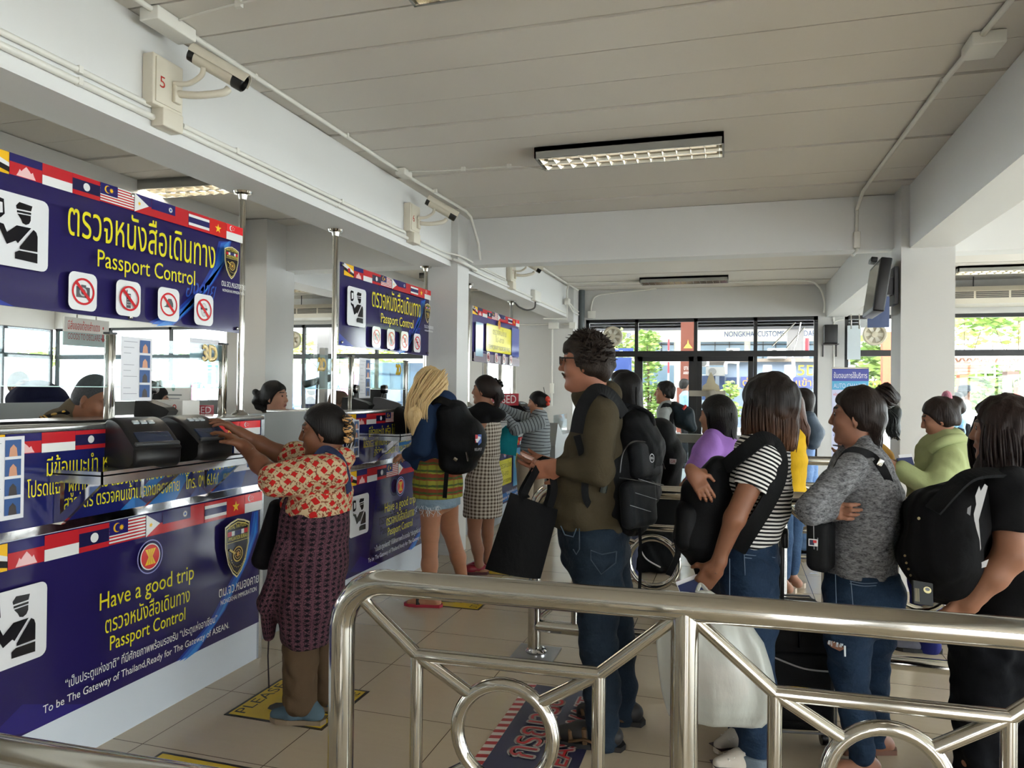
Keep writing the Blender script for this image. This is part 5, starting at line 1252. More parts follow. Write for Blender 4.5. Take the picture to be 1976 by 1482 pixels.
# ================================================================ the woman at the nearest counter
def old_woman():
    q, F, B, t, hc = fig('older woman in red checked blouse and purple sarong with both arms raised to the scanner', 3.5, -6, 4, (622, 830), (585, 1380), bd=8)
    f, l, u = F; s = .96
    SK = skin_mat('skin_old_woman', (112, 72, 50))
    T = stations([(884, 618, 664, .10), (908, 592, 672, .18), (942, 562, 676, .195), (975, 550, 675, .20), (990, 550, 672, .19)], 3.5, l, k=.03)
    shL, elL, wrL = q(634, 912, -.15), q(534, 924, -.21), q(471, 862, -.06); shR, elR, wrR = q(612, 900, .16), q(540, 876, .20), q(466, 838, .12)
    aL = limb([shL, elL], [.088, .080], k=.03); aR = limb([shR, q(566, 884, .19)], [.082, .075], k=.03)
    fore = limb([q(575, 920, -.2), elL, q(500, 895, -.14), wrL], [.048, .046, .040, .026], k=.02) + limb([q(590, 890, .18), elR, q(500, 856, .16), wrR], [.046, .044, .038, .026], k=.02)
    legs = limb([q(580, 1190, -.06), q(582, 1300, -.06), q(585, 1365, -.06)], [.07, .06, .05], k=.02) + limb([q(622, 1180, .09), q(624, 1290, .09), q(628, 1350, .09)], [.068, .056, .048], k=.02)
    hips = stations([(985, 552, 668, .18), (1090, 548, 664, .19), (1185, 556, 645, .16)], 3.5, l, k=.03)
    neck = [rc(q(648, 882), hc - .07 * u - .02 * f, .055, .052, k=.03), rc(q(618, 872), q(640, 886), .03, .04, k=.03)]
    hd = hand_prims(wrL, q(440, 838, -.03) - wrL, -CFW * .2 - UP * .8, 1, 1.0, (.25, .3, .25), .16, .4) + hand_prims(wrR, q(438, 818, .10) - wrR, -UP * .9 - CRT * .2, -1, 1.0, (.3, .35, .3), .16, .3)
    soft('body', head_prims(hc, F, s, True, .8) + neck + shrink(T + aL + aR + hips + legs, .014) + fore + hd, .005, [SK, BROW, LIP], t)
    soft('blouse', T + aL + aR + [rc(q(628, 886), q(664, 884), .05, .055, k=.03), cut(q(600, 988), (.05, 0, -1)), cut(q(527, 920, -.2), q(500, 895, -.2) - q(560, 930, -.2)) if False else Prim(rc(q(640, 850), q(625, 872), .06, .05).fn, q(560, 800) - .2, q(680, 890) + .2, op='s', k=.01)], .006, [BLOUSE], t, wrinkle(2, .006, 30, 6), gc=True)
    tr = soft('trousers', limb([q(582, 1150, -.06), q(580, 1260, -.06), q(578, 1350, -.06)], [.085, .078, .078], k=.02) + limb([q(626, 1150, .09), q(628, 1270, .09), q(628, 1336, .09)], [.08, .068, .064], k=.02), .006, [cloth('trousers_brown', (82, 66, 50), .85, .1, .35)], t, wrinkle(12, .005, 34, 5, (1, 1, .6)))
    sk = stations([(978, 550, 673, .195), (1010, 546, 672, .20), (1080, 534, 668, .205), (1150, 536, 660, .20), (1215, 545, 648, .185)], 3.5, l, k=.04)
    sk += [econe(q(560, 1040, -.06), q(516, 1160, -.05), (.12, .05), (.10, .045), l, k=.05), econe(q(516, 1160, -.05), q(519, 1228, -.04), (.09, .04), (.03, .02), l, k=.03)]
    hem = cut(q(600, 1200), unit(-UP + .10 * (-CRT)))
    soft('sarong', sk + [Prim(None, hem.lo, hem.hi, op='x', clip=[(q(560, 1207), unit(V3(0, 0, -1) - CRT * .02 * -1 + (0.0 * CFW)))]) if False else cut(q(520, 1232), -UP)], .006, [SARONG], t, wrinkle(21, .006, 26, 5, (1, 1, .35)), gc=True)
    MB().tube([q(519, 1225, -.04), q(517, 1265, -.04), q(519, 1328, -.04)], .0035, 6).build('hanging_cord', mat('cord_dark', (40, 30, 32), .8), t)
    sh = cloth('slip_on_blue', (76, 94, 104), .85, .15, .15); so = mat('espadrille_sole', (120, 104, 84), .8)
    shoe('slip_on_shoe', t, V3(*(q(596, 1378, -.06)[:2]), .08), -CRT + .12 * CFW, sh, so, .98, .075); shoe('slip_on_shoe', t, V3(*(q(634, 1362, .09)[:2]), .08), -CRT + .2 * CFW, sh, so, .98, .075)
    hp = hair_cap(hc, F, s, .014, .066) + [ell(hc - .085 * f + .0 * u, (.055, .062, .06), np.array((f, l, u)), k=.03), ell(hc - .125 * f - .015 * u, (.03, .04, .05), np.array((f, l, u)), k=.02)]
    ho = soft('hair', hp, .005, [HAIRK], t, extra=hang(hc, F, [(-.11, 0, .0), (-.135, 0, -.05), (-.12, 0, -.10)], 14, .02, 3, r=.002))
    c = MB(); cb = hc - .128 * f + .045 * l
    for k, z in ((0, .045), (1, .0), (2, -.045)):
        c.lathe(cb + z * u + .005 * f, l, [(0, -.035), (.018, -.03), (.026, 0), (.018, .03), (0, .035)], 14)
    t2 = NT('tortoise_clip'); tx = t2.noise(t2.scale(t2.coord(), (1, 1, 4)), 42, 1); t2.col(t2.mix(t2.math('GREATER_THAN', tx, .5), lin((24, 18, 14)), lin((196, 150, 92)))); t2.pr(.25)
    c.build('hair_clip', t2.m, ho)
    eyes(t, hc, F, s)
    bg_ = thing('shoulder_bag', 'black shoulder bag on a navy strap at the front of the woman in the sarong', 'bag', tuple(q(520, 1080)))
    soft('bag_body', [econe(q(535, 975, .08), q(512, 1078, .06), (.10, .035), (.12, .06), l, k=.03)], .006, [cloth('bag_velvet', (18, 17, 20), .8)], bg_)
    st = MB(); strap(st, [q(540, 965, -.02), q(580, 925, -.22), q(612, 880, -.15), q(630, 866, -.13), q(655, 882, -.15), q(668, 912, -.13), q(674, 950, -.08)], .034, .005, lambda x: (x - q(620, 930)) * V3(1, 1, .6)); st.build('strap', cloth('strap_navy', (40, 48, 74), .7), bg_)
    gb = MB(); gb.tube([q(488, 876, -.10) + .026 * np.array((math.cos(a) * UP + math.sin(a) * CFW)) for a in np.linspace(0, 6.28, 20, endpoint=False)], .002, 5, closed=True); gb.build('bracelet', STEEL, t)
old_woman()

# ================================================================ blonde girl with backpack
def blonde():
    q, F, B, t, hc = fig('blonde long haired girl in navy hoodie, plaid shirt and denim shorts with black backpack', 5.35, 40, 2, (826, 743), (850, 1150))
    f, l, u = F; b_, bl = B[0], B[1]
    T = stations([(776, 812, 872, .12), (800, 800, 885, .18), (850, 796, 885, .17), (900, 804, 886, .155), (945, 806, 886, .17)], 5.35, bl, k=.03)
    shL, elL, wrL = q(822, 792, -.15), q(812, 865, -.22), q(786, 880, -.10)
    shR, elR, wrR = q(880, 792, .12), q(880, 860, .2), q(800, 872, .25)
    aL = limb([shL, elL, wrL], [.072, .058, .044], k=.03); aR = limb([shR, elR, wrR], [.068, .056, .044], k=.03)
    lg = limb([q(832, 950, -.05), q(830, 1030, -.05), q(829, 1090, -.05), q(831, 1148, -.05)], [.092, .062, .056, .038], k=.03) + limb([q(862, 950, .12), q(868, 1020, .18), q(884, 1075, .26), q(894, 1126, .33)], [.09, .062, .056, .038], k=.03)
    feet = foot_prims(q(831, 1150, -.05) * V3(1, 1, 0) + UP * .07, -CRT + .1 * CFW) + foot_prims(q(896, 1130, .34) * V3(1, 1, 0) + UP * .07, -CRT + .3 * CFW)
    hips = stations([(930, 806, 884, .16), (965, 808, 882, .165)], 5.35, bl, k=.03)
    hd = hand_prims(wrL, q(770, 880, -.02) - wrL, -UP, 1, .95)
    soft('body', head_prims(hc, F, .97) + [rc(q(842, 776), hc - .07 * u, .05, .045, k=.03)] + shrink(T + aL + aR + hips, .014) + lg + feet + hd, .0065, [skin_mat('skin_blonde', (176, 126, 98)), BROW, LIP], t)
    soft('hoodie', T[:3] + aL + aR + [ell(q(848, 770, -.02), (.125, .12, .07), k=.03), ell(q(800, 895, -.06), (.07, .06, .07), k=.03), cut(q(840, 905), -UP), cut(wrL, wrL - elL)], .0075, [cloth('hoodie_navy', (30, 46, 72), .9, .15, .4)], t, wrinkle(31, .006, 26, 5))
    soft('plaid_shirt', stations([(895, 804, 886, .175), (930, 802, 889, .185), (957, 803, 890, .19)], 5.35, bl, k=.03) + [cut(q(840, 958), -UP)], .007, [PLAID], t, wrinkle(33, .006, 34, 5, (1, 1, .2)), gc=True)
    so = soft('shorts', hips + limb([q(832, 950, -.05), q(831, 985, -.05)], [.105, .098], k=.02) + limb([q(862, 950, .12), q(864, 978, .13)], [.10, .095], k=.02) + [cut(q(840, 978), (0, 0, -1))], .0065, [denim('denim_light', (112, 136, 156), (160, 180, 194))], t)
    fr = MB(); rng = random.Random(2)
    for i in range(26):
        x = rng.uniform(804, 848); fr.tube(bez([q(x, 976, -.15), q(x + rng.uniform(-6, 6), 984, -.155), q(x + rng.uniform(-8, 8), 980 + rng.uniform(2, 18), -.155)], 3), .0015, 4)
    fr.build('frayed_hem', mat('denim_thread', (206, 214, 220), .8), so)
    for a in (q(831, 1150, -.05), q(896, 1130, .34)):
        g = a * V3(1, 1, 0); d = unit(-CRT + .15 * CFW); sd = np.cross(UP, d)
        out = [(-.09, 0), (-.075, .034), (0, .036), (.09, .046), (.15, .042), (.19, .02), (.195, 0)]; out += [(x, -y) for x, y in reversed(out[1:-1])]
        sp_ = MB().prism(out, g + UP * .001, d, sd, UP, .02).build('sandal', mat('sandal_red', (168, 40, 60), .5), t)
        MB().tube([g + d * .08 + sd * .045 + UP * .02, g + d * .085 + sd * .03 + UP * .055, g + d * .09 + UP * .062, g + d * .085 - sd * .03 + UP * .055, g + d * .08 - sd * .045 + UP * .02], .014, 7, flat=.5).build('sandal_strap', BLACKP, sp_)
    hp = hair_cap(hc, F, .97, .02, .06) + limb([hc + .04 * l + .01 * u, hc + .085 * l - .02 * f - .09 * u, q(803, 800, -.2), q(797, 835, -.22)], [.07, .062, .05, .02], k=.04) + [ell(hc - .08 * f - .03 * u, (.07, .095, .10), np.array((f, l, u)), k=.03), econe(hc - .08 * f - .06 * u, q(855, 790, -.02), (.09, .05), (.05, .03), bl, k=.03)]
    hm = MB(); rng = random.Random(5)
    for i in range(110):
        a = rng.uniform(0, 1); sx, sy = 800 + 50 * a, 735 + rng.uniform(-15, 15); ex, ey = 784 + 34 * a + rng.uniform(-4, 8), 800 + 40 * rng.random() * (1 - .5 * a)
        hm.tube(bez([q(sx + 14, sy - 8, -.10), q(sx - 2, sy + 12, -.16), q(ex, (sy + ey) / 2 + 6, -.19 - .04 * a), q(ex, ey, -.21 - .02 * a)], 4), [.005] * 10 + [.004, .002, .001], 5)
    for i in range(60):
        a = rng.uniform(-1, 1); hm.tube(bez([hc - .05 * f + a * .07 * l + .09 * u, hc - .12 * f + a * .085 * l - .0 * u, q(846 + a * 16, 772 + rng.uniform(0, 12), -.05)], 4), [.005] * 7 + [.003, .001], 5)
    soft('hair', hp, .006, [HAIRY], t, wrinkle(6, .004, 60, 5, (1, 1, .1)), extra=hm)
    bp = thing('backpack', 'black round backpack with a small red and blue emblem on the blonde girl', 'backpack', tuple(q(885, 910)))
    R = np.array((bl, b_, UP))
    soft('pack_body', [econe(q(872, 795, -.12), q(888, 850, -.12), (.13, .10), (.17, .15), bl, k=.04), econe(q(888, 850, -.12), q(886, 892, -.12), (.17, .155), (.16, .11), bl, k=.04), ell(q(908, 848, -.16), (.11, .12, .15), k=.05)], .008, [BAGK], bp, wrinkle(41, .005, 24, 5))
    st = MB(); strap(st, [q(835, 775, -.16), q(850, 772, -.19), q(872, 782, -.2), q(890, 800, -.2)], .06, .012, -CFW + UP); st.build('shoulder_strap', BAGK, bp)
    st = MB(); strap(st, [q(862, 912, -.2), q(860, 935, -.2), q(858, 961, -.2)], .03, .004, -CFW); st.build('hanging_strap', BAGK, bp)
    n = unit(-CFW * .8 + CRT * .6); U_ = np.cross(UP, n); pr = Print(q(917, 860, -.315), U_, UP, n, rough=.5)
    pr.poly([(0, .02), (.04, .02), (.045, .07), (.0, .075)], (190, 44, 54)); pr.poly([(.025, .0), (.05, .02), (.05, .075), (.02, .075)], (60, 96, 170)); pr.poly([(.0, .045), (.045, .05), (.04, .06), (.02, .062), (.018, .02), (.01, .02)], (226, 226, 230)); pr.text('RSUPST', -.005, -.035, .055, (190, 190, 194), .01, h=.026); pr.build('emblem', bp)
    MB().tube([q(900, 872, -.32), q(903, 890, -.32)], .006, 6).tube([q(876, 884, -.30), q(882, 888, -.3)], .012, 6).build('zip_pull', STEEL, bp)
blonde()

# ================================================================ woman in the checked dress
def check_woman():
    q, F, B, t, hc = fig('woman in brown checked dress with black yoke and flower hair tie at the second counter', 6.3, 18, -2, (934, 752), (920, 1095))
    f, l, u = F; bl = B[1]
    T = stations([(786, 918, 950, .12), (800, 908, 962, .165), (835, 908, 965, .17), (876, 914, 962, .145)], 6.3, bl, k=.03)
    S = stations([(870, 914, 962, .145), (925, 901, 967, .18), (960, 897, 969, .19), (1000, 894, 969, .19)], 6.3, bl, k=.03)
    sh, el, wr = q(930, 808, -.14), q(915, 850, -.16), q(890, 840, .0); sh2, el2, wr2 = q(930, 806, .15), q(915, 850, .18), q(885, 838, .12)
    aL = limb([sh, el, wr], [.055, .042, .028], k=.02); aR = limb([sh2, el2, wr2], [.055, .042, .028], k=.02)
    lg = limb([q(917, 985, -.05), q(915, 1030, -.05), q(922, 1060, -.05), q(924, 1088, -.05)], [.075, .052, .05, .033], k=.02) + limb([q(940, 985, .1), q(941, 1030, .1), q(941, 1075, .1)], [.07, .05, .034], k=.02)
    ft = foot_prims(q(925, 1095, -.05) * V3(1, 1, 0) + UP * .08, -CRT) + foot_prims(q(941, 1084, .1) * V3(1, 1, 0) + UP * .08, -CRT)
    soft('body', head_prims(hc, F, .95, True, .85) + [rc(q(944, 786), hc - .07 * u, .05, .046, k=.03)] + shrink(T + S[:-1], .014) + aL + aR + lg + ft + hand_prims(wr, -CRT, -UP, 1, .95), .0065, [SKIN_B, BROW, LIP], t)
    sl = limb([sh, el], [.064, .058], k=.02) + limb([sh2, el2], [.064, .058], k=.02)
    soft('black_yoke', [p for p in T[:2]] + [ell(q(934, 800), (.19, .17, .075), k=.03)] + sl + [cut(q(935, 815), unit(V3(0, 0, -1) + .5 * CRT * 0))], .007, [cloth('yoke_black', (16, 16, 18))], t)
    o = soft('dress', [Prim((lambda p: lambda X, Y, Z: p.fn(X, Y, Z) - .003)(p), p.lo - .01, p.hi + .01, p.uv, 0, .03) for p in T[1:]] + S + [cut(q(935, 995), -UP), cut(q(934, 811), UP - .3 * CRT)], .007, [CHECK], t, wrinkle(51, .004, 24, 5), gc=True)
    for a in (q(925, 1095, -.05), q(941, 1084, .1)): shoe('shoe', t, a * V3(1, 1, 0) + UP * .08, -CRT, mat('shoe_maroon', (138, 28, 48), .3), mat('sole_maroon', (70, 20, 28), .5), .95, .045)
    hp = hair_cap(hc, F, .95, .014, .062) + [ell(hc - .085 * f + .01 * u, (.05, .055, .055), np.array((f, l, u)), k=.03)] + limb([q(958, 750), q(963, 765), q(957, 784)], [.045, .04, .012], k=.03)
    ho = soft('hair', hp, .006, [HAIRB], t, extra=hang(hc, F, [(-.10, 0, .0), (-.13, 0, -.08), (-.11, 0, -.16)], 30, .025, 8))
    fl = MB(); rng = random.Random(3)
    for i in range(14):
        c = q(962, 744) + V3(rng.uniform(-.04, .04), rng.uniform(-.04, .04), rng.uniform(-.055, .05)); fl.lathe(c, rng.choice([(1, 0, 0), (0, 1, .3), (0, -1, .4)]), [(0, -.004), (.02, 0), (.012, .012), (0, .012)], 6)
    fl.build('flower_hair_tie', BLACKP, ho); eyes(t, hc, F, .95)
check_woman()

# ================================================================ woman in the striped jumper at the third counter
def jumper_woman():
    q, F, B, t, hc = fig('woman in grey striped jumper with red hair clip reaching to the third counter scanner', 8.3, 10, 6, (1036, 776), (1020, 1050))
    f, l, u = F; bl = B[1]
    T = stations([(800, 1026, 1056, .12), (822, 1014, 1060, .18), (860, 1005, 1061, .19), (892, 1003, 1062, .185), (905, 1004, 1061, .18)], 8.3, bl, k=.03)
    sh, el, wr = q(1040, 815, -.16), q(996, 829, -.22), q(974, 802, -.15); sh2, el2, wr2 = q(1030, 808, .15), q(998, 802, .2), q(968, 785, .1)
    aL = limb([sh, el, wr], [.075, .062, .042], k=.03); aR = limb([sh2, el2, wr2], [.07, .06, .042], k=.03)
    lg = limb([q(1014, 890, -.06), q(1014, 980, -.06), q(1016, 1040, -.06)], [.105, .08, .07], k=.02) + limb([q(1034, 890, .1), q(1036, 980, .1), q(1038, 1030, .1)], [.1, .08, .07], k=.02)
    soft('body', head_prims(hc, F, .93, True, .8) + [rc(q(1044, 802), hc - .07 * u, .05, .046, k=.03)] + shrink(T + aL + aR + lg, .014) + hand_prims(wr, q(960, 792) - q(974, 802), -UP, 1, .95) + hand_prims(wr2, q(955, 780) - q(968, 785), -UP, -1, .95), .0075, [SKIN_B, BROW, LIP], t)
    soft('jumper', T + aL + aR + [cut(q(1030, 893), -UP)], .008, [JUMP], t, wrinkle(61, .005, 24, 5), gc=True)
    soft('trousers', lg + [cut(q(1030, 880), UP)], .009, [cloth('trousers_beige', (150, 138, 122))], t)
    for a in (q(1012, 1046, -.06), q(1036, 1036, .1)): shoe('shoe', t, a * V3(1, 1, 0) + UP * .08, -CRT, BLACKP, BLACKP, .95)
    hp = hair_cap(hc, F, .93, .014, .06) + [ell(hc - .10 * f + .01 * u, (.055, .055, .065), np.array((f, l, u)), k=.03)]
    ho = soft('hair', hp, .007, [HAIRK], t)
    MB().lathe(hc - .125 * f + .04 * l + .02 * u, l, [(0, -.03), (.03, -.02), (.035, 0), (.02, .02), (0, .025)], 12).lathe(hc - .125 * f + .04 * l - .03 * u, l, [(0, -.03), (.022, -.02), (.026, 0), (.015, .02), (0, .025)], 10).build('red_hair_clip', mat('clip_red', (196, 54, 32), .3), ho)
    MB().tube([hc - .1 * f + .08 * u, hc - .09 * f + .16 * u], .004, 6).build('hair_stick', BLACKP, ho)
    tb = thing('cloth_bag', 'small teal cloth bag hanging below the arms of the woman in the striped jumper', 'bag', tuple(q(980, 878)))
    c = [q(964, 822, -.1), q(1001, 832, -.1), q(996, 880, -.1), q(957, 873, -.1)]; nn = CFW
    m = MB(); m.rings([[a * (1 - s_) + b * s_ + nn * k * .02 * math.sin(math.pi * s_) for s_ in np.linspace(0, 1, 6)] + [a * (1 - s_) + b * s_ - nn * .02 * k * math.sin(math.pi * s_) for s_ in np.linspace(1, 0, 6)[1:-1]] for a, b, k in ((c[0], c[1], .4), (c[0] * .5 + c[3] * .5, c[1] * .5 + c[2] * .5, 1.2), (c[3], c[2], .6))]); m.build('bag_body', cloth('teal_cloth', (28, 128, 140), .8), tb)
    h_ = MB(); strap(h_, [c[0] * .7 + c[1] * .3, q(982, 805, -.14), c[0] * .3 + c[1] * .7], .02, .004, -CFW); h_.build('handle', cloth('teal_cloth', (28, 128, 140), .8), tb)
jumper_woman()

# ================================================================ woman in the striped T-shirt
def tee_woman():
    q, F, B, t, hc = fig('woman in black and white striped shirt with dark bob, backpack worn in front', 3.15, 50, 0, (1480, 779), (1460, 1470), bd=32)
    f, l, u = F; b_, bl = B[0], B[1]
    SK = skin_mat('skin_tee_woman', (130, 88, 66))
    T = stations([(850, 1448, 1512, .11), (872, 1424, 1522, .165), (930, 1404, 1524, .165), (985, 1402, 1516, .15), (1045, 1406, 1500, .155)], 3.15, bl, k=.03)
    sh, el, wr = q(1472, 885, -.15), q(1418, 1000, -.20), q(1381, 1095, -.17)
    sh2, el2, wr2 = q(1462, 880, .14), q(1430, 925, .22), q(1338, 914, -.15)
    slL = limb([sh, q(1448, 945, -.17)], [.072, .066], k=.03); slR = limb([sh2, q(1440, 930, .2)], [.07, .062], k=.03)
    aL = limb([sh, el, wr], [.052, .041, .024], k=.02); aR = limb([sh2, el2, wr2], [.05, .04, .024], k=.02)
    lgN = limb([q(1446, 1105, -.07), q(1450, 1200, -.08), q(1452, 1310, -.09), q(1456, 1390, -.09), q(1463, 1478, -.09)], [.118, .10, .085, .078, .07], k=.03)
    lgF = limb([q(1440, 1105, .09), q(1440, 1220, .1), q(1434, 1320, .10), q(1438, 1400, .12), q(1440, 1440, .12)], [.115, .09, .075, .068, .06], k=.03)
    hips = stations([(1024, 1412, 1496, .155), (1070, 1404, 1498, .16), (1115, 1388, 1498, .165)], 3.15, bl, k=.03)
    hd = hand_prims(wr, q(1348, 1137, -.14) - wr, CFW * .9 + CRT * .2, -1, .98, (.45, .6, .4), .05, .5) + hand_prims(wr2, q(1360, 950, -.19) - wr2, CFW + CRT * .1, 1, .80, (.35, .45, .3), .06, .3)
    soft('body', head_prims(hc, F, .95, True, .85) + [rc(q(1484, 850), hc - .07 * u, .05, .047, k=.03)] + shrink(T[:-1] + hips + lgN + lgF, .018) + aL + aR + hd, .005, [SK, BROW, LIP], t)
    soft('striped_shirt', T + slL + slR + [ell(q(1480, 858), (.085, .085, .03), k=.02), cut(q(1450, 1036), unit(-UP + .18 * CRT)), cut(q(1446, 950, -.18), unit(q(1418, 1000, -.20) - sh))], .0055, [TEE], t, wrinkle(71, .005, 28, 5), gc=True) if False else \
        soft('striped_shirt', T + [Prim((lambda p: p.fn)(p), p.lo, p.hi, p.uv, 0, .03, clip=[(q(1450, 944, -.18), unit(el - sh))]) for p in slL] + slR + [ell(q(1480, 856), (.085, .085, .03), k=.02), cut(q(1450, 1046), unit(-UP + .15 * CRT))], .0055, [TEE], t, wrinkle(71, .005, 28, 5), gc=True)
    jn = soft('jeans', hips + lgN + lgF + [cut(q(1440, 1028), UP), cut(q(1460, 1455), unit(-UP))], .006, [denim('denim_blue', (19, 33, 54), (42, 63, 88))], t, wrinkle(73, .005, 26, 5))
    cf = denim('denim_cuff', (98, 112, 126), (130, 142, 152))
    soft('cuff', limb([q(1461, 1452, -.09), q(1464, 1492, -.09)], [.082, .078], k=.01) + [cut(q(1460, 1450, -.09), UP), cut(q(1464, 1494, -.09), -UP)], .006, [cf], jn); soft('cuff', limb([q(1441, 1420, .12), q(1443, 1452, .12)], [.072, .07], k=.01) + [cut(q(1440, 1416, .12), UP), cut(q(1440, 1452, .12), -UP)], .006, [cf], jn)
    z_ = -.172
    for path in ([(1436, 1070), (1438, 1110), (1444, 1138), (1464, 1150), (1470, 1136)], [(1436, 1070), (1496, 1076)], [(1436, 1076), (1496, 1082)], [(1408, 1078), (1408, 1150)]): MB().tube([q(x, y, z_ + (.06 if x > 1480 else 0)) for x, y in path], .0018, 5).build('pocket_stitching', mat('stitch_light', (96, 114, 134), .8), jn)
    wh = cloth('canvas_white', (206, 198, 186), .8, .06, .15)
    for a, dr in ((q(1446, 1462, .12), -CRT - .45 * CFW), (q(1462, 1500, -.09), -CRT - .1 * CFW)):
        a = V3(a[0], a[1], .09); so = shoe('sneaker', t, a, dr, wh, mat('rubber_white', (214, 206, 192), .6), 1.0, .08); d = unit(dr * V3(1, 1, 0)); sd = np.cross(UP, d); g = V3(a[0], a[1], 0); m = MB()
        for k in range(5): m.tube([g + d * (.045 + .022 * k) + sd * .03 + UP * (.088 - .008 * k), g + d * (.05 + .022 * k) + UP * (.098 - .010 * k), g + d * (.045 + .022 * k) - sd * .03 + UP * (.088 - .008 * k)], .004, 5)
        m.build('laces', mat('lace_white', (226, 222, 214), .7), so); MB().prism([(a_, b_2) for a_, b_2 in ((-.088, -.04), (.19, -.04), (.19, .04), (-.088, .04))], g + UP * .0235, d, sd, UP, .003).build('sole_stripe', mat('stripe_dark', (52, 40, 46), .5), so)
    # bob haircut
    hp = hair_cap(hc, F, .95, .024, .06) + [econe(hc - .02 * f + .03 * u, q(1484, 835), (.098, .105), (.108, .112), bl, k=.04), econe(q(1484, 835), q(1486, 862), (.105, .108), (.095, .098), bl, k=.03),
            Prim(ell(hc + .125 * f - .04 * u, (.075, .066, .16), np.array((f, l, u))).fn, hc - .3, hc + .3, op='s', k=.02), cut(q(1484, 866), unit(-UP - .08 * CRT))]
    hm = MB(); rng = random.Random(6)
    for i in range(190):
        a = rng.uniform(-2.6, 2.6); dr = -math.cos(a) * b_ + math.sin(a) * bl; top = hc + .06 * u + dr * .085; bt = q(1485, 858 + rng.uniform(-14, 14)) + dr * rng.uniform(.09, .112)
        hm.tube(bez([top, (top + bt) / 2 + dr * .022, bt], 4), [.0045] * 7 + [.003, .001], 5)
    t2 = NT('hair_ombre'); v = t2.coord(); _, _, z = t2.sep(v); n = t2.noise(t2.scale(v, (1, 1, .05)), 170, 4); g = t2.math('MULTIPLY', t2.math('SUBTRACT', 1.505, z), 6.0); g.node.use_clamp = True
    t2.col(t2.mix(g, t2.mix(n, lin((12, 10, 10)), lin((34, 26, 23))), t2.mix(n, lin((48, 30, 20)), lin((104, 68, 44))))); t2.pr(.5, 0, .22); t2.bump(n, .6, .006)
    soft('hair', hp, .0055, [t2.m], t, wrinkle(7, .004, 70, 5, (1, 1, .06)), extra=hm); eyes(t, hc, F, .95)
    w = MB(); wd_ = unit(wr - el); w.tube([wr - wd_ * .012, wr + wd_ * .016], .0285, 18); wo = w.build('watch_strap', BLACKP, t); n_ = unit(-CFW + .2 * CRT + .3 * UP); MB().obox(wr + n_ * .029, (.03, .024, .006), np.array((wd_, np.cross(n_, wd_), n_))).build('watch_face', STEEL, wo)
    MB().tube([wr2 - unit(wr2 - el2) * .02 + .027 * (math.cos(a) * np.array(frame(wr2 - el2)[0]) + math.sin(a) * np.array(frame(wr2 - el2)[1])) for a in np.linspace(0, 6.28, 18, endpoint=False)], .003, 5, closed=True).build('bracelet', mat('bracelet_brown', (70, 46, 34), .5), t)
    bp = thing('backpack', 'black backpack worn on the front of the woman in the striped shirt', 'backpack', tuple(q(1350, 1060)))
    soft('pack_body', [econe(q(1392, 905, .02), q(1365, 960, .0), (.13, .055), (.16, .10), bl, k=.04), econe(q(1365, 960, .0), q(1354, 1035, .0), (.16, .11), (.16, .11), bl, k=.04), econe(q(1354, 1035), q(1362, 1062), (.16, .105), (.14, .08), bl, k=.03)], .0065, [BAGK], bp, wrinkle(75, .005, 26, 5))
    soft('front_pocket', [econe(q(1340, 985, -.03), q(1338, 1040, -.03), (.12, .07), (.13, .07), bl, k=.04)], .0065, [cloth('bag_black_panel', (20, 21, 23), .5, .1, .3)], bp)
    m = MB(); strap(m, [q(1400, 900, -.13), q(1440, 868, -.20), q(1472, 846, -.18), q(1496, 856, -.15), q(1506, 890, -.17), q(1500, 930, -.20), q(1478, 975, -.215), q(1450, 1020, -.20), q(1424, 1062, -.16)], .062, .012, lambda x: (x - q(1455, 940, .0)) * V3(1, 1, .6)); m.build('shoulder_strap', BAGK, bp)
    m = MB(); strap(m, [q(1305, 1040, -.08), q(1308, 1070, -.08), q(1290, 1110, -.06)], .025, .004, -CFW); m.build('hanging_strap', BAGK, bp)
    pb = thing('passport', 'blue passport with white slip held low by the woman in striped shirt', 'passport', tuple(q(1330, 1135, -.14)))
    R = np.array((unit(q(1352, 1118) - q(1310, 1134)), unit(-CFW + .5 * UP), UP)); R[2] = np.cross(R[0], R[1])
    MB().obox(q(1336, 1136, -.15), (.10, .008, .062), R).build('cover', mat('passport_navy', (30, 44, 92), .5), pb); MB().obox(q(1329, 1127, -.140), (.092, .003, .050), R).build('paper_slip', PAPER, pb)
tee_woman()

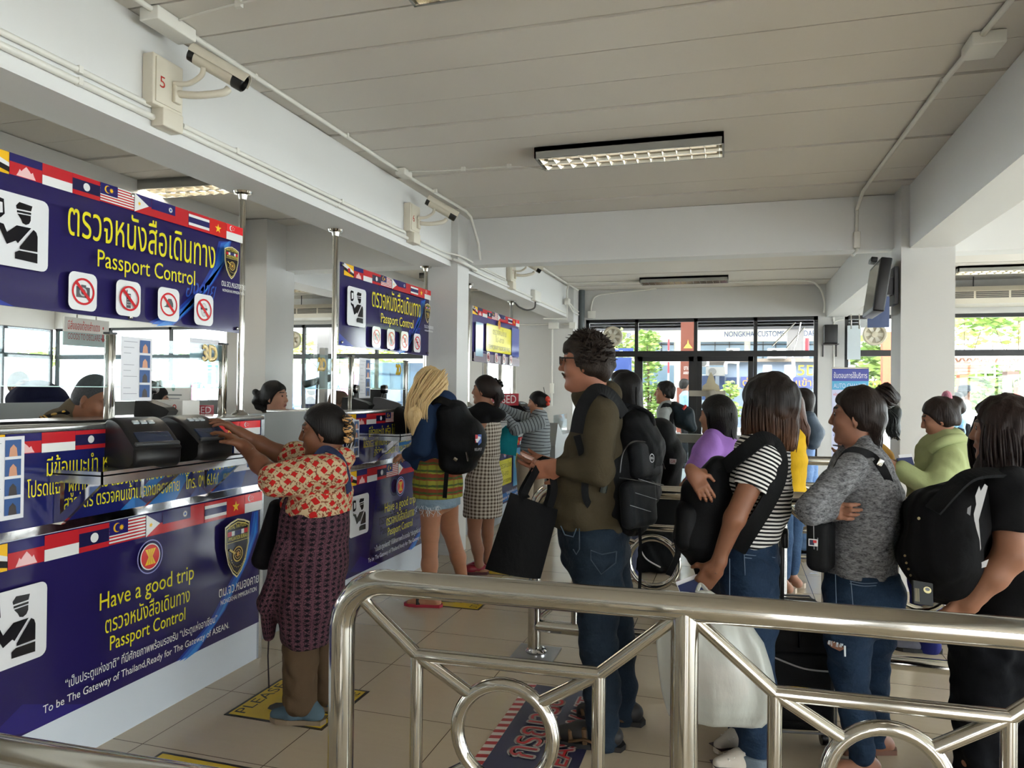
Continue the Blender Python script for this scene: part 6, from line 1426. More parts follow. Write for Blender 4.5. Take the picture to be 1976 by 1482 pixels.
# ================================================================ woman in the grey knit
def grey_woman():
    q, F, B, t, hc = fig('woman in grey knitted turtleneck and ripped jeans with hair bun and arms folded', 3.1, 31, 0, (1652, 801), (1665, 1460), bd=14)
    f, l, u = F; b_, bl = B[0], B[1]; s = .93
    T = stations([(872, 1632, 1696, .11), (898, 1612, 1716, .165), (945, 1604, 1729, .175), (1000, 1603, 1729, .17), (1055, 1596, 1722, .155), (1112, 1592, 1722, .17)], 3.1, bl, k=.03)
    sh, el, wr = q(1640, 905, -.15), q(1567, 982, -.22), q(1606, 985, -.13); sh2, el2, wr2 = q(1636, 900, .15), q(1578, 975, .2), q(1594, 980, -.12)
    aL = limb([sh, el, wr], [.07, .056, .045], k=.03); aR = limb([sh2, el2, wr2], [.068, .055, .042], k=.03)
    lgN = limb([q(1642, 1150, -.07), q(1636, 1230, -.08), q(1640, 1300, -.08), q(1654, 1390, -.08), q(1663, 1458, -.08)], [.105, .09, .068, .060, .047], k=.03)
    lgF = limb([q(1682, 1150, .09), q(1682, 1230, .1), q(1684, 1300, .1), q(1688, 1390, .12), q(1688, 1448, .12)], [.10, .082, .064, .056, .045], k=.03)
    hips = stations([(1098, 1598, 1722, .165), (1140, 1597, 1738, .18), (1175, 1600, 1734, .18)], 3.1, bl, k=.03)
    SK = skin_mat('skin_grey_woman', (142, 100, 80))
    ft = foot_prims(q(1664, 1466, -.08) * V3(1, 1, 0) + UP * .07, -CRT - .15 * CFW) + foot_prims(q(1690, 1455, .12) * V3(1, 1, 0) + UP * .07, -CRT)
    hd = hand_prims(wr2, q(1612, 984, -.17) - wr2, -bl * 0 + CRT * .3 + CFW, 1, .92, (.5, .6, .4), .05, .4)
    soft('body', head_prims(hc, F, s, True, .8) + [rc(q(1662, 868), hc - .07 * u, .052, .048, k=.03)] + shrink(T + aL + aR + hips + lgN + lgF, .014) + ft + hd, .005, [SK, BROW, LIP], t)
    soft('knitted_jumper', T + aL + aR + [rc(q(1660, 880), q(1662, 856), .075, .062, k=.03), cut(q(1660, 1104), unit(-UP)), Prim(rc(q(1640, 830), q(1650, 848), .05, .05).fn, q(1600, 800) - .2, q(1690, 850) + .2, op='s', k=.01)], .0055, [KNIT], t, wrinkle(81, .005, 30, 6), gc=True)
    jn = soft('jeans', hips + lgN + lgF + [cut(q(1660, 1096), UP), cut(q(1664, 1462), -UP)], .0055, [denim('denim_mid', (17, 31, 50), (40, 60, 84))], t, wrinkle(83, .005, 34, 6, (1, 1, 1.5)))
    for path in ([(1640, 1121), (1668, 1126), (1702, 1124)], [(1640, 1126), (1668, 1131), (1702, 1129)], [(1642, 1122), (1646, 1168)], [(1700, 1126), (1702, 1168)], [(1612, 1108), (1614, 1170)]): MB().tube(bez([q(x, y, -.188 + (.03 if x > 1690 else 0)) for x, y in path], 4), .0017, 5).build('pocket_stitching', mat('stitch_light', (96, 114, 134), .8), jn)
    rp = MB(); rng = random.Random(4)
    c0 = q(1613, 1246, -.155); nn = unit(c0 - q(1636, 1240, -.08)); e1 = unit(np.cross(UP, nn)); e2 = np.cross(nn, e1)
    rp.add([c0 + e1 * a * .035 + e2 * b * .016 - nn * (.3 * abs(a) * .03) + nn * .008 for a, b in ((-1, .5), (-.3, 1), (.6, .6), (1, -.2), (.5, -1), (-.4, -.6), (-1, -.1))], [list(range(7))]); rp.build('rip', SK, jn)
    th = MB()
    for i in range(16):
        a = rng.uniform(-1, 1); th.tube([c0 + e1 * a * .036 + e2 * .016 + nn * .009, c0 + e1 * (a + rng.uniform(-.1, .1)) * .034 + e2 * rng.uniform(-.004, .012) + nn * .012], .0014, 4)
    th.tube([c0 + e1 * .038 + e2 * .01 + nn * .008, c0 + e1 * .04 - e2 * .03 + nn * .006], .004, 5); th.build('frayed_threads', mat('denim_thread', (206, 214, 220), .8), jn)
    for a, dr in ((q(1664, 1466, -.08), -CRT - .15 * CFW), (q(1690, 1455, .12), -CRT)):
        g = a * V3(1, 1, 0); d = unit(dr); sd = np.cross(UP, d); out = [(-.09, 0), (-.075, .034), (0, .036), (.09, .046), (.15, .042), (.19, 0)]; out += [(x, -y) for x, y in reversed(out[1:-1])]
        so = MB().prism(out, g + UP * .001, d, sd, UP, .02).build('sandal', mat('sandal_tan', (120, 84, 70), .6), t); MB().tube([g + d * .08 + sd * .045 + UP * .02, g + d * .085 + UP * .062, g + d * .08 - sd * .045 + UP * .02], .012, 7, flat=.5).build('sandal_strap', mat('sandal_tan', (120, 84, 70), .6), so)
    hp = hair_cap(hc, F, s, .014, .066) + [econe(hc - .065 * f - .02 * u, hc - .078 * f - .11 * u, (.055, .035), (.03, .02), bl, k=.03), rc(q(1682, 772), q(1698, 764), .026, .034, k=.015), ell(q(1706, 763), (.045, .042, .042), k=.015), ell(q(1720, 769), (.032, .036, .034), k=.012)]
    hm = hang(hc, F, [(-.05, 0, .0), (-.07, 0, -.07), (-.07, 0, -.145)], 60, .026, 11, r=.003)
    for i in range(26):
        a = random.Random(i).uniform(0, 6.28); hm.tube(bez([q(1695, 765) + V3(.0, math.cos(a) * .045, math.sin(a) * .045), q(1712, 764) + V3(0, math.cos(a + .8) * .058, math.sin(a + .8) * .055), q(1728, 768) + V3(0, math.cos(a + 1.6) * .03, math.sin(a + 1.6) * .03)], 4), .0035, 5)
    soft('hair', hp, .005, [HAIRB], t, wrinkle(14, .003, 60, 5), extra=hm); eyes(t, hc, F, s)
    sb = thing('sling_bag', 'small black sling bag with white tag on the woman in the grey knit', 'bag', tuple(q(1583, 1090)))
    soft('bag_body', [rbox(q(1584, 1050, -.09), (.07, .045, .105), np.array((unit(bl + .4 * b_), unit(b_ - .4 * bl), unit(UP + .08 * CRT))), .03)], .005, [cloth('sling_black', (28, 29, 31), .6, .1, .3)], sb)
    m = MB(); m.tube([q(1570, 1015, -.17), q(1571, 1060, -.18)], .0018, 5).tube([q(1578, 1038, -.18), q(1577, 1062, -.18)], .002, 5); m.build('zip', mat('zip_grey', (120, 120, 122), .4, .8), sb)
    n = unit(-CFW - .5 * CRT); U_ = unit(np.cross(UP, n)); pr = Print(q(1560, 1053, -.175), U_, UP, n, rough=.5); pr.rect(0, 0, .034, .028, (222, 220, 220)); pr.rect(.004, .004, .017, .024, (36, 40, 70)); pr.rect(.017, .013, .03, .024, (190, 40, 44)); pr.rect(.017, .004, .021, .013, (36, 40, 70)); pr.build('tag', sb)
    m = MB(); strap(m, [q(1596, 1010, -.18), q(1604, 960, -.2), q(1616, 905, -.19), q(1638, 873, -.13), q(1662, 872, -.13), q(1684, 882, -.13), q(1702, 902, -.165), q(1716, 930, -.155), q(1730, 962, -.10), q(1733, 985, -.04)], .034, .005, lambda x: unit((x - q(1662, 960, .02)) * V3(1, 1, .7)) - .9 * CFW); so = m.build('strap', cloth('strap_black', (24, 24, 26), .7), sb)
    MB().obox(q(1699, 893, -.172), (.022, .005, .028), np.array((unit(CRT + UP * -.5), -CFW, unit(UP + .5 * CRT))), bev=.002).build('buckle', STEEL, so)
grey_woman()

# ================================================================ woman in black at the right edge
def black_woman():
    q, F, B, t, hc = fig('woman in black T-shirt with brown bob at the right edge of the frame', 2.9, 37, 0, (1932, 829), (1920, 1560), bd=16)
    f, l, u = F; b_, bl = B[0], B[1]
    SK = skin_mat('skin_black_woman', (140, 98, 76))
    T = stations([(905, 1905, 1990, .12), (935, 1882, 2010, .18), (1000, 1862, 2022, .20), (1080, 1862, 2025, .20), (1180, 1856, 2030, .20), (1250, 1850, 2035, .20)], 2.9, bl, k=.03)
    sh, el, wr = q(1948, 945, -.16), q(1952, 1070, -.22), q(1873, 1160, -.19); sh2, el2 = q(1940, 940, .16), q(1930, 1060, .24); wr2 = q(1850, 1100, .2)
    slL = limb([sh, q(1950, 1030, -.2)], [.085, .082], k=.03); slR = limb([sh2, el2], [.08, .07], k=.03)
    aL = limb([sh, el, q(1915, 1112, -.21), wr], [.062, .056, .05, .032], k=.02); aR = limb([sh2, el2, wr2], [.06, .052, .032], k=.02)
    lg = limb([q(1905, 1240, -.08), q(1900, 1360, -.08), q(1895, 1480, -.08), q(1890, 1590, -.08)], [.13, .105, .085, .075], k=.03) + limb([q(1960, 1240, .1), q(1965, 1360, .1), q(1965, 1480, .1), q(1962, 1560, .1)], [.13, .105, .085, .075], k=.03)
    soft('body', head_prims(hc, F, .95, True, .75) + [rc(q(1952, 905), hc - .07 * u, .058, .052, k=.03)] + shrink(T + lg, .014) + aL + aR + hand_prims(wr, q(1835, 1190, -.17) - wr, CFW + .2 * CRT, -1, 1.0, (.4, .5, .35), .05, .4), .0055, [SK, BROW, LIP], t)
    soft('black_shirt', T + [Prim((lambda p: p.fn)(p), p.lo, p.hi, p.uv, 0, .03, clip=[(q(1951, 1030, -.2), unit(el - sh))]) for p in slL] + slR + [cut(q(1940, 1250), -UP)], .0065, [cloth('tee_black', (17, 17, 19), .9, .15, .4)], t, wrinkle(91, .006, 26, 5))
    soft('trousers', lg + stations([(1210, 1846, 2030, .2), (1260, 1845, 2034, .2)], 2.9, bl, k=.03) + [cut(q(1890, 1590), -UP)], .007, [cloth('trousers_black', (14, 15, 19), .9, .15, .4)], t, wrinkle(93, .008, 26, 5))
    for a, dd in ((q(1888, 1600, -.08), 0), (q(1960, 1570, .1), 0)): shoe('shoe', t, V3(a[0], a[1], .08), -CRT, BLACKP, BLACKP, 1.0)
    hp = hair_cap(hc, F, .95, .026, .075) + [econe(hc - .03 * f + .03 * u, q(1938, 900), (.10, .105), (.115, .108), bl, k=.04), econe(q(1938, 900), q(1940, 925), (.115, .105), (.10, .09), bl, k=.03), Prim(ell(hc + .12 * f - .05 * u, (.066, .075, .14), np.array((f, l, u))).fn, hc - .3, hc + .3, op='s', k=.02)]
    hm = MB(); rng = random.Random(16)
    for i in range(170):
        a = rng.uniform(-2.5, 2.5); dr = -math.cos(a) * b_ + math.sin(a) * bl; top = hc + .05 * u + dr * .09; bt = q(1940, 918 + rng.uniform(-22, 16)) + dr * rng.uniform(.085, .115)
        hm.tube(bez([top, (top + bt) / 2 + dr * .026, bt], 4), [.005] * 7 + [.003, .001], 5)
    soft('hair', hp, .006, [hair_mat('hair_brown', (14, 9, 8), (40, 25, 21))], t, wrinkle(17, .004, 60, 5, (1, 1, .06)), extra=hm); eyes(t, hc, F, .95)
    n = unit(-CFW - .25 * CRT); U_ = unit(np.cross(UP, n)); pr = Print(q(1866, 1098, -.235), U_, UP, n, rough=.8); k = 2.9 / FPX      # pale streaky print on the shirt front
    for i, pts in enumerate(([(1893, 946), (1898, 950), (1890, 985), (1884, 1010), (1888, 1060), (1880, 1090), (1872, 1085), (1880, 1040), (1876, 1000), (1884, 965)], [(1866, 990), (1872, 985), (1868, 1030), (1862, 1040)], [(1872, 1094), (1900, 1078), (1896, 1092), (1880, 1098)], [(1878, 968), (1884, 950), (1887, 960), (1880, 985)])):
        pr.poly([((x - 1866) * k, (1098 - y) * k) for x, y in pts], (176, 176, 178) if i != 1 else (120, 120, 124))
    pr.build('pale_print', t)
    bp = thing('backpack', 'big black backpack worn on the front of the woman in the black T-shirt', 'backpack', tuple(q(1800, 1165)))
    soft('pack_body', [econe(q(1860, 950, -.02), q(1826, 1000, -.05), (.14, .06), (.19, .13), bl, k=.05), econe(q(1826, 1000, -.05), q(1812, 1075, -.06), (.19, .14), (.19, .14), bl, k=.05), econe(q(1812, 1075, -.06), q(1826, 1125, -.06), (.18, .13), (.14, .09), bl, k=.05), rc(q(1790, 1060, -.1), q(1795, 1110, -.1), .08, .07, k=.05)], .0075, [cloth('pack_black_soft', (15, 15, 17), .8, .15, .5)], bp, wrinkle(95, .007, 20, 6))
    m = MB(); strap(m, [q(1800, 985, -.2), q(1858, 925, -.2), q(1905, 912, -.19), q(1955, 918, -.16), q(1985, 950, -.12)], .06, .012, UP - .4 * CFW); m.build('shoulder_strap', BAGK, bp)
    fl = MB(); o = q(1776, 1152, -.26); U_ = unit(q(1800, 1140, -.14) - q(1758, 1133, -.18)); V_ = unit(UP - .5 * CRT); n = np.cross(U_, V_); n = n if n @ CFW < 0 else -n
    fl.obox(q(1780, 1145, -.25), (.10, .10, .012), np.array((U_, np.cross(n, U_), n)), bev=.004); fl.build('flap', mat('flap_black', (9, 10, 13), .8), bp)
    pr = Print(q(1780, 1145, -.25) + n * .0075 - U_ * .045 - np.cross(n, U_) * .045, U_, np.cross(n, U_), n, rough=.5)
    for k in range(4): pr.rect(.0 + .006 * k, .006, .002 + .006 * k, .062, (120, 106, 60), k == 0)
    pr.ell(.062, .062, .02, .014, (176, 160, 96)); pr.ell(.062, .065, .012, .007, (20, 20, 20)); pr.build('gold_emblem', bp)
    BR = mat('brass_dark', (92, 80, 52), .5, .6)
    for x, y in ((1746, 1072), (1749, 1086), (1753, 1098), (1757, 1110)): MB().lathe(q(x, y, -.17), -CFW - CRT * .5, [(0, 0), (.0045, 0), (.0045, .004), (0, .004)], 8).build('eyelet', BR, bp)
    MB().lathe(q(1772, 1000, -.2), -CFW, [(.004, 0), (.006, .002), (.006, .004), (.003, .004)], 8).build('metal_loop', BR, bp)
black_woman()
# ================================================================ more people, further off
def plain(label, d0, deg, tilt, head, foot, hs, T, skin, top, hair, hairmat, legs=None, legm=None, arms=(), armr=(.06, .05, .04), bare=False, h=.009, shoes=None, seed=1, lowcut=None, group=None, female=True, top_gc=False, extra_top=(), topname='shirt', bd=None):
    """a whole figure from its outline: T torso rows, arms/legs as picture paths"""
    q, F, B, t, hc = fig(label, d0, deg, tilt, head, foot, group, bd)
    f, l, u = F; bl = B[1]
    tor = stations(T, d0, bl, k=.03); ar = []; hands = []
    for i, a in enumerate(arms):
        pts = [q(*p) for p in a]; ar.append(limb(pts, list(armr)[:len(pts)] + [armr[-1]] * (len(pts) - len(armr)), k=.025))
        hands += hand_prims(pts[-1], unit(pts[-1] - pts[-2]), -UP + .2 * CFW, 1 if i == 0 else -1, .95)
    lg = []
    for pts, rs in legs or (): lg += limb([q(*p) for p in pts], rs, k=.03)
    nk = rc(q((T[0][1] + T[0][2]) / 2, T[0][0] - 2), hc - .07 * u, .05 * hs, .048 * hs, k=.03)
    allarm = [p for a in ar for p in a]
    ft = []
    for pts, rs in legs or ():
        a = q(*pts[-1]) * V3(1, 1, 0) + UP * .08
        if shoes is not None: shoe('shoe', t, a, B[0], shoes, mat('sole_black', (22, 21, 22), .6), 1.0)
        else: ft += foot_prims(a, B[0])
    body = head_prims(hc, F, hs, female, .85 if female else 1.0) + [nk] + shrink(tor + lg, .014) + (shrink(allarm, .012) if not bare else allarm) + hands + ft
    soft('body', body, h, [skin, BROW, LIP], t)
    cuts = [cut(q(*lowcut), -UP)] if lowcut else []
    sl = allarm if not bare else [Prim((lambda p: (lambda X, Y, Z: p.fn(X, Y, Z) - .012))(p), p.lo - .02, p.hi + .02, p.uv, 0, .03) for a in ar for p in a[:1]]
    soft(topname, tor + sl + list(extra_top) + cuts, h, [top], t, wrinkle(seed, .005, 26, 5), gc=top_gc)
    if lg: soft('trousers', lg + stations([(T[-1][0] - 6, T[-1][1] + 2, T[-1][2] - 2, T[-1][3] * .95), (T[-1][0] + 8, T[-1][1] + 2, T[-1][2] - 2, T[-1][3] * .95)], d0, bl, k=.03), h, [legm], t, wrinkle(seed + 1, .004, 26, 5))
    hp, ex = hair(q, hc, F, hs)
    soft('hair', hp, min(h, .007), [hairmat], t, wrinkle(seed + 2, .003, 50, 5, (1, 1, .1)), extra=ex)
    return t, q, hc, F
def long_hair(path, rs, line=.06, n=50, seed=3, th=.018):
    def fn(q, hc, F, hs):
        f, l, u = F; pts = [hc - .04 * f + .02 * u] + [q(*p) for p in path]
        hm = MB(); rng = random.Random(seed)
        for i in range(n):
            o = V3(rng.uniform(-1, 1), rng.uniform(-1, 1), 0); hm.tube(bez([p + o * r * .95 for p, r in zip(pts, rs)], 4), [.005] * (4 * (len(pts) - 1)) + [.001], 5)
        return hair_cap(hc, F, hs, th, line) + limb(pts, rs, k=.04), hm
    return fn
def short_hair(q, hc, F, hs): return hair_cap(hc, F, hs, .014, .07, k=.015), None
def bun_hair(px, r=.05, line=.064):
    def fn(q, hc, F, hs): return hair_cap(hc, F, hs, .013, line) + [ell(q(*p), (r, r, r * 1.05), k=.03) for p in px], None
    return fn
BLKT = cloth('trousers_black_plain', (18, 19, 24), .9); JNS = denim('denim_plain', (40, 62, 94), (74, 100, 130))
GREYT = cloth('cotton_grey', (150, 154, 152), .9); NAVYC = cloth('cotton_navy', (28, 32, 48), .9)

t, q, hc, F = plain('woman with straight black hair standing behind the man in glasses', 5.4, 30, 0, (1204, 752), (1215, 1105), .95,
    [(790, 1186, 1236, .12), (815, 1172, 1246, .17), (880, 1168, 1248, .17), (960, 1170, 1250, .17)], SKIN_B, BLKT,
    long_hair([(1215, 778), (1226, 815), (1228, 870)], [.09, .085, .085, .06], n=60), HAIRK,
    [([(1196, 965, -.07), (1200, 1040, -.05), (1212, 1096, .0)], [.10, .07, .05]), ([(1222, 965, .1), (1216, 1040, .3), (1215, 1096, .75)], [.10, .07, .05])], cloth('trousers_slate', (62, 66, 84), .9), [((1195, 822, -.15), (1180, 890, -.2), (1170, 930, -.1))], shoes=cloth('shoe_navy', (38, 44, 84), .6), seed=101)
bp = thing('backpack', 'black backpack with small white and red tag behind the big backpack', 'backpack', tuple(q(1283, 935)))
soft('pack_body', [econe(q(1268, 835, -.35), q(1280, 880, -.35), (.14, .12), (.17, .135), F[1], k=.05), econe(q(1280, 880, -.35), q(1280, 925, -.35), (.17, .135), (.16, .12), F[1], k=.05)], .008, [BAGK], bp, wrinkle(103, .004, 26, 5))
n = unit(-CFW + .3 * CRT); U_ = unit(np.cross(UP, n)); pr = Print(q(1292, 895, -.555), U_, UP, n, rough=.5)
pr.poly([(0, .0), (.04, -.004), (.05, .015), (.05, .03), (0, .034)], (206, 200, 196)); pr.text('GR', .006, .006, .042, (160, 44, 48), .03, h=.026); pr.build('tag', bp)
plain('head of a second dark haired woman beyond the woman with straight black hair', 6.4, 25, 0, (1198, 742), (1200, 1070), .95, [(778, 1182, 1226, .12), (805, 1168, 1236, .17), (900, 1166, 1240, .17), (950, 1166, 1240, .17)], SKIN_B, NAVYC, long_hair([(1206, 770), (1212, 800)], [.085, .08, .06], n=20), HAIRB,
    [([(1192, 945, -.07), (1194, 1010, -.07), (1196, 1066, -.07)], [.1, .07, .05]), ([(1214, 945, .1), (1214, 1010, .1), (1214, 1060, .1)], [.1, .07, .05])], JNS, [((1190, 812, -.15), (1180, 870, -.2), (1172, 900, -.1))], shoes=BLACKP, seed=111)
t, q, hc, F = plain('man in grey T-shirt with dark backpack by the glass gates', 8.5, 10, 0, (1282, 757), (1285, 990), 1.0, [(780, 1274, 1298, .12), (792, 1268, 1302, .19), (830, 1270, 1303, .17), (870, 1270, 1302, .17)], SKIN_B, GREYT, short_hair, HAIRK,
    [([(1280, 868, -.08), (1281, 930, -.08), (1282, 984, -.08)], [.09, .07, .06]), ([(1292, 868, .08), (1293, 930, .08), (1294, 978, .08)], [.09, .07, .06])], BLKT, [((1280, 798, -.2), (1277, 830, -.22), (1270, 850, -.1))], (.055, .045, .03), bare=True, shoes=BLACKP, seed=121, female=False)
bp = thing('backpack', 'large drooping dark backpack on the man in the grey T-shirt', 'backpack', tuple(q(1320, 835)))
soft('pack_body', [econe(q(1300, 785, -.05), q(1318, 805, -.05), (.13, .07), (.17, .13), F[1], k=.05), econe(q(1318, 805, -.05), q(1335, 826, -.05), (.17, .13), (.14, .06), F[1], k=.05)], .009, [cloth('pack_teal_black', (30, 40, 46), .5)], bp)
m = MB(); strap(m, [q(1276, 795, -.2), q(1282, 782, -.18), q(1292, 784, -.15), q(1296, 800, -.17), q(1294, 830, -.17)], .045, .01, -CFW + .3 * UP); m.build('shoulder_strap', BAGK, bp)
MB().tube([q(1318, 790, -.2), q(1324, 782, -.2)], .016, 8).build('red_ribbon', mat('ribbon_red', (190, 50, 40), .6), bp)

t, q, hc, F = plain('woman in lilac blouse with long straight black hair', 4.75, 40, 0, (1380, 802), (1385, 1180), .95,
    [(840, 1364, 1410, .12), (862, 1350, 1424, .17), (910, 1344, 1426, .18), (975, 1342, 1428, .18), (1010, 1342, 1428, .18)], SKIN_B, cloth('lilac_chiffon', (154, 112, 186), .8, .12, .5),
    long_hair([(1392, 826), (1403, 868), (1408, 900), (1411, 925)], [.092, .086, .075, .06, .04], n=90, th=.02), HAIRK,
    [([(1366, 1005, -.08), (1368, 1090, -.08), (1370, 1165, -.08)], [.12, .09, .07]), ([(1404, 1005, .1), (1404, 1090, .1), (1404, 1150, .1)], [.12, .09, .07])], BLKT,
    [((1368, 862, -.15), (1352, 905, -.2), (1332, 925, -.1))], (.085, .09, .035), shoes=BLACKP, seed=131, topname='blouse')
eyes(t, hc, F, .95)
t, q, hc, F = plain('woman in yellow shirt with long brown hair beyond the woman in stripes', 5.85, 42, 0, (1518, 785), (1520, 1138), .95,
    [(820, 1500, 1540, .12), (842, 1490, 1550, .17), (890, 1488, 1554, .18), (948, 1488, 1550, .18), (962, 1490, 1545, .17)], SKIN_C, cloth('shirt_yellow', (206, 164, 34), .85, .1, .4),
    long_hair([(1534, 800), (1546, 830), (1552, 862)], [.09, .07, .06, .03], n=60, th=.02), hair_mat('hair_chestnut', (44, 28, 22), (98, 62, 46)),
    [([(1508, 950, -.07), (1510, 1040, -.07), (1512, 1108, -.07)], [.10, .072, .05]), ([(1528, 950, .09), (1530, 1040, .09), (1530, 1100, .09)], [.10, .07, .05])], JNS,
    [((1506, 855, -.15), (1500, 905, -.2), (1490, 930, -.1))], seed=141)
for a in (q(1514, 1140, -.07), q(1532, 1128, .09)):
    g = a * V3(1, 1, 0); d = unit(-CRT + .3 * CFW); sd = np.cross(UP, d); out = [(-.09, 0), (-.075, .034), (0, .036), (.09, .046), (.15, .042), (.19, 0)]; out += [(x, -y) for x, y in reversed(out[1:-1])]
    so = MB().prism(out, g + UP * .001, d, sd, UP, .04).build('sandal', mat('sandal_pale', (200, 182, 164), .6), t); MB().tube([g + d * .08 + sd * .045 + UP * .04, g + d * .085 + UP * .085, g + d * .08 - sd * .045 + UP * .04], .022, 7, flat=.4).build('sandal_strap', mat('sandal_strap_pale', (222, 210, 200), .6), so)
t, q, hc, F = plain('person in light blue jeans with slate backpack near the big window', 7.2, 25, 0, (1545, 775), (1555, 1060), .95,
    [(805, 1532, 1566, .12), (822, 1526, 1570, .17), (870, 1526, 1570, .17), (905, 1528, 1570, .17)], SKIN_B, cloth('shirt_pale_blue', (120, 146, 190), .9), long_hair([(1552, 800), (1556, 830)], [.085, .07, .05], n=20), HAIRB,
    [([(1548, 900, -.07), (1550, 980, -.07), (1552, 1050, -.07)], [.09, .08, .07]), ([(1560, 900, .09), (1562, 980, .09), (1562, 1044, .09)], [.09, .08, .07])], denim('denim_pale', (96, 132, 186), (136, 166, 208)), [((1536, 835, -.15), (1528, 880, -.2), (1520, 900, -.1))], shoes=BLACKP, seed=151)
bp = thing('backpack', 'slate blue backpack on the person near the big window', 'backpack', tuple(q(1570, 865)))
soft('pack_body', [econe(q(1560, 805, -.1), q(1568, 835, -.1), (.12, .07), (.15, .10), F[1], k=.05), econe(q(1568, 835, -.1), q(1566, 855, -.1), (.15, .10), (.14, .08), F[1], k=.05)], .009, [cloth('slate_nylon', (72, 84, 98), .5)], bp)

t, q, hc, F = plain('woman with dark ponytail holding a phone beyond the woman in grey', 4.85, 27, 0, (1652, 805), (1665, 1250), .95,
    [(870, 1648, 1708, .12), (888, 1632, 1722, .16), (950, 1628, 1722, .16), (1010, 1630, 1720, .16)], SKIN_B, cloth('top_mustard', (186, 140, 60), .85),
    lambda q, hc, F, hs: (hair_cap(hc, F, hs, .014, .06) + limb([q(1702, 780), q(1722, 795), q(1724, 830), q(1733, 848)], [.03, .05, .04, .012], k=.03), hang(hc, F, [(-.17, 0, .05), (-.215, 0, -.0), (-.21, 0, -.08), (-.23, 0, -.13)], 40, .028, 4)), hair_mat('hair_greenish', (9, 12, 11), (26, 34, 31)),
    [([(1652, 1000, -.07), (1656, 1110, -.07), (1660, 1230, -.07)], [.1, .075, .06]), ([(1690, 1000, .09), (1690, 1110, .09), (1690, 1215, .09)], [.1, .075, .06])], BLKT, [((1650, 905, -.1), (1634, 930, -.12), (1630, 880, -.05))], (.06, .05, .03), h=.007, shoes=BLACKP, seed=161)
ph = thing('phone', 'dark phone in the hands of the woman with the ponytail', 'phone', tuple(q(1625, 868))); MB().obox(q(1632, 862, -.03), (.14, .075, .009), np.array((unit(CRT - .1 * UP), CFW, UP)), bev=.003).build('case', BLACKP, ph)

t, q, hc, F = plain('woman in pale green hoodie with pink hair tie looking at her passport', 4.55, 28, 16, (1812, 806), (1805, 1255), .95,
    [(846, 1796, 1858, .13), (872, 1776, 1864, .18), (925, 1758, 1866, .19), (975, 1760, 1866, .19), (1000, 1764, 1862, .185)], SKIN_B, cloth('hoodie_lime', (150, 158, 112), .9, .08, .45),
    lambda q, hc, F, hs: (hair_cap(hc, F, hs, .014, .066) + [ell(q(1842, 779), (.05, .05, .05), k=.02), ell(q(1850, 788), (.04, .045, .04), k=.02)], None), HAIRB,
    [([(1790, 1000, -.07), (1786, 1130, -.07), (1790, 1245, -.07)], [.12, .09, .07]), ([(1830, 1000, .09), (1830, 1110, .09), (1832, 1220, .09)], [.12, .09, .07])], cloth('trousers_royal', (34, 38, 96), .85),
    [((1832, 890, -.16), (1800, 946, -.22), (1738, 906, -.14)), ((1820, 885, .16), (1790, 940, .2), (1736, 900, -.02))], (.085, .075, .05), h=.007, shoes=cloth('sneaker_grey', (110, 112, 124), .7), seed=171, topname='hoodie', bd=10)
m = MB(); m.tube(bez([q(1797, 868, -.1), q(1820, 852, -.16), q(1852, 846, -.12), q(1864, 856, .0), q(1852, 850, .14), q(1815, 852, .16)], 6), [.03] * 30 + [.03], 10).build('hood', cloth('hoodie_lime', (150, 158, 112), .9, .08, .45), t)
m = MB(); m.tube([q(1827, 768) + .032 * (math.cos(a) * UP + math.sin(a) * CFW) for a in np.linspace(0, 6.28, 16, endpoint=False)], .014, 8, closed=True).build('pink_hair_tie', mat('scrunchie_pink', (214, 140, 160), .7), t)
eyes(t, hc, F, .95)
pb = thing('passport', 'blue passport held by the woman in the pale green hoodie', 'passport', tuple(q(1748, 892)))
R = np.array((unit(q(1760, 890) - q(1736, 892)), unit(-CFW + .4 * UP), UP)); R[2] = np.cross(R[0], R[1]); MB().obox(q(1747, 891, -.10), (.09, .008, .05), R).build('cover', mat('passport_navy', (30, 44, 92), .5), pb); MB().obox(q(1749, 886, -.095), (.08, .003, .06), R).build('paper_slip', PAPER, pb)
sc = thing('pink_cloth', 'pink cloth hanging below the steel rail in front of the green hoodie woman', 'cloth', tuple(q(1752, 1030)))
soft('cloth', [econe(q(1755, 985, -.25), q(1748, 1010, -.25), (.05, .04), (.07, .03), F[1], k=.02), econe(q(1748, 1010, -.25), q(1762, 1050, -.25), (.06, .03), (.02, .012), F[1], k=.02)], .007, [cloth('pink_cotton', (206, 138, 132), .85, .1, .5)], sc, wrinkle(181, .006, 50, 4))

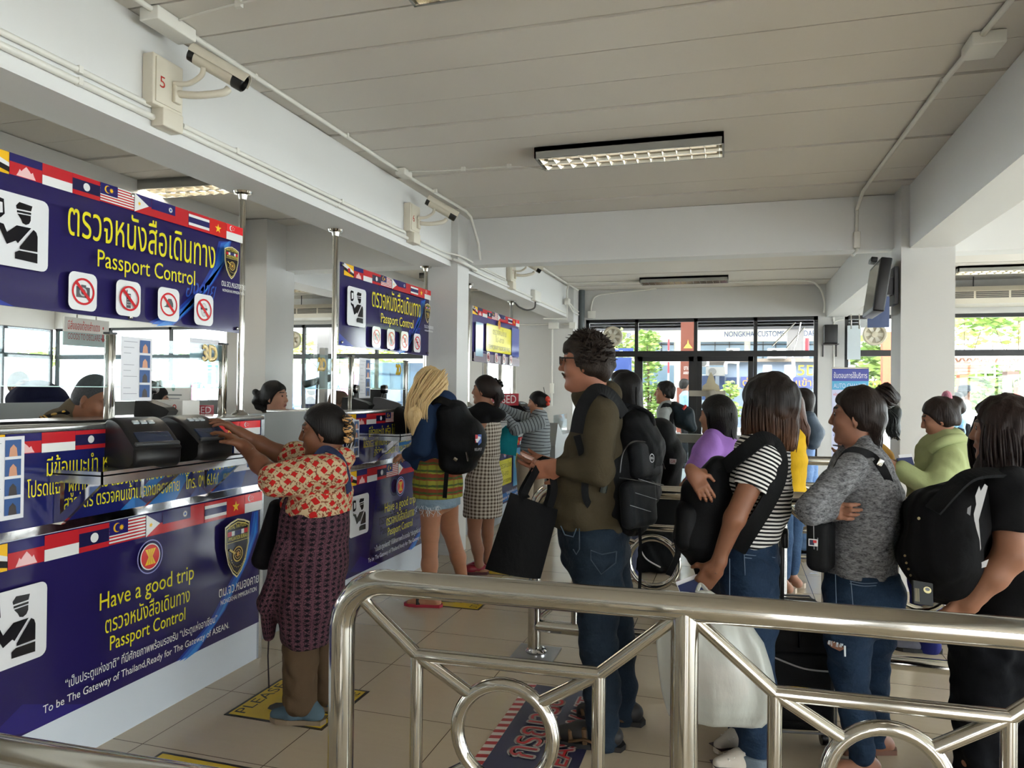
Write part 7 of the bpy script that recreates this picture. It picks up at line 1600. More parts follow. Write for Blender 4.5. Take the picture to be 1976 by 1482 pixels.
# officers and others behind the counters
def officer():
    q, F, B, t, hc = fig('seated male officer in brown uniform bent over the counter, head down', 3.95, 184, 26, (184, 769), (120, 1100))
    f, l, u = F; s = 1.0
    T = stations([(808, 100, 152, .15, .05), (840, 70, 160, .2, .05), (930, 60, 160, .2, .05), (1010, 62, 156, .19, .05)], 3.95, B[1], k=.03)
    aL = limb([q(118, 825, -.2), q(125, 885, -.25), q(135, 910, -.1)], [.07, .055, .04], k=.03); aR = limb([q(108, 822, .25), q(125, 885, .28), q(135, 910, .1)], [.07, .055, .04], k=.03)
    lg = limb([q(110, 1010, -.1), q(150, 1030, -.1), q(152, 1160, -.1)], [.09, .075, .05], k=.03) + limb([q(110, 1010, .1), q(150, 1030, .1), q(152, 1150, .1)], [.09, .075, .05], k=.03)
    soft('body', head_prims(hc, F, s, False, .9) + [rc(q(138, 800), hc - .07 * u - .02 * f, .065, .06, k=.03)] + shrink(T + aL + aR + lg, .014) + hand_prims(q(135, 910, -.1), CRT, -UP, 1) + hand_prims(q(135, 910, .1), CRT, -UP, -1), .005, [skin_mat('skin_officer', (140, 94, 70)), BROW, LIP], t)
    soft('uniform', T + aL + aR + [rc(q(134, 806), q(146, 790), .075, .066, k=.02)], .006, [cloth('uniform_brown', (94, 82, 66), .8)], t, wrinkle(191, .003, 30, 5))
    soft('trousers', lg, .009, [cloth('uniform_brown', (94, 82, 66), .8)], t)
    R = np.array((f, l, u)); gq = hair_mat('hair_grey_crop', (44, 44, 46), (92, 92, 94), .6, (1, 1, 1))
    soft('hair', hair_cap(hc, F, s, .004, .085, k=.03), .005, [gq], t)
    e = MB(); c = q(106, 806, -.17); d = unit(q(127, 800, -.13) - q(84, 812, -.2)); nn = unit(UP - .35 * CFW); nn = unit(nn - d * (nn @ d)); R = np.array((d, np.cross(nn, d), nn))
    e.obox(c + nn * .012, (.13, .055, .012), R, bev=.004); eo = e.build('epaulette', cloth('epaulette_black', (16, 16, 18), .7), t)
    g = MB()
    for x in (-.055, -.04): g.obox(c + nn * .019 + d * x, (.008, .052, .003), R)
    g.lathe(c + nn * .018 + d * .0, nn, [(.008, 0), (.014, 0), (.014, .004), (.008, .004)], 14).lathe(c + nn * .018 + d * .045, nn, [(0, 0), (.009, 0), (.006, .005), (0, .006)], 12); g.build('gold_braid', mat('gold', (206, 160, 60), .3, .8), eo)
    eyes(t, hc, F, s)
officer()
CH = cloth('chair_black', (20, 20, 22), .6)
plain('person with back turned in a dark navy shirt behind the low partition', 7.0, 200, 0, (38, 742), (70, 930), .92, [(758, 40, 100, .16), (775, 16, 130, .24), (830, 8, 140, .26), (890, 20, 130, .24)], SKIN_C, cloth('shirt_dark_navy', (24, 26, 48), .9), short_hair, hair_mat('hair_light_brown', (70, 56, 42), (110, 92, 70)),
    [([(56, 890, -.1), (58, 930, -.1), (58, 990, -.1)], [.1, .08, .07]), ([(92, 890, .1), (92, 930, .1), (92, 985, .1)], [.1, .08, .07])], BLKT, shoes=BLACKP, seed=201, female=False)
t, q, hc, F = plain('female officer with black hair bow looking right over the grey panel', 5.8, 194, 0, (531, 765), (520, 1060), .96, [(803, 508, 542, .12), (822, 496, 556, .17), (880, 498, 556, .17), (950, 498, 556, .17)], SKIN_C, cloth('uniform_dark', (60, 54, 46), .8),
    lambda q, hc, F, hs: (hair_cap(hc, F, hs, .012, .066) + [ell(q(502, 768), (.05, .05, .05), k=.02), rc(q(494, 757), q(505, 762), .028, .02, k=.01), rc(q(493, 775), q(504, 768), .03, .02, k=.01), rc(q(497, 785), q(512, 790), .025, .03, k=.02)], None), HAIRK,
    [([(515, 950, -.07), (516, 1000, -.07), (516, 1050, -.07)], [.1, .08, .06]), ([(540, 950, .09), (540, 1000, .09), (540, 1046, .09)], [.1, .08, .06])], BLKT, shoes=BLACKP, seed=211, h=.0065)
eyes(t, hc, F, .96)
plain('seated officer with shaved head behind the pole at the second counter', 7.0, 175, 10, (656, 778), (650, 960), .95, [(812, 640, 672, .12), (828, 628, 684, .18), (880, 630, 684, .18), (910, 632, 684, .18)], SKIN_A, cloth('uniform_brown', (94, 82, 66), .8),
    lambda q, hc, F, hs: (hair_cap(hc, F, hs, .003, .085), None), hair_mat('hair_stubble', (60, 48, 40), (96, 78, 64), .6, (1, 1, 1)), [([(650, 905, -.08), (690, 912, -.08), (692, 965, -.08)], [.09, .07, .05]), ([(650, 905, .08), (690, 912, .08), (692, 962, .08)], [.09, .07, .05])], BLKT, shoes=BLACKP, seed=221, female=False)
plain('dark haired person seated beyond the scanners of the nearest counter', 6.2, 150, 5, (302, 772), (300, 980), .95, [(808, 286, 318, .12), (826, 276, 330, .17), (880, 276, 330, .17), (920, 278, 330, .17)], SKIN_C, NAVYC, short_hair, HAIRK, [([(296, 915, -.08), (330, 922, -.08), (332, 975, -.08)], [.09, .07, .05]), ([(300, 915, .08), (335, 922, .08), (335, 970, .08)], [.09, .07, .05])], BLKT, shoes=BLACKP, seed=231)

# ================================================================ steel barriers
def barrier(label, O, e, panels, ends=(True, False), rail=.985, group='steel queue barriers', low=True):
    O = np.array(O, float); e = unit(e); w = lambda s_, z: O + e * s_ + UP * z
    t = thing('steel_barrier', label, 'barrier', tuple(O), group)
    n = np.cross(e, UP); tot = sum(panels); r = .038
    path = []
    if ends[0]: path = [w(-.012, .0), w(-.012, rail - .14)] + [w(-.012 + .14 * (1 - math.cos(a)), rail - .14 + .14 * math.sin(a)) for a in np.linspace(.1, math.pi / 2, 10)]
    else: path = [w(0, rail)]
    if ends[1]: path += [w(tot + .012 - .14 * (1 - math.sin(a)), rail - .14 + .14 * math.cos(a)) for a in np.linspace(0, math.pi / 2 - .1, 10)] + [w(tot + .012, rail - .14), w(tot + .012, 0)]
    else: path += [w(tot, rail)]
    MB().tube(path, r, 24).build('top_rail', STEEL, t)
    s0 = 0; posts = [0]
    for L in panels: posts.append(posts[-1] + L)
    for i, p in enumerate(posts):
        if not ((i == 0 and ends[0]) or (i == len(posts) - 1 and ends[1])): MB().cyl(w(p, 0), w(p, rail), .036, 22).build('post', STEEL, t)
        m = MB().box(*[w(p, 0) + k * (e * .125 + n * .125) + UP * zz for k, zz in ((-1, 0), (1, .012))]) if False else MB().obox(w(p, .006), (.25, .25, .012), np.array((e, n, UP)))
        m.build('base_plate', mat('steel_plate', (150, 150, 150), .3, .9), t)
        MB().lathe(w(p, .012), UP, [(.036, 0), (.06, 0), (.062, .012), (.052, .026), (.038, .03)], 26).build('collar', CHROME, t)
    for i, L in enumerate(panels):
        a = posts[i]; c = a + L / 2; k = .225; zc, R_ = .59, .138
        MB().tube([w(c + R_ * math.cos(q_), zc + R_ * math.sin(q_)) for q_ in np.linspace(0, 2 * math.pi, 40, endpoint=False)], .0195, 14, closed=True).build('ring', STEEL, t)
        for sx in (-1, 1):
            for sz in (1, -1):
                z1 = zc + sz * .195
                MB().tube([w(c + sx * (L / 2 - .03), zc + sz * .36), w(c + sx * (L / 2 - k), z1), w(c + sx * R_ * .72, zc + sz * R_ * .72)], .0185, 12).build('diagonal_bar', STEEL, t)
        for sz in (1, -1): MB().cyl(w(a + k, zc + sz * .195), w(a + L - k, zc + sz * .195), .0195, 14).build('cross_bar', STEEL, t)
        for s_ in (a + k, a + L - k): MB().cyl(w(s_, .20), w(s_, zc + .19), .0185, 14).build('upright', STEEL, t)
        MB().cyl(w(a, .17), w(a + L, .17), .036, 20).build('bottom_rail', STEEL, t)
    return t
ED_ = V3(.99926, .0384, 0)
barrier('nearest steel barrier with rings crossing the lower right of the frame', (-1.095, 1.972, 0), ED_, [.975, .975, .975])
barrier('second steel barrier behind the man in glasses and the women', (-1.105, 4.24, 0), (1, .004, 0), [1.345, 1.345, 1.345])
barrier('third steel barrier near the woman in yellow', (.30, 6.62, 0), (1, .2, 0), [1.1, 1.1, 1.1], (True, False))
barrier('steel barrier whose end only shows at the lower left corner', (-2.15, .86, 0), ED_, [.975, .975], (False, True), rail=.955)

# ================================================================ floor mats
def mat_print(label, x0, y0, x1, y1, step=True):
    t = thing('floor_sticker', label, 'floor sticker', ((x0 + x1) / 2, (y0 + y1) / 2, 0), 'yellow please stand floor stickers')
    pr = Print((x0, y0, .0015), (1, 0, 0), (0, 1, 0), rough=.35); w, h = x1 - x0, y1 - y0; K = (34, 30, 26); Y_ = (222, 190, 40)
    MB().box((x0, y0, 0), (x1, y1, .0015)).build('vinyl', mat('vinyl_dark', K, .4), t)
    pr.rect(0, 0, w, h, K); pr.rect(.015, .015, w - .015, h - .015, Y_)
    O0, U0, V0 = pr.O.copy(), pr.U.copy(), pr.V.copy()
    pr.O, pr.U, pr.V = O0 + V3(.085, .04, 0), V3(0, 1, 0), V3(-1, 0, 0); pr.text('PLEASE', 0, 0, h - .1, K, .02, h=.085)
    pr.O = O0 + V3(w - .03, .04, 0); pr.text('STAND HERE', 0, 0, h - .08, K, .02, h=.085)
    pr.O, pr.U, pr.V = O0, U0, V0
    for v in (h * .33, h * .67):
        pr.poly([(w * .30, v - .035), (w * .36, v - .045), (w * .52, v - .035), (w * .56, v - .03), (w * .56, v + .03), (w * .52, v + .035), (w * .36, v + .045), (w * .30, v + .035), (w * .28, v)], K)
        pr.poly([(w * .59, v - .028), (w * .66, v - .032), (w * .69, v), (w * .66, v + .032), (w * .59, v + .028)], K)
    pr.build('print', t)
mat_print('yellow floor sticker under the woman in the purple sarong', -2.30, 2.99, -1.775, 3.45)
mat_print('yellow floor sticker cut off by the bottom of the frame', -2.31, 2.14, -1.785, 2.61)
mat_print('yellow floor sticker under the blonde girl', -2.22, 4.95, -1.71, 5.40)
mat_print('yellow floor sticker by the woman in the checked dress', -2.25, 5.94, -1.78, 6.36)
wm = thing('floor_sticker', 'dark blue wait here floor sticker with red and white striped edge by the sandals', 'floor sticker', (-.83, 3.3, 0))
MB().box((-1.035, 2.55, 0), (-.60, 3.80, .0015)).build('vinyl', mat('vinyl_blue', (44, 46, 78), .4), wm)
pr = Print((-1.035, 2.55, .0015), (1, 0, 0), (0, 1, 0), rough=.35); pr.rect(0, 0, .435, 1.25, (44, 46, 78)); pr.rect(0, 0, .05, 1.25, (212, 204, 196))
for k in range(21): pr.poly([(0, .06 * k), (.05, .06 * k + .012), (.05, .06 * k + .042), (0, .06 * k + .03)], (168, 40, 46), k == 0)
O0 = pr.O.copy(); pr.U, pr.V = V3(0, 1, 0), V3(-1, 0, 0)
pr.O = O0 + V3(.235, .48, 0); pr.outlined('กรุณารอ', 0, 0, .62, (176, 36, 44), (214, 206, 200), .011, .03, .20)
pr.O = O0 + V3(.385, .30, 0); pr.outlined('PLEASE WAIT', 0, 0, .85, (176, 36, 44), (214, 206, 200), .009, .02, .125)
pr.build('print', wm)
MB().prism([(0, 0), (.05, .02), (.09, .0), (.06, .03), (.02, .04)], (.62, 6.84, .004), (1, 0, 0), (0, 1, 0), (0, 0, 1), .002).build('paper_scrap', PAPER, label='torn white scrap of paper on the floor beyond the second barrier', cat='litter')

# ================================================================ luggage and carrier bag
su = thing('suitcase', 'black soft suitcase with pale piping and raised handle between two women', 'suitcase', tuple(P(1540, 1440, z=0)))
o = P(1475, 1442, z=0); e = unit(P(1547, 1446, z=0) - o); n = unit(np.cross(UP, e)); n = n if n @ CFW > 0 else -n
c = o + e * .155 + n * .15 + UP * .33; R = np.array((e, n, UP))
SUB = cloth('suitcase_black', (17, 18, 20), .6, .1, .1, 1.0)
MB().obox(c, (.30, .30, .52), R, bev=.04).build('shell', SUB, su)
MB().obox(c - n * .155 + UP * -.06, (.25, .03, .30), R, bev=.014).build('front_pocket', SUB, su)
pi = MB()
for k in (-1, 1):
    for s_ in (-.148, .148): pi.tube([c + e * (a * .13) + n * s_ * 1.0 + UP * b for a, b in ((-1.12, -.23), (-1.12, .23), (-.9, .258), (.9, .258), (1.12, .23), (1.12, -.23), (.9, -.258), (-.9, -.258))], .005, 6, closed=True)
pi.tube(bez([c - n * .172 + e * -.12 + UP * .07, c - n * .174 + UP * .03, c - n * .172 + e * .12 + UP * .02]), .004, 6); pi.build('piping', mat('piping_grey', (150, 150, 150), .5), su)
hb_ = MB()
for a in (-.13, -.03): hb_.obox(c + e * a + n * .06 + UP * .41, (.016, .02, .32), R, bev=.004)
hb_.obox(c + e * -.09 + n * .06 + UP * .575, (.17, .035, .035), R, bev=.012).obox(c + e * -.02 + n * .06 + UP * .54, (.028, .034, .08), R, bev=.008); hb_.build('handle', BLACKP, su)
for a in (-.11, .11):
    for b in (-.10, .10): MB().lathe(c + e * a + n * b + UP * -.295 - e * .012, e, [(0, 0), (.032, 0), (.034, .006), (.034, .018), (.032, .024), (0, .024)], 16).obox(c + e * a + n * b + UP * -.265, (.03, .04, .05), R).build('wheel', BLACKP, su)
MB().tube([c - n * .176 + e * -.02 + UP * .22, c - n * .176 + e * -.02 + UP * .12], .004, 6).build('zip_pull', STEEL, su)

tb = NT('thin_plastic'); tb.col(lin((196, 198, 190))); tb.pr(.35, 0, .5); tb.b.inputs['Transmission Weight'].default_value = .0; tb.b.inputs['Alpha'].default_value = .72
tb.b.inputs['Subsurface Weight'].default_value = .0
tb.bump(tb.noise(tb.scale(tb.coord(), (1, 1, .4)), 7, 6), .45, .04)
cb_ = thing('carrier_bag', 'large white translucent plastic bag held low by the woman in stripes', 'bag', tuple(P(1380, 1400, d=2.9)))
pl_ = lambda x, y, dd=0: P(x, y, d=2.88 + dd)
m = MB(); rg = []
for row in ([1345, 1372, 1140, .012], [1318, 1412, 1170, .05], [1270, 1452, 1208, .085], [1266, 1474, 1240, .10], [1270, 1488, 1285, .115], [1276, 1498, 1330, .115], [1282, 1492, 1362, .10], [1290, 1478, 1388, .07], [1300, 1470, 1398, .02]):
    a, b, y, th = row; A, B_ = pl_(a, y - (8 if y > 1350 else 0)), pl_(b, y + (6 if y > 1350 else 0)); nn = -CFW; K = 64
    rg.append([A + (B_ - A) * .5 * (1 - math.cos(math.pi * 2 * k / K)) + nn * th * (math.sin(math.pi * 2 * k / K) + .10 * math.sin(math.pi * 14 * k / K + y * .012) + .05 * math.sin(math.pi * 22 * k / K)) for k in range(K)])
fine = []
for i in range(len(rg) - 1):
    for k in range(4):
        f_ = k / 4; fine.append([p * (1 - f_) + q_ * f_ for p, q_ in zip(rg[i], rg[i + 1])])
fine.append(rg[-1]); m.rings(fine); m.build('bag_film', tb.m, cb_)
m = MB(); m.tube(bez([pl_(1345, 1142), pl_(1352, 1128, .03), pl_(1366, 1142)]), .008, 8); m.build('handle', tb.m, cb_)
soft('contents', [ell(pl_(1350, 1305, .0), (.10, .03, .08), k=.03), ell(pl_(1400, 1320), (.09, .035, .08), k=.03)], .012, [cloth('bag_contents', (196, 150, 142), .8, .2, .4)], cb_)

fb = thing('holdall', 'black travel bag on the floor beyond the second barrier', 'bag', tuple(P(1262, 1112, z=0)))
o = P(1262, 1112, z=0); soft('bag_body', [rbox(o + UP * .17 + CFW * .15 + CRT * .02, (.22, .13, .17), np.array((CRT, CFW, UP)), .1), ell(o + UP * .30 + CFW * .12 + CRT * .03, (.17, .1, .09), k=.05)], .01, [BAGK], fb, wrinkle(241, .008, 22, 5))
MB().tube(bez([o + UP * .30 - CRT * .14 + CFW * .02, o + UP * .16 - CRT * .08 - CFW * .02, o + UP * .08 + CRT * .05 - CFW * .02]), .006, 6).build('pale_cord', mat('cord_pale', (190, 188, 184), .6), fb)
ub = thing('luggage', 'tall dark luggage standing behind the second barrier beside the man in glasses', 'suitcase', tuple(P(1275, 1100, z=0) + CRT * .1)); o = P(1275, 1100, z=0)
soft('shell', [rbox(o + UP * .44 + CFW * .35 + CRT * .02, (.22, .14, .25), np.array((CRT, CFW, UP)), .06), rbox(o + UP * .15 + CFW * .35 + CRT * .02, (.2, .13, .15), np.array((CRT, CFW, UP)), .05)], .01, [SUB], ub)
MB().obox(P(1305, 1102, z=0) + CFW * .1 + UP * .06, (.10, .12, .12), np.array((CRT, CFW, UP)), bev=.02).build('parcel', mat('blue_check', (96, 116, 150), .7, var=.4, vs=90), label='small blue patterned parcel on the floor by the black travel bag', cat='parcel')

# ================================================================ gates, banner
def gate(label, c, L=1.5, slant=True):
    c = np.array(c, float); t = thing('auto_gate', label, 'gate', tuple(c), 'automatic passport gates'); G = mat('gate_grey', (150, 152, 152), .35, .3)
    m = MB(); m.prism([(0, 0), (L, 0), (L, .98), (.42, .98), (.14, 1.14), (0, .86)], c, (0, 1, 0), (0, 0, 1), (1, 0, 0), .22); m.build('housing', G, t)
    MB().box(c + V3(-.006, .3, .3), c + V3(0, L - .1, .9)).build('side_panel', mat('gate_dark', (56, 62, 66), .15), t)
    MB().box(c + V3(.05, .6, .98), c + V3(.06, L - .1, 1.22)).build('glass_wing', GLASS, t)
    return t
gate('grey slanted end of an automatic gate by the left wall', (-2.35, 9.0, 0))
gate('automatic gate left of the woman in lilac', (-.95, 9.2, 0)); gate('automatic gate right of the woman in lilac', (.35, 9.2, 0))
rl = thing('gate_rail', 'grey rail across the glass gates behind the woman in lilac', 'rail', (-.4, 9.05, 0))
MB().box((-.72, 9.0, .95), (.38, 9.1, 1.05)).build('rail', mat('gate_rail_grey', (150, 148, 140), .4), rl); MB().box((-.72, 9.04, .1), (.38, 9.05, .93)).build('glass', GLASS, rl); MB().box((-.72, 9.0, 0), (-.66, 9.1, .96)).box((.32, 9.0, 0), (.38, 9.1, .96)).build('leg', STEEL, rl)
em = thing('gate_screen', 'slanted beige information stand with a temple shaped crest behind the woman in lilac', 'stand', (.0, 8.6, 0))
MB().prism([(-.03, 0), (.05, 0), (.02, 1.0), (-.24, 1.58), (-.30, 1.56), (-.06, .96)], (.02, 8.62, 0), (1, 0, 0), (0, 0, 1), (0, 1, 0), .32).build('stand', mat('stand_beige', (176, 170, 156), .5), em)
MB().prism([(0, 0), (.20, 0), (.19, .06), (.15, .09), (.13, .16), (.10, .22), (.07, .16), (.05, .09), (.01, .06)], (-.36, 8.7, 1.56), (1, 0, 0), (0, 0, 1), (0, 1, 0), .03).build('crest', mat('crest_gold', (190, 180, 150), .4), em)
MB().box((-.5, 8.7, 1.50), (-.1, 8.76, 1.565)).box((-.32, 8.72, 0), (-.26, 8.75, 1.5)).build('crest_board', mat('stand_beige', (176, 170, 156), .5), em)
bn = thing('roll_up_banner', 'blue and white AUTO CHANNEL roll-up banner beside the big window', 'banner', (1.5, 11, 0))
MB().box((1.272, 11.0, .06), (1.73, 11.003, 1.89)).build('banner_sheet', mat('banner_white', (206, 208, 228), .35), bn); MB().obox((1.5, 11.0, .04), (.5, .12, .08), bev=.02).cyl((1.27, 11.0, 1.895), (1.73, 11.0, 1.895), .012).build('stand', STEEL, bn)
pr = Print((1.272, 10.997, .06), (1, 0, 0), (0, 0, 1), rough=.3); H_ = 1.83; W_ = .458
pr.rect(0, 0, W_, H_, (196, 200, 228)); pr.rect(0, H_ - .17, W_, H_, (38, 52, 150)); pr.rect(0, H_ - .29, W_, H_ - .17, (66, 160, 206)); pr.text('ขั้นตอนการใช้บริการ', .02, H_ - .13, W_ - .02, (232, 232, 240), .02, h=.10); pr.text('AUTO CHANNEL', .02, H_ - .265, W_ - .02, (222, 150, 160), .04, h=.09); pr.text('AUTO CHANNEL', .02, H_ - .265, W_ - .02, (196, 214, 240), .01, h=.09)
pr.text('หน้าหนังสือเดินทาง', .02, H_ - .37, .24, (206, 60, 70), .02, h=.05); pr.text('ที่คู่', .22, H_ - .45, .4, (60, 70, 150), .01, h=.05)
pr.ring(.13, H_ - .72, .10, .075, (206, 60, 70)); pr.poly([(.05, H_ - .66), (.08, H_ - .55), (.10, H_ - .5), (.13, H_ - .6), (.12, H_ - .64)], (206, 60, 70)); pr.text('สแกนนิ้วมือ', .02, H_ - .92, .3, (60, 70, 150), .01, h=.06); pr.rect(.0, .2, W_, .5, (176, 170, 214)); pr.text('นำทาง', .02, H_ - 1.2, .24, (60, 70, 150), .01, h=.06); pr.build('print', bn)
# ================================================================ outside
structure(MB().box((-45, 12.35, -.2), (40, 70, -.05)).box((-45, -30, -.2), (-13.9, 12.35, -.05)).box((7.3, -30, -.2), (40, 12.35, -.05)).box((-45, -30, -.2), (40, -5.1, -.05)), 'ground', mat('forecourt', (166, 168, 170), .8, var=.1, vs=.6))
structure(MB().box((-14.4, 12.3, 2.95), (8, 14.2, 3.05)), 'roof_eaves', CONC)
FAC = mat('facade_white', (226, 220, 208), .7); BRICK = mat('brick_red', (128, 70, 54), .8, var=.15, vs=30); BLUEG = mat('window_blue_grey', (96, 118, 134), .15); GB = mat('booth_blue_grey', (140, 152, 172), .6); DKROOF = mat('canopy_dark', (92, 90, 92), .7)
def slab(m, x0, y0, x1, y1, d, dep=.3):
    """box whose face fills the picture rectangle at depth d, for buildings square to the hall"""
    a, b = P(x0, y0, y=d), P(x1, y1, y=d); m.box((a[0], d, a[2]), (b[0], d + dep, b[2])); return m
cbd = thing('customs_building', 'white customs building with blue NONGKHAI CUSTOMS lettering beyond the big window', 'building', tuple(P(1350, 760, y=34) * V3(1, 1, 0)))
slab(MB(), 1060, 632, 1700, 656, 34, 1).build('fascia', FAC, cbd)
w_ = slab(MB(), 1060, 656, 1700, 834, 34.6, .5).build('wall', FAC, cbd)
for a, b in ((1145, 1200), (1230, 1300), (1352, 1436), (1448, 1522), (1560, 1640)):
    slab(MB(), a, 656, b, 692, 34.5, .05).build('window', BLUEG, w_); m = MB(); slab(m, a, 664, b, 665.5, 34.42, .06)
    for k in (.33, .66): slab(m, a + (b - a) * k - .6, 656, a + (b - a) * k + .6, 692, 34.42, .06)
    m.build('window_bars', BLACKF, w_)
for a, b in ((1145, 1225), (1235, 1300), (1352, 1400)): slab(MB(), a, 705, b, 760, 34.5, .05).build('window', BLUEG, w_)
slab(MB(), 1060, 618, 1700, 631, 33.9, 6).build('roof', DKROOF, cbd)
o = P(1398, 650, y=33.97); o2 = P(1572, 648, y=33.97); pr = Print(o, (1, 0, 0), (0, 0, 1), (0, -1, 0), step=.004, rough=.5); pr.text('NONGKHAI CUSTOMS BOUNDARY', 0, 0, o2[0] - o[0] + .2, (62, 80, 126), .03, h=.34); pr.build('lettering', cbd)
o = P(1146, 652, y=33.97); o2 = P(1217, 652, y=33.97); pr = Print(o, (1, 0, 0), (0, 0, 1), (0, -1, 0), step=.004, rough=.5); pr.text('ศุลกากรหนองคาย', 0, 0, o2[0] - o[0], (56, 84, 140), .03, h=.36); pr.build('lettering', cbd)
cn = thing('canopy', 'dark trussed canopy in front of the customs building', 'canopy', tuple(P(1350, 630, y=28) * V3(1, 1, 0)))
m = MB()
for y in (620, 626, 631): slab(m, 1080, y, 1660, y + 1.6, 30, .1)
for x in range(1090, 1660, 22): slab(m, x, 620, x + 1.6, 632, 30.05, .1)
m.build('truss', DKROOF, cn); slab(MB(), 1080, 604, 1660, 612, 29.5, 1.2).build('roof_sheet', DKROOF, cn); slab(MB(), 1520, 612, 1550, 775, 30.2, .4).build('support', mat('support_grey', (150, 144, 142), .7), cn)
MB().box((-9, 14.6, 6.3), (5.6, 33, 6.45)).build('unseen_shade_deck', DKROOF, cn)  # deck out of view, added to keep skylight off the facade and booth
for x_, y_ in ((-8.8, 14.8), (5.4, 14.8), (-8.8, 32.8), (5.4, 32.8)): MB().box((x_ - .15, y_ - .15, -.05), (x_ + .15, y_ + .15, 6.3)).build('column', mat('support_grey', (150, 144, 142), .7), cn)  # unseen columns, added only to carry the shading deck
m = MB(); m.tube([P(1490, 668, y=29.5), P(1535, 622, y=29.5)], .03, 6).tube([P(1515, 675, y=29.5), P(1552, 632, y=29.5)], .03, 6).tube([P(1530, 690, y=29.5), P(1545, 622, y=29.5)], .03, 6); m.build('guy_wires', STEEL, cn)
bp_ = thing('brick_pillar', 'red brick pillar with a golden gable mark outside the big window', 'pillar', tuple(P(1325, 765, y=24) * V3(1, 1, 0)))
a, b = P(1314, 610, y=24), P(1338, 775, y=24); MB().box((a[0], 24, -.05), (b[0], 24.5, a[2])).build('shaft', BRICK, bp_); MB().box((a[0] - .1, 23.9, -.05), (b[0] + .1, 24.6, P(1325, 748, y=24)[2])).build('base', BRICK, bp_)
o = P(1320, 672, y=23.98); pr = Print(o, (1, 0, 0), (0, 0, 1), (0, -1, 0), step=.003, rough=.4); pr.poly([(-.02, 0), (.26, 0), (.2, .08), (.15, .14), (.12, .28), (.09, .14), (.04, .08)], (226, 176, 60)); pr.text('ขาเข้า', .0, -.68, .24, (226, 220, 214), .02, h=.2); pr.text('ARRIVAL', -.02, -.82, .26, (226, 220, 214), .02, h=.12); pr.build('lettering', bp_)
bt = thing('booth_building', 'grey blue booth with yellow 5D and orange Thai lettering outside the window', 'building', tuple(P(1480, 790, y=18) * V3(1, 1, 0)))
slab(MB(), 1400, 697, 1640, 830, 18, 2).build('wall', GB, bt); slab(MB(), 1345, 692, 1640, 698, 17.8, 2.4).build('parapet', mat('parapet_brown', (150, 134, 120), .7), bt); slab(MB(), 1350, 722, 1400, 830, 18.3, 1.6).build('cabin', mat('cabin_pale', (190, 198, 206), .6), bt)
for r_ in ((1354, 725, 1380, 772), (1388, 726, 1398, 790), (1402, 728, 1422, 748), (1540, 752, 1556, 775)): slab(MB(), *r_, 17.95, .06).build('window', mat('window_dark_blue', (62, 76, 110), .15), bt)
slab(MB(), 1430, 727, 1640, 749, 17.94, .06).build('name_board', mat('board_blue', (84, 92, 150), .4), bt)
o = P(1433, 744, y=17.93); pr = Print(o, (1, 0, 0), (0, 0, 1), (0, -1, 0), step=.003, rough=.4); pr.text('ด่านตรวจคนเข้าเมืองหนองคาย', 0, 0, 2.9, (236, 160, 60), .03, h=.22); pr.build('lettering', bt)
o = P(1539, 724, y=17.93); pr = Print(o, (1, 0, 0), (0, 0, 1), (0, -1, 0), step=.003, rough=.4); pr.text('5D', 0, 0, .43, (244, 206, 50), .05, h=.33); pr.build('lettering', bt)
for lb, x0, y0, x1, y1, c in (('white outdoor air conditioning unit above the booth beside the pillar', 1351, 693, 1368, 707, (226, 222, 214)), ('grey boxed air conditioner unit sticking out of the booth wall', 1362, 708, 1398, 725, (130, 126, 122)), ('outdoor air conditioning unit on the booth roof', 1482, 672, 1517, 691, (226, 222, 214)), ('outdoor unit behind the window transom on the booth roof', 1402, 672, 1427, 691, (226, 222, 214))):
    t = thing('outdoor_unit', lb, 'air conditioner', tuple(P(x0, y1, y=17.6))); slab(MB(), x0, y0, x1, y1, 17.55, .35).build('casing', mat('unit_%d' % c[0], c, .5), t); cc = P(x0 + (x1 - x0) * .35, (y0 + y1) / 2, y=17.54); MB().lathe(cc, (0, -1, 0), [(0, 0), (.07, 0), (.08, .01), (.075, .02), (0, .02)], 18).build('fan_guard', mat('guard_grey', (90, 88, 86), .6), t)
m = MB(); m.tube(bez([P(1427, 700, y=17.7), P(1403, 699, y=17.7), P(1400, 712, y=17.7), P(1400, 722, y=17.7)]), .04, 8).tube([P(1424, 697, y=17.7), P(1424, 750, y=17.7)], .025, 8).tube(bez([P(1530, 693, y=17.7), P(1532, 715, y=17.7), P(1531, 725, y=17.7), P(1524, 727, y=17.7)]), .04, 8); m.build('drain_pipes', mat('pipe_white', (216, 208, 198), .5), label='white pipes running down the front of the grey blue booth', cat='pipe')
sg = thing('road_sign', 'dark blue signboard outside behind the head of the man in glasses', 'sign', tuple(P(1200, 780, y=17) * V3(1, 1, 0))); slab(MB(), 1150, 690, 1218, 730, 17, .06).build('board', mat('board_navy', (44, 66, 128), .4), sg); slab(MB(), 1178, 730, 1182, 850, 17.05, .06).build('post', STEEL, sg); slab(MB(), 1160, 716, 1210, 719, 16.98, .02).build('white_line', FAC, sg)
sg = thing('round_letter_sign', 'blue sign with large white letters above the dark blue board outside', 'sign', tuple(P(1190, 690, y=17.3))); slab(MB(), 1196, 688, 1200, 850, 17.33, .03).build('post', STEEL, sg); slab(MB(), 1165, 672, 1222, 688, 17.3, .06).build('board', mat('board_navy', (44, 66, 128), .4), sg); o = P(1182, 685, y=17.29); pr = Print(o, (1, 0, 0), (0, 0, 1), (0, -1, 0), step=.003); pr.text('Gr', 0, 0, .24, (226, 230, 236), .04, h=.22); pr.build('lettering', sg)
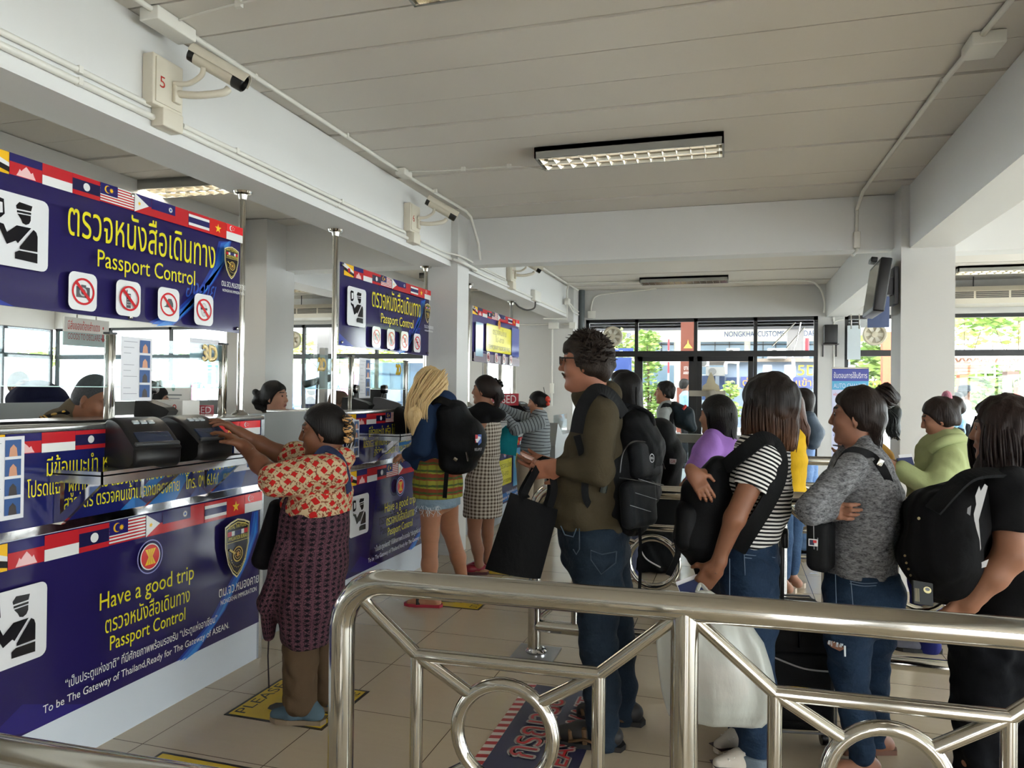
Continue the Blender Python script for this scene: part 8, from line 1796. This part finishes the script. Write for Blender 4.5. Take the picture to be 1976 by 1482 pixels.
pl = thing('striped_pole', 'thin red and white striped pole outside the big window', 'pole', tuple(P(1290, 770, y=20) * V3(1, 1, 0)))
za, zb = P(1290, 655, y=20)[2], -.05; x_ = P(1290, 700, y=20)[0]
for k in range(10): MB().cyl((x_, 20, zb + (za - zb) * k / 10), (x_, 20, zb + (za - zb) * (k + 1) / 10), .025, 10).build('band', mat('band_red', (206, 50, 60), .5) if k % 2 else FAC, pl)
pl = thing('striped_pole', 'second red and white pole at the right edge of the big window', 'pole', tuple(P(1557, 770, y=20) * V3(1, 1, 0))); x_ = P(1557, 700, y=20)[0]
for k in range(8): MB().cyl((x_, 20, zb + (za - zb) * k / 8), (x_, 20, zb + (za - zb) * (k + 1) / 8), .05, 10).build('band', mat('band_red', (206, 50, 60), .5) if k % 2 else FAC, pl)
LEAF = [mat('leaf_bright', (150, 176, 84), .6), mat('leaf_mid', (110, 142, 64), .6), mat('leaf_pale', (190, 200, 120), .6)]
def tree(label, c, blobs, n, leaf, seed, trunk=.06, name='tree', cat='tree', lsize=.12):
    rng = random.Random(seed); c = np.array(c, float); t = thing(name, label, cat, tuple(c)); m = MB()
    for o, r in blobs:
        o = c + np.array(o)
        for i in range(n):
            v = unit([rng.gauss(0, 1) for _ in range(3)]) * r * rng.random() ** .4; p = o + v; a, b, d = frame([rng.gauss(0, 1) for _ in range(3)]); s_ = lsize * rng.uniform(.6, 1.3)
            m.add([p - a * s_, p - b * s_ * .4, p + a * s_, p + b * s_ * .4], [(0, 1, 2, 3)], rng.randrange(2))
    m.build('foliage', [LEAF[leaf], LEAF[(leaf + 1) % 3]], t); k = MB()
    for o, r in blobs: k.tube(bez([c, c + np.array(o) * V3(.2, .2, .5), c + np.array(o)], 4), [trunk] * 5 + [trunk * .5] * 4, 7)
    k.build('trunk', mat('bark', (96, 76, 58), .9), t)
g0 = P(1252, 800, y=16) * V3(1, 1, 0); tree('light green climbing shrub outside the left glass door', tuple(g0), [((0, 0, .9), .35), ((.05, 0, 1.5), .34), ((-.02, .1, 2.1), .3), ((-.05, 0, 2.6), .3), ((.1, .1, .4), .35)], 260, 0, 1, .03, 'shrub', 'shrub', .07)
g0 = P(1212, 800, y=22) * V3(1, 1, 0); tree('thin tree behind the dark blue signboard outside', tuple(g0), [((0, 0, 2.4), .5), ((.4, 0, 2.9), .5), ((-.4, 0, 3.0), .45)], 160, 2, 2, .05)
g0 = P(1408, 800, y=19.5) * V3(1, 1, 0); tree('small bright tree left of the booth windows', tuple(P(1409, 790, y=17.5) * V3(1, 1, 0)), [((0, 0, 1.6), .22), ((0, 0, 1.1), .25)], 130, 2, 9, .03, lsize=.07)
for i, (x, d, z, r, lf) in enumerate(((1660, 24, 2.3, 1.0, 0), (1860, 30, 5.0, 1.5, 2), (1915, 32, 4.6, 1.6, 2), (1965, 30, 4.8, 1.3, 0), (1855, 30, 1.7, .8, 0), (1910, 31, 1.9, 1.0, 0), (1940, 31, 1.6, .8, 1))):
    lab = ('bushy tree seen between the wall and the right column', 'pale tree crown right beside the edge of the right column', 'pale tree crown in the middle of the right window', 'pale tree crown at the right edge of the frame', 'low tree behind the orange pillar outside', 'low spreading tree right of the orange pillar', 'low tree beside the brown box outside')[i]
    tree(lab, tuple(P(x, 800, y=d) * V3(1, 1, 0)), [((0, 0, z), r), ((r * .7, .2, z + .3), r * .7), ((-r * .7, .2, z - .2), r * .7)], 240, lf, 20 + i, .03, lsize=.2)
op = thing('orange_pillar', 'orange timber pillar with stepped bracket under a canopy outside', 'pillar', tuple(P(1860, 770, y=20) * V3(1, 1, 0)))
OR = mat('orange_paint', (214, 110, 74), .6)
m = MB(); slab(m, 1852, 722, 1868, 800, 20, .3); slab(m, 1848, 716, 1876, 723, 20, .3); slab(m, 1842, 710, 1884, 717, 20, .3); slab(m, 1830, 704, 1896, 711, 20, .3); m.build('pillar', OR, op); slab(MB(), 1704, 640, 1722, 800, 19.5, .3).build('pillar', OR, op)
m = MB()
for x in range(1836, 2080, 14): m.tube([P(x, 700, y=20.5), P(x + 7, 690, y=20.5), P(x + 14, 700, y=20.5)], .03, 5)
slab(m, 1826, 688, 2090, 690.5, 20.4, .2); slab(m, 1826, 699, 2090, 701.5, 20.4, .2); m.build('truss', mat('truss_tan', (206, 166, 140), .6), op); slab(MB(), 1826, 683, 2090, 688, 19.5, 5).build('roof_sheet', FAC, op)
rl = thing('white_railing', 'white railing and low roof beyond the orange pillar', 'railing', tuple(P(1900, 730, y=26))); m = MB()
for y in (712, 719, 727): slab(m, 1826, y, 1958, y + 1.5, 26, .1)
for x in range(1830, 1960, 18): slab(m, x, 708, x + 1.5, 729, 26.05, .1)
m.build('rails', FAC, rl); slab(MB(), 1640, 668, 1704, 695, 27, 2).build('low_roof', mat('roof_grey', (190, 188, 184), .7), rl); slab(MB(), 1640, 696, 1704, 800, 27.5, .3).build('wall', FAC, rl)
bx = thing('post_box', 'brown box on a white post at the right edge outside', 'box', tuple(P(1955, 800, y=17) * V3(1, 1, 0))); slab(MB(), 1944, 716, 1967, 731, 17, .3).build('box', mat('box_brown', (120, 96, 84), .6), bx); slab(MB(), 1941, 731, 1952, 830, 17.1, .2).build('post', FAC, bx); m = MB(); m.lathe(P(1965, 714, y=17.1), (0, 0, 1), [(.14, 0), (.13, .06), (.07, .13), (0, .15)], 14); m.build('dome', mat('dome_grey', (140, 136, 134), .5), bx)
rb = thing('red_barrel', 'red and orange cones at the right edge outside', 'cone', tuple(P(1963, 790, y=17.3) * V3(1, 1, 0))); m = MB(); c = P(1963, 785, y=17.3); m.lathe(c, UP, [(.12, 0), (.12, .03), (.07, .03), (.05, .4), (.0, .42)], 14); m.build('cone', mat('cone_red', (224, 70, 50), .5), rb)
lm_ = thing('lamp_post', 'thin white post at the right edge of the right window', 'post', tuple(P(1974, 790, y=16) * V3(1, 1, 0))); MB().cyl(P(1974, 800, y=16), P(1974, 620, y=16), .035, 8).build('post', FAC, lm_)
# vehicles, fence and signs seen through the left windows
def vehicle(label, x0, x1, ytop, ybot, d, body, win, cat='bus', stripe=None, cab=.0):
    a, b = P(x0, ytop, y=d), P(x1, ybot, y=d); L = b[0] - a[0]; z1 = a[2]; z0 = .35
    t = thing('van' if cat == 'van' else 'bus', label, cat, ((a[0] + b[0]) / 2, d, -.05))
    prof = [(0, z0), (L, z0), (L, z1 - .35), (L - .12, z1), (.15 + cab, z1), (0 + cab * .6, z1 - (z1 - z0) * .45), (0, z0 + (z1 - z0) * .45)]
    MB().prism(prof, (a[0], d, 0), (1, 0, 0), (0, 0, 1), (0, 1, 0), 2.3).build('body', body, t)
    n = max(2, int(L / 1.1))
    for k in range(n):
        u0 = a[0] + .35 + cab + (L - .6 - cab) * k / n; u1 = u0 + (L - .6 - cab) / n - .12; MB().box((u0, d - .02, z1 - (z1 - z0) * .42), (u1, d + .05, z1 - (z1 - z0) * .12)).build('window', win, t)
    if stripe: MB().box((a[0] + .05, d - .015, z0 + .3), (b[0] - .05, d + .05, z0 + (z1 - z0) * .32)).build('stripe', stripe, t)
    for k in (.18, .8): MB().lathe((a[0] + L * k, d - .02, .36), (0, -1, 0), [(0, 0), (.2, .02), (.38, .02), (.4, -.05), (.4, -.2), (0, -.2)], 18).build('wheel', mat('tyre', (40, 40, 42), .8), t)
    return t
WB = mat('bus_white', (226, 226, 230), .3); VB = mat('bus_window', (70, 104, 170), .15)
vehicle('white minivan parked outside the left windows', 40, 100, 708, 770, 19, WB, mat('van_window', (120, 140, 150), .15), 'van', None, .5)
vehicle('white and blue bus outside behind the female officer', 552, 650, 722, 770, 24, WB, VB, 'bus', mat('stripe_blue', (96, 130, 190), .4))
vehicle('pink and white bus outside behind the second counter', 655, 700, 722, 765, 22, mat('bus_pink', (226, 120, 160), .35), VB, 'bus', WB)
vehicle('dark windowed green coach outside right of the pink bus', 688, 830, 700, 775, 17.5, mat('coach_dark', (64, 80, 98), .2), mat('coach_glass', (70, 90, 110), .1), 'bus', mat('stripe_green', (70, 160, 90), .4))
ts = thing('teal_billboard', 'teal board with pale lettering outside the left windows', 'billboard', tuple(P(390, 760, y=19) * V3(1, 1, 0))); slab(MB(), 358, 694, 452, 742, 19, .1).build('board', mat('board_teal', (74, 176, 190), .4), ts); slab(MB(), 430, 694, 452, 742, 18.95, .1).build('blue_board', mat('board_royal', (60, 80, 190), .4), ts); m = MB()
for k, y in enumerate((702, 709, 716, 724)): slab(m, 366, y, 424 - 8 * k, y + 2.4, 18.97, .03)
m.build('lettering', mat('board_text', (170, 220, 224), .4), ts); slab(MB(), 362, 742, 366, 860, 19.05, .1).build('post', STEEL, ts)
bf = thing('blue_fence', 'pale blue metal lattice fence outside the left windows', 'fence', tuple(P(500, 790, y=16) * V3(1, 1, 0))); BF = mat('fence_blue', (120, 156, 206), .4); m = MB()
for y in (742, 782): slab(m, 380, y, 660, y + 1.8, 16, .06)
for x in range(380, 660, 26): slab(m, x, 742, x + 1.6, 896, 16.02, .06); m.tube([P(x, 782, y=16.02), P(x + 13, 744, y=16.02), P(x + 26, 782, y=16.02)], .022, 5)
m.build('lattice', BF, bf)
tree('yellow green tree beyond the white minivan', tuple(P(70, 760, y=26) * V3(1, 1, 0)), [((0, 0, 2.6), .8), ((.7, 0, 2.7), .6), ((-.7, 0, 2.5), .6)], 240, 2, 41, .08, lsize=.15)
tree('yellow tree beyond the buses outside', tuple(P(655, 760, y=30) * V3(1, 1, 0)), [((0, 0, 3.2), 1.0), ((2.2, 0, 3.0), .9), ((-2.2, 0, 3.4), .8)], 240, 2, 42, .08, lsize=.2)
tree('pale tree beyond the teal board outside', tuple(P(330, 760, y=30) * V3(1, 1, 0)), [((0, 0, 2.6), 1.0), ((1.6, 0, 2.9), .9)], 240, 0, 43, .08, lsize=.2)
sh_ = thing('market_roof', 'orange roofed shelter outside behind the second counter glass', 'roof', tuple(P(655, 700, y=20) * V3(1, 1, 0))); slab(MB(), 636, 700, 672, 706, 20, 2).build('roof', OR, sh_); slab(MB(), 640, 706, 643, 800, 20.3, .1).build('post', OR, sh_)
def passer(label, x, ytop, d, top, bottom, hairm, hat=None, deg=0):
    z = P(x, ytop, y=d)[2]; dd = P(x, ytop, y=d); s_ = d * .96
    pxm = FPX / np.linalg.norm((dd - V3(0, 0, EYE)) * V3(1, 1, 0)); H = max(1.5, z); k = H / 1.7
    y = lambda zz: 753 + (EYE - zz * k) * pxm
    dep = float((dd - V3(0, 0, EYE)) @ -CR[:, 2])
    t, q, hc, F = plain(label, dep, deg, 0, (x, y(1.57)), (x, y(0)), .95 * k, [(y(1.42), x - .07 * pxm, x + .07 * pxm, .1), (y(1.36), x - .1 * pxm, x + .1 * pxm, .17), (y(1.1), x - .11 * pxm, x + .11 * pxm, .16), (y(.85), x - .11 * pxm, x + .11 * pxm, .16)], SKIN_B, top, short_hair, hairm,
        [([(x - .01 * pxm, y(.85), -.09), (x, y(.45), -.09), (x, y(.07), -.09)], [.09, .065, .05]), ([(x + .02 * pxm, y(.85), .09), (x, y(.45), .09), (x, y(.07), .09)], [.09, .065, .05])], bottom, [((x, y(1.34), -.19), (x + .03 * pxm, y(1.08), -.22), (x - .1 * pxm, y(.95), -.18)), ((x, y(1.34), .19), (x + .03 * pxm, y(1.08), .22), (x - .1 * pxm, y(.95), .18))], h=.014, shoes=BLACKP, seed=int(x))
    if hat: MB().lathe(hc + F[2] * .05, F[2], [(.17, 0), (.105, .02), (.10, .09), (.06, .11), (0, .112)], 18).build('hat', hat, t)
SKYB = cloth('shirt_sky', (150, 190, 226), .9); SLT = cloth('shirt_slate', (96, 116, 140), .9)
passer('passer-by in light blue shirt beside the brick pillar outside', 1322, 733, 15.5, SKYB, BLKT, HAIRK, None, 170)
passer('passer-by in a hat and dark clothes outside by the blue fence', 599, 742, 15, NAVYC, BLKT, HAIRK, cloth('hat_blue_grey', (96, 130, 150), .8), 20)
passer('passer-by in grey cap and white shirt outside the right window', 1862, 757, 14.5, cloth('shirt_white', (220, 220, 226), .9), BLKT, HAIRK, cloth('cap_grey', (90, 96, 104), .8), 200)
passer('passer-by in pale blue shirt right behind the green hoodie woman', 1850, 778, 13.8, SKYB, BLKT, HAIRK, None, 200)
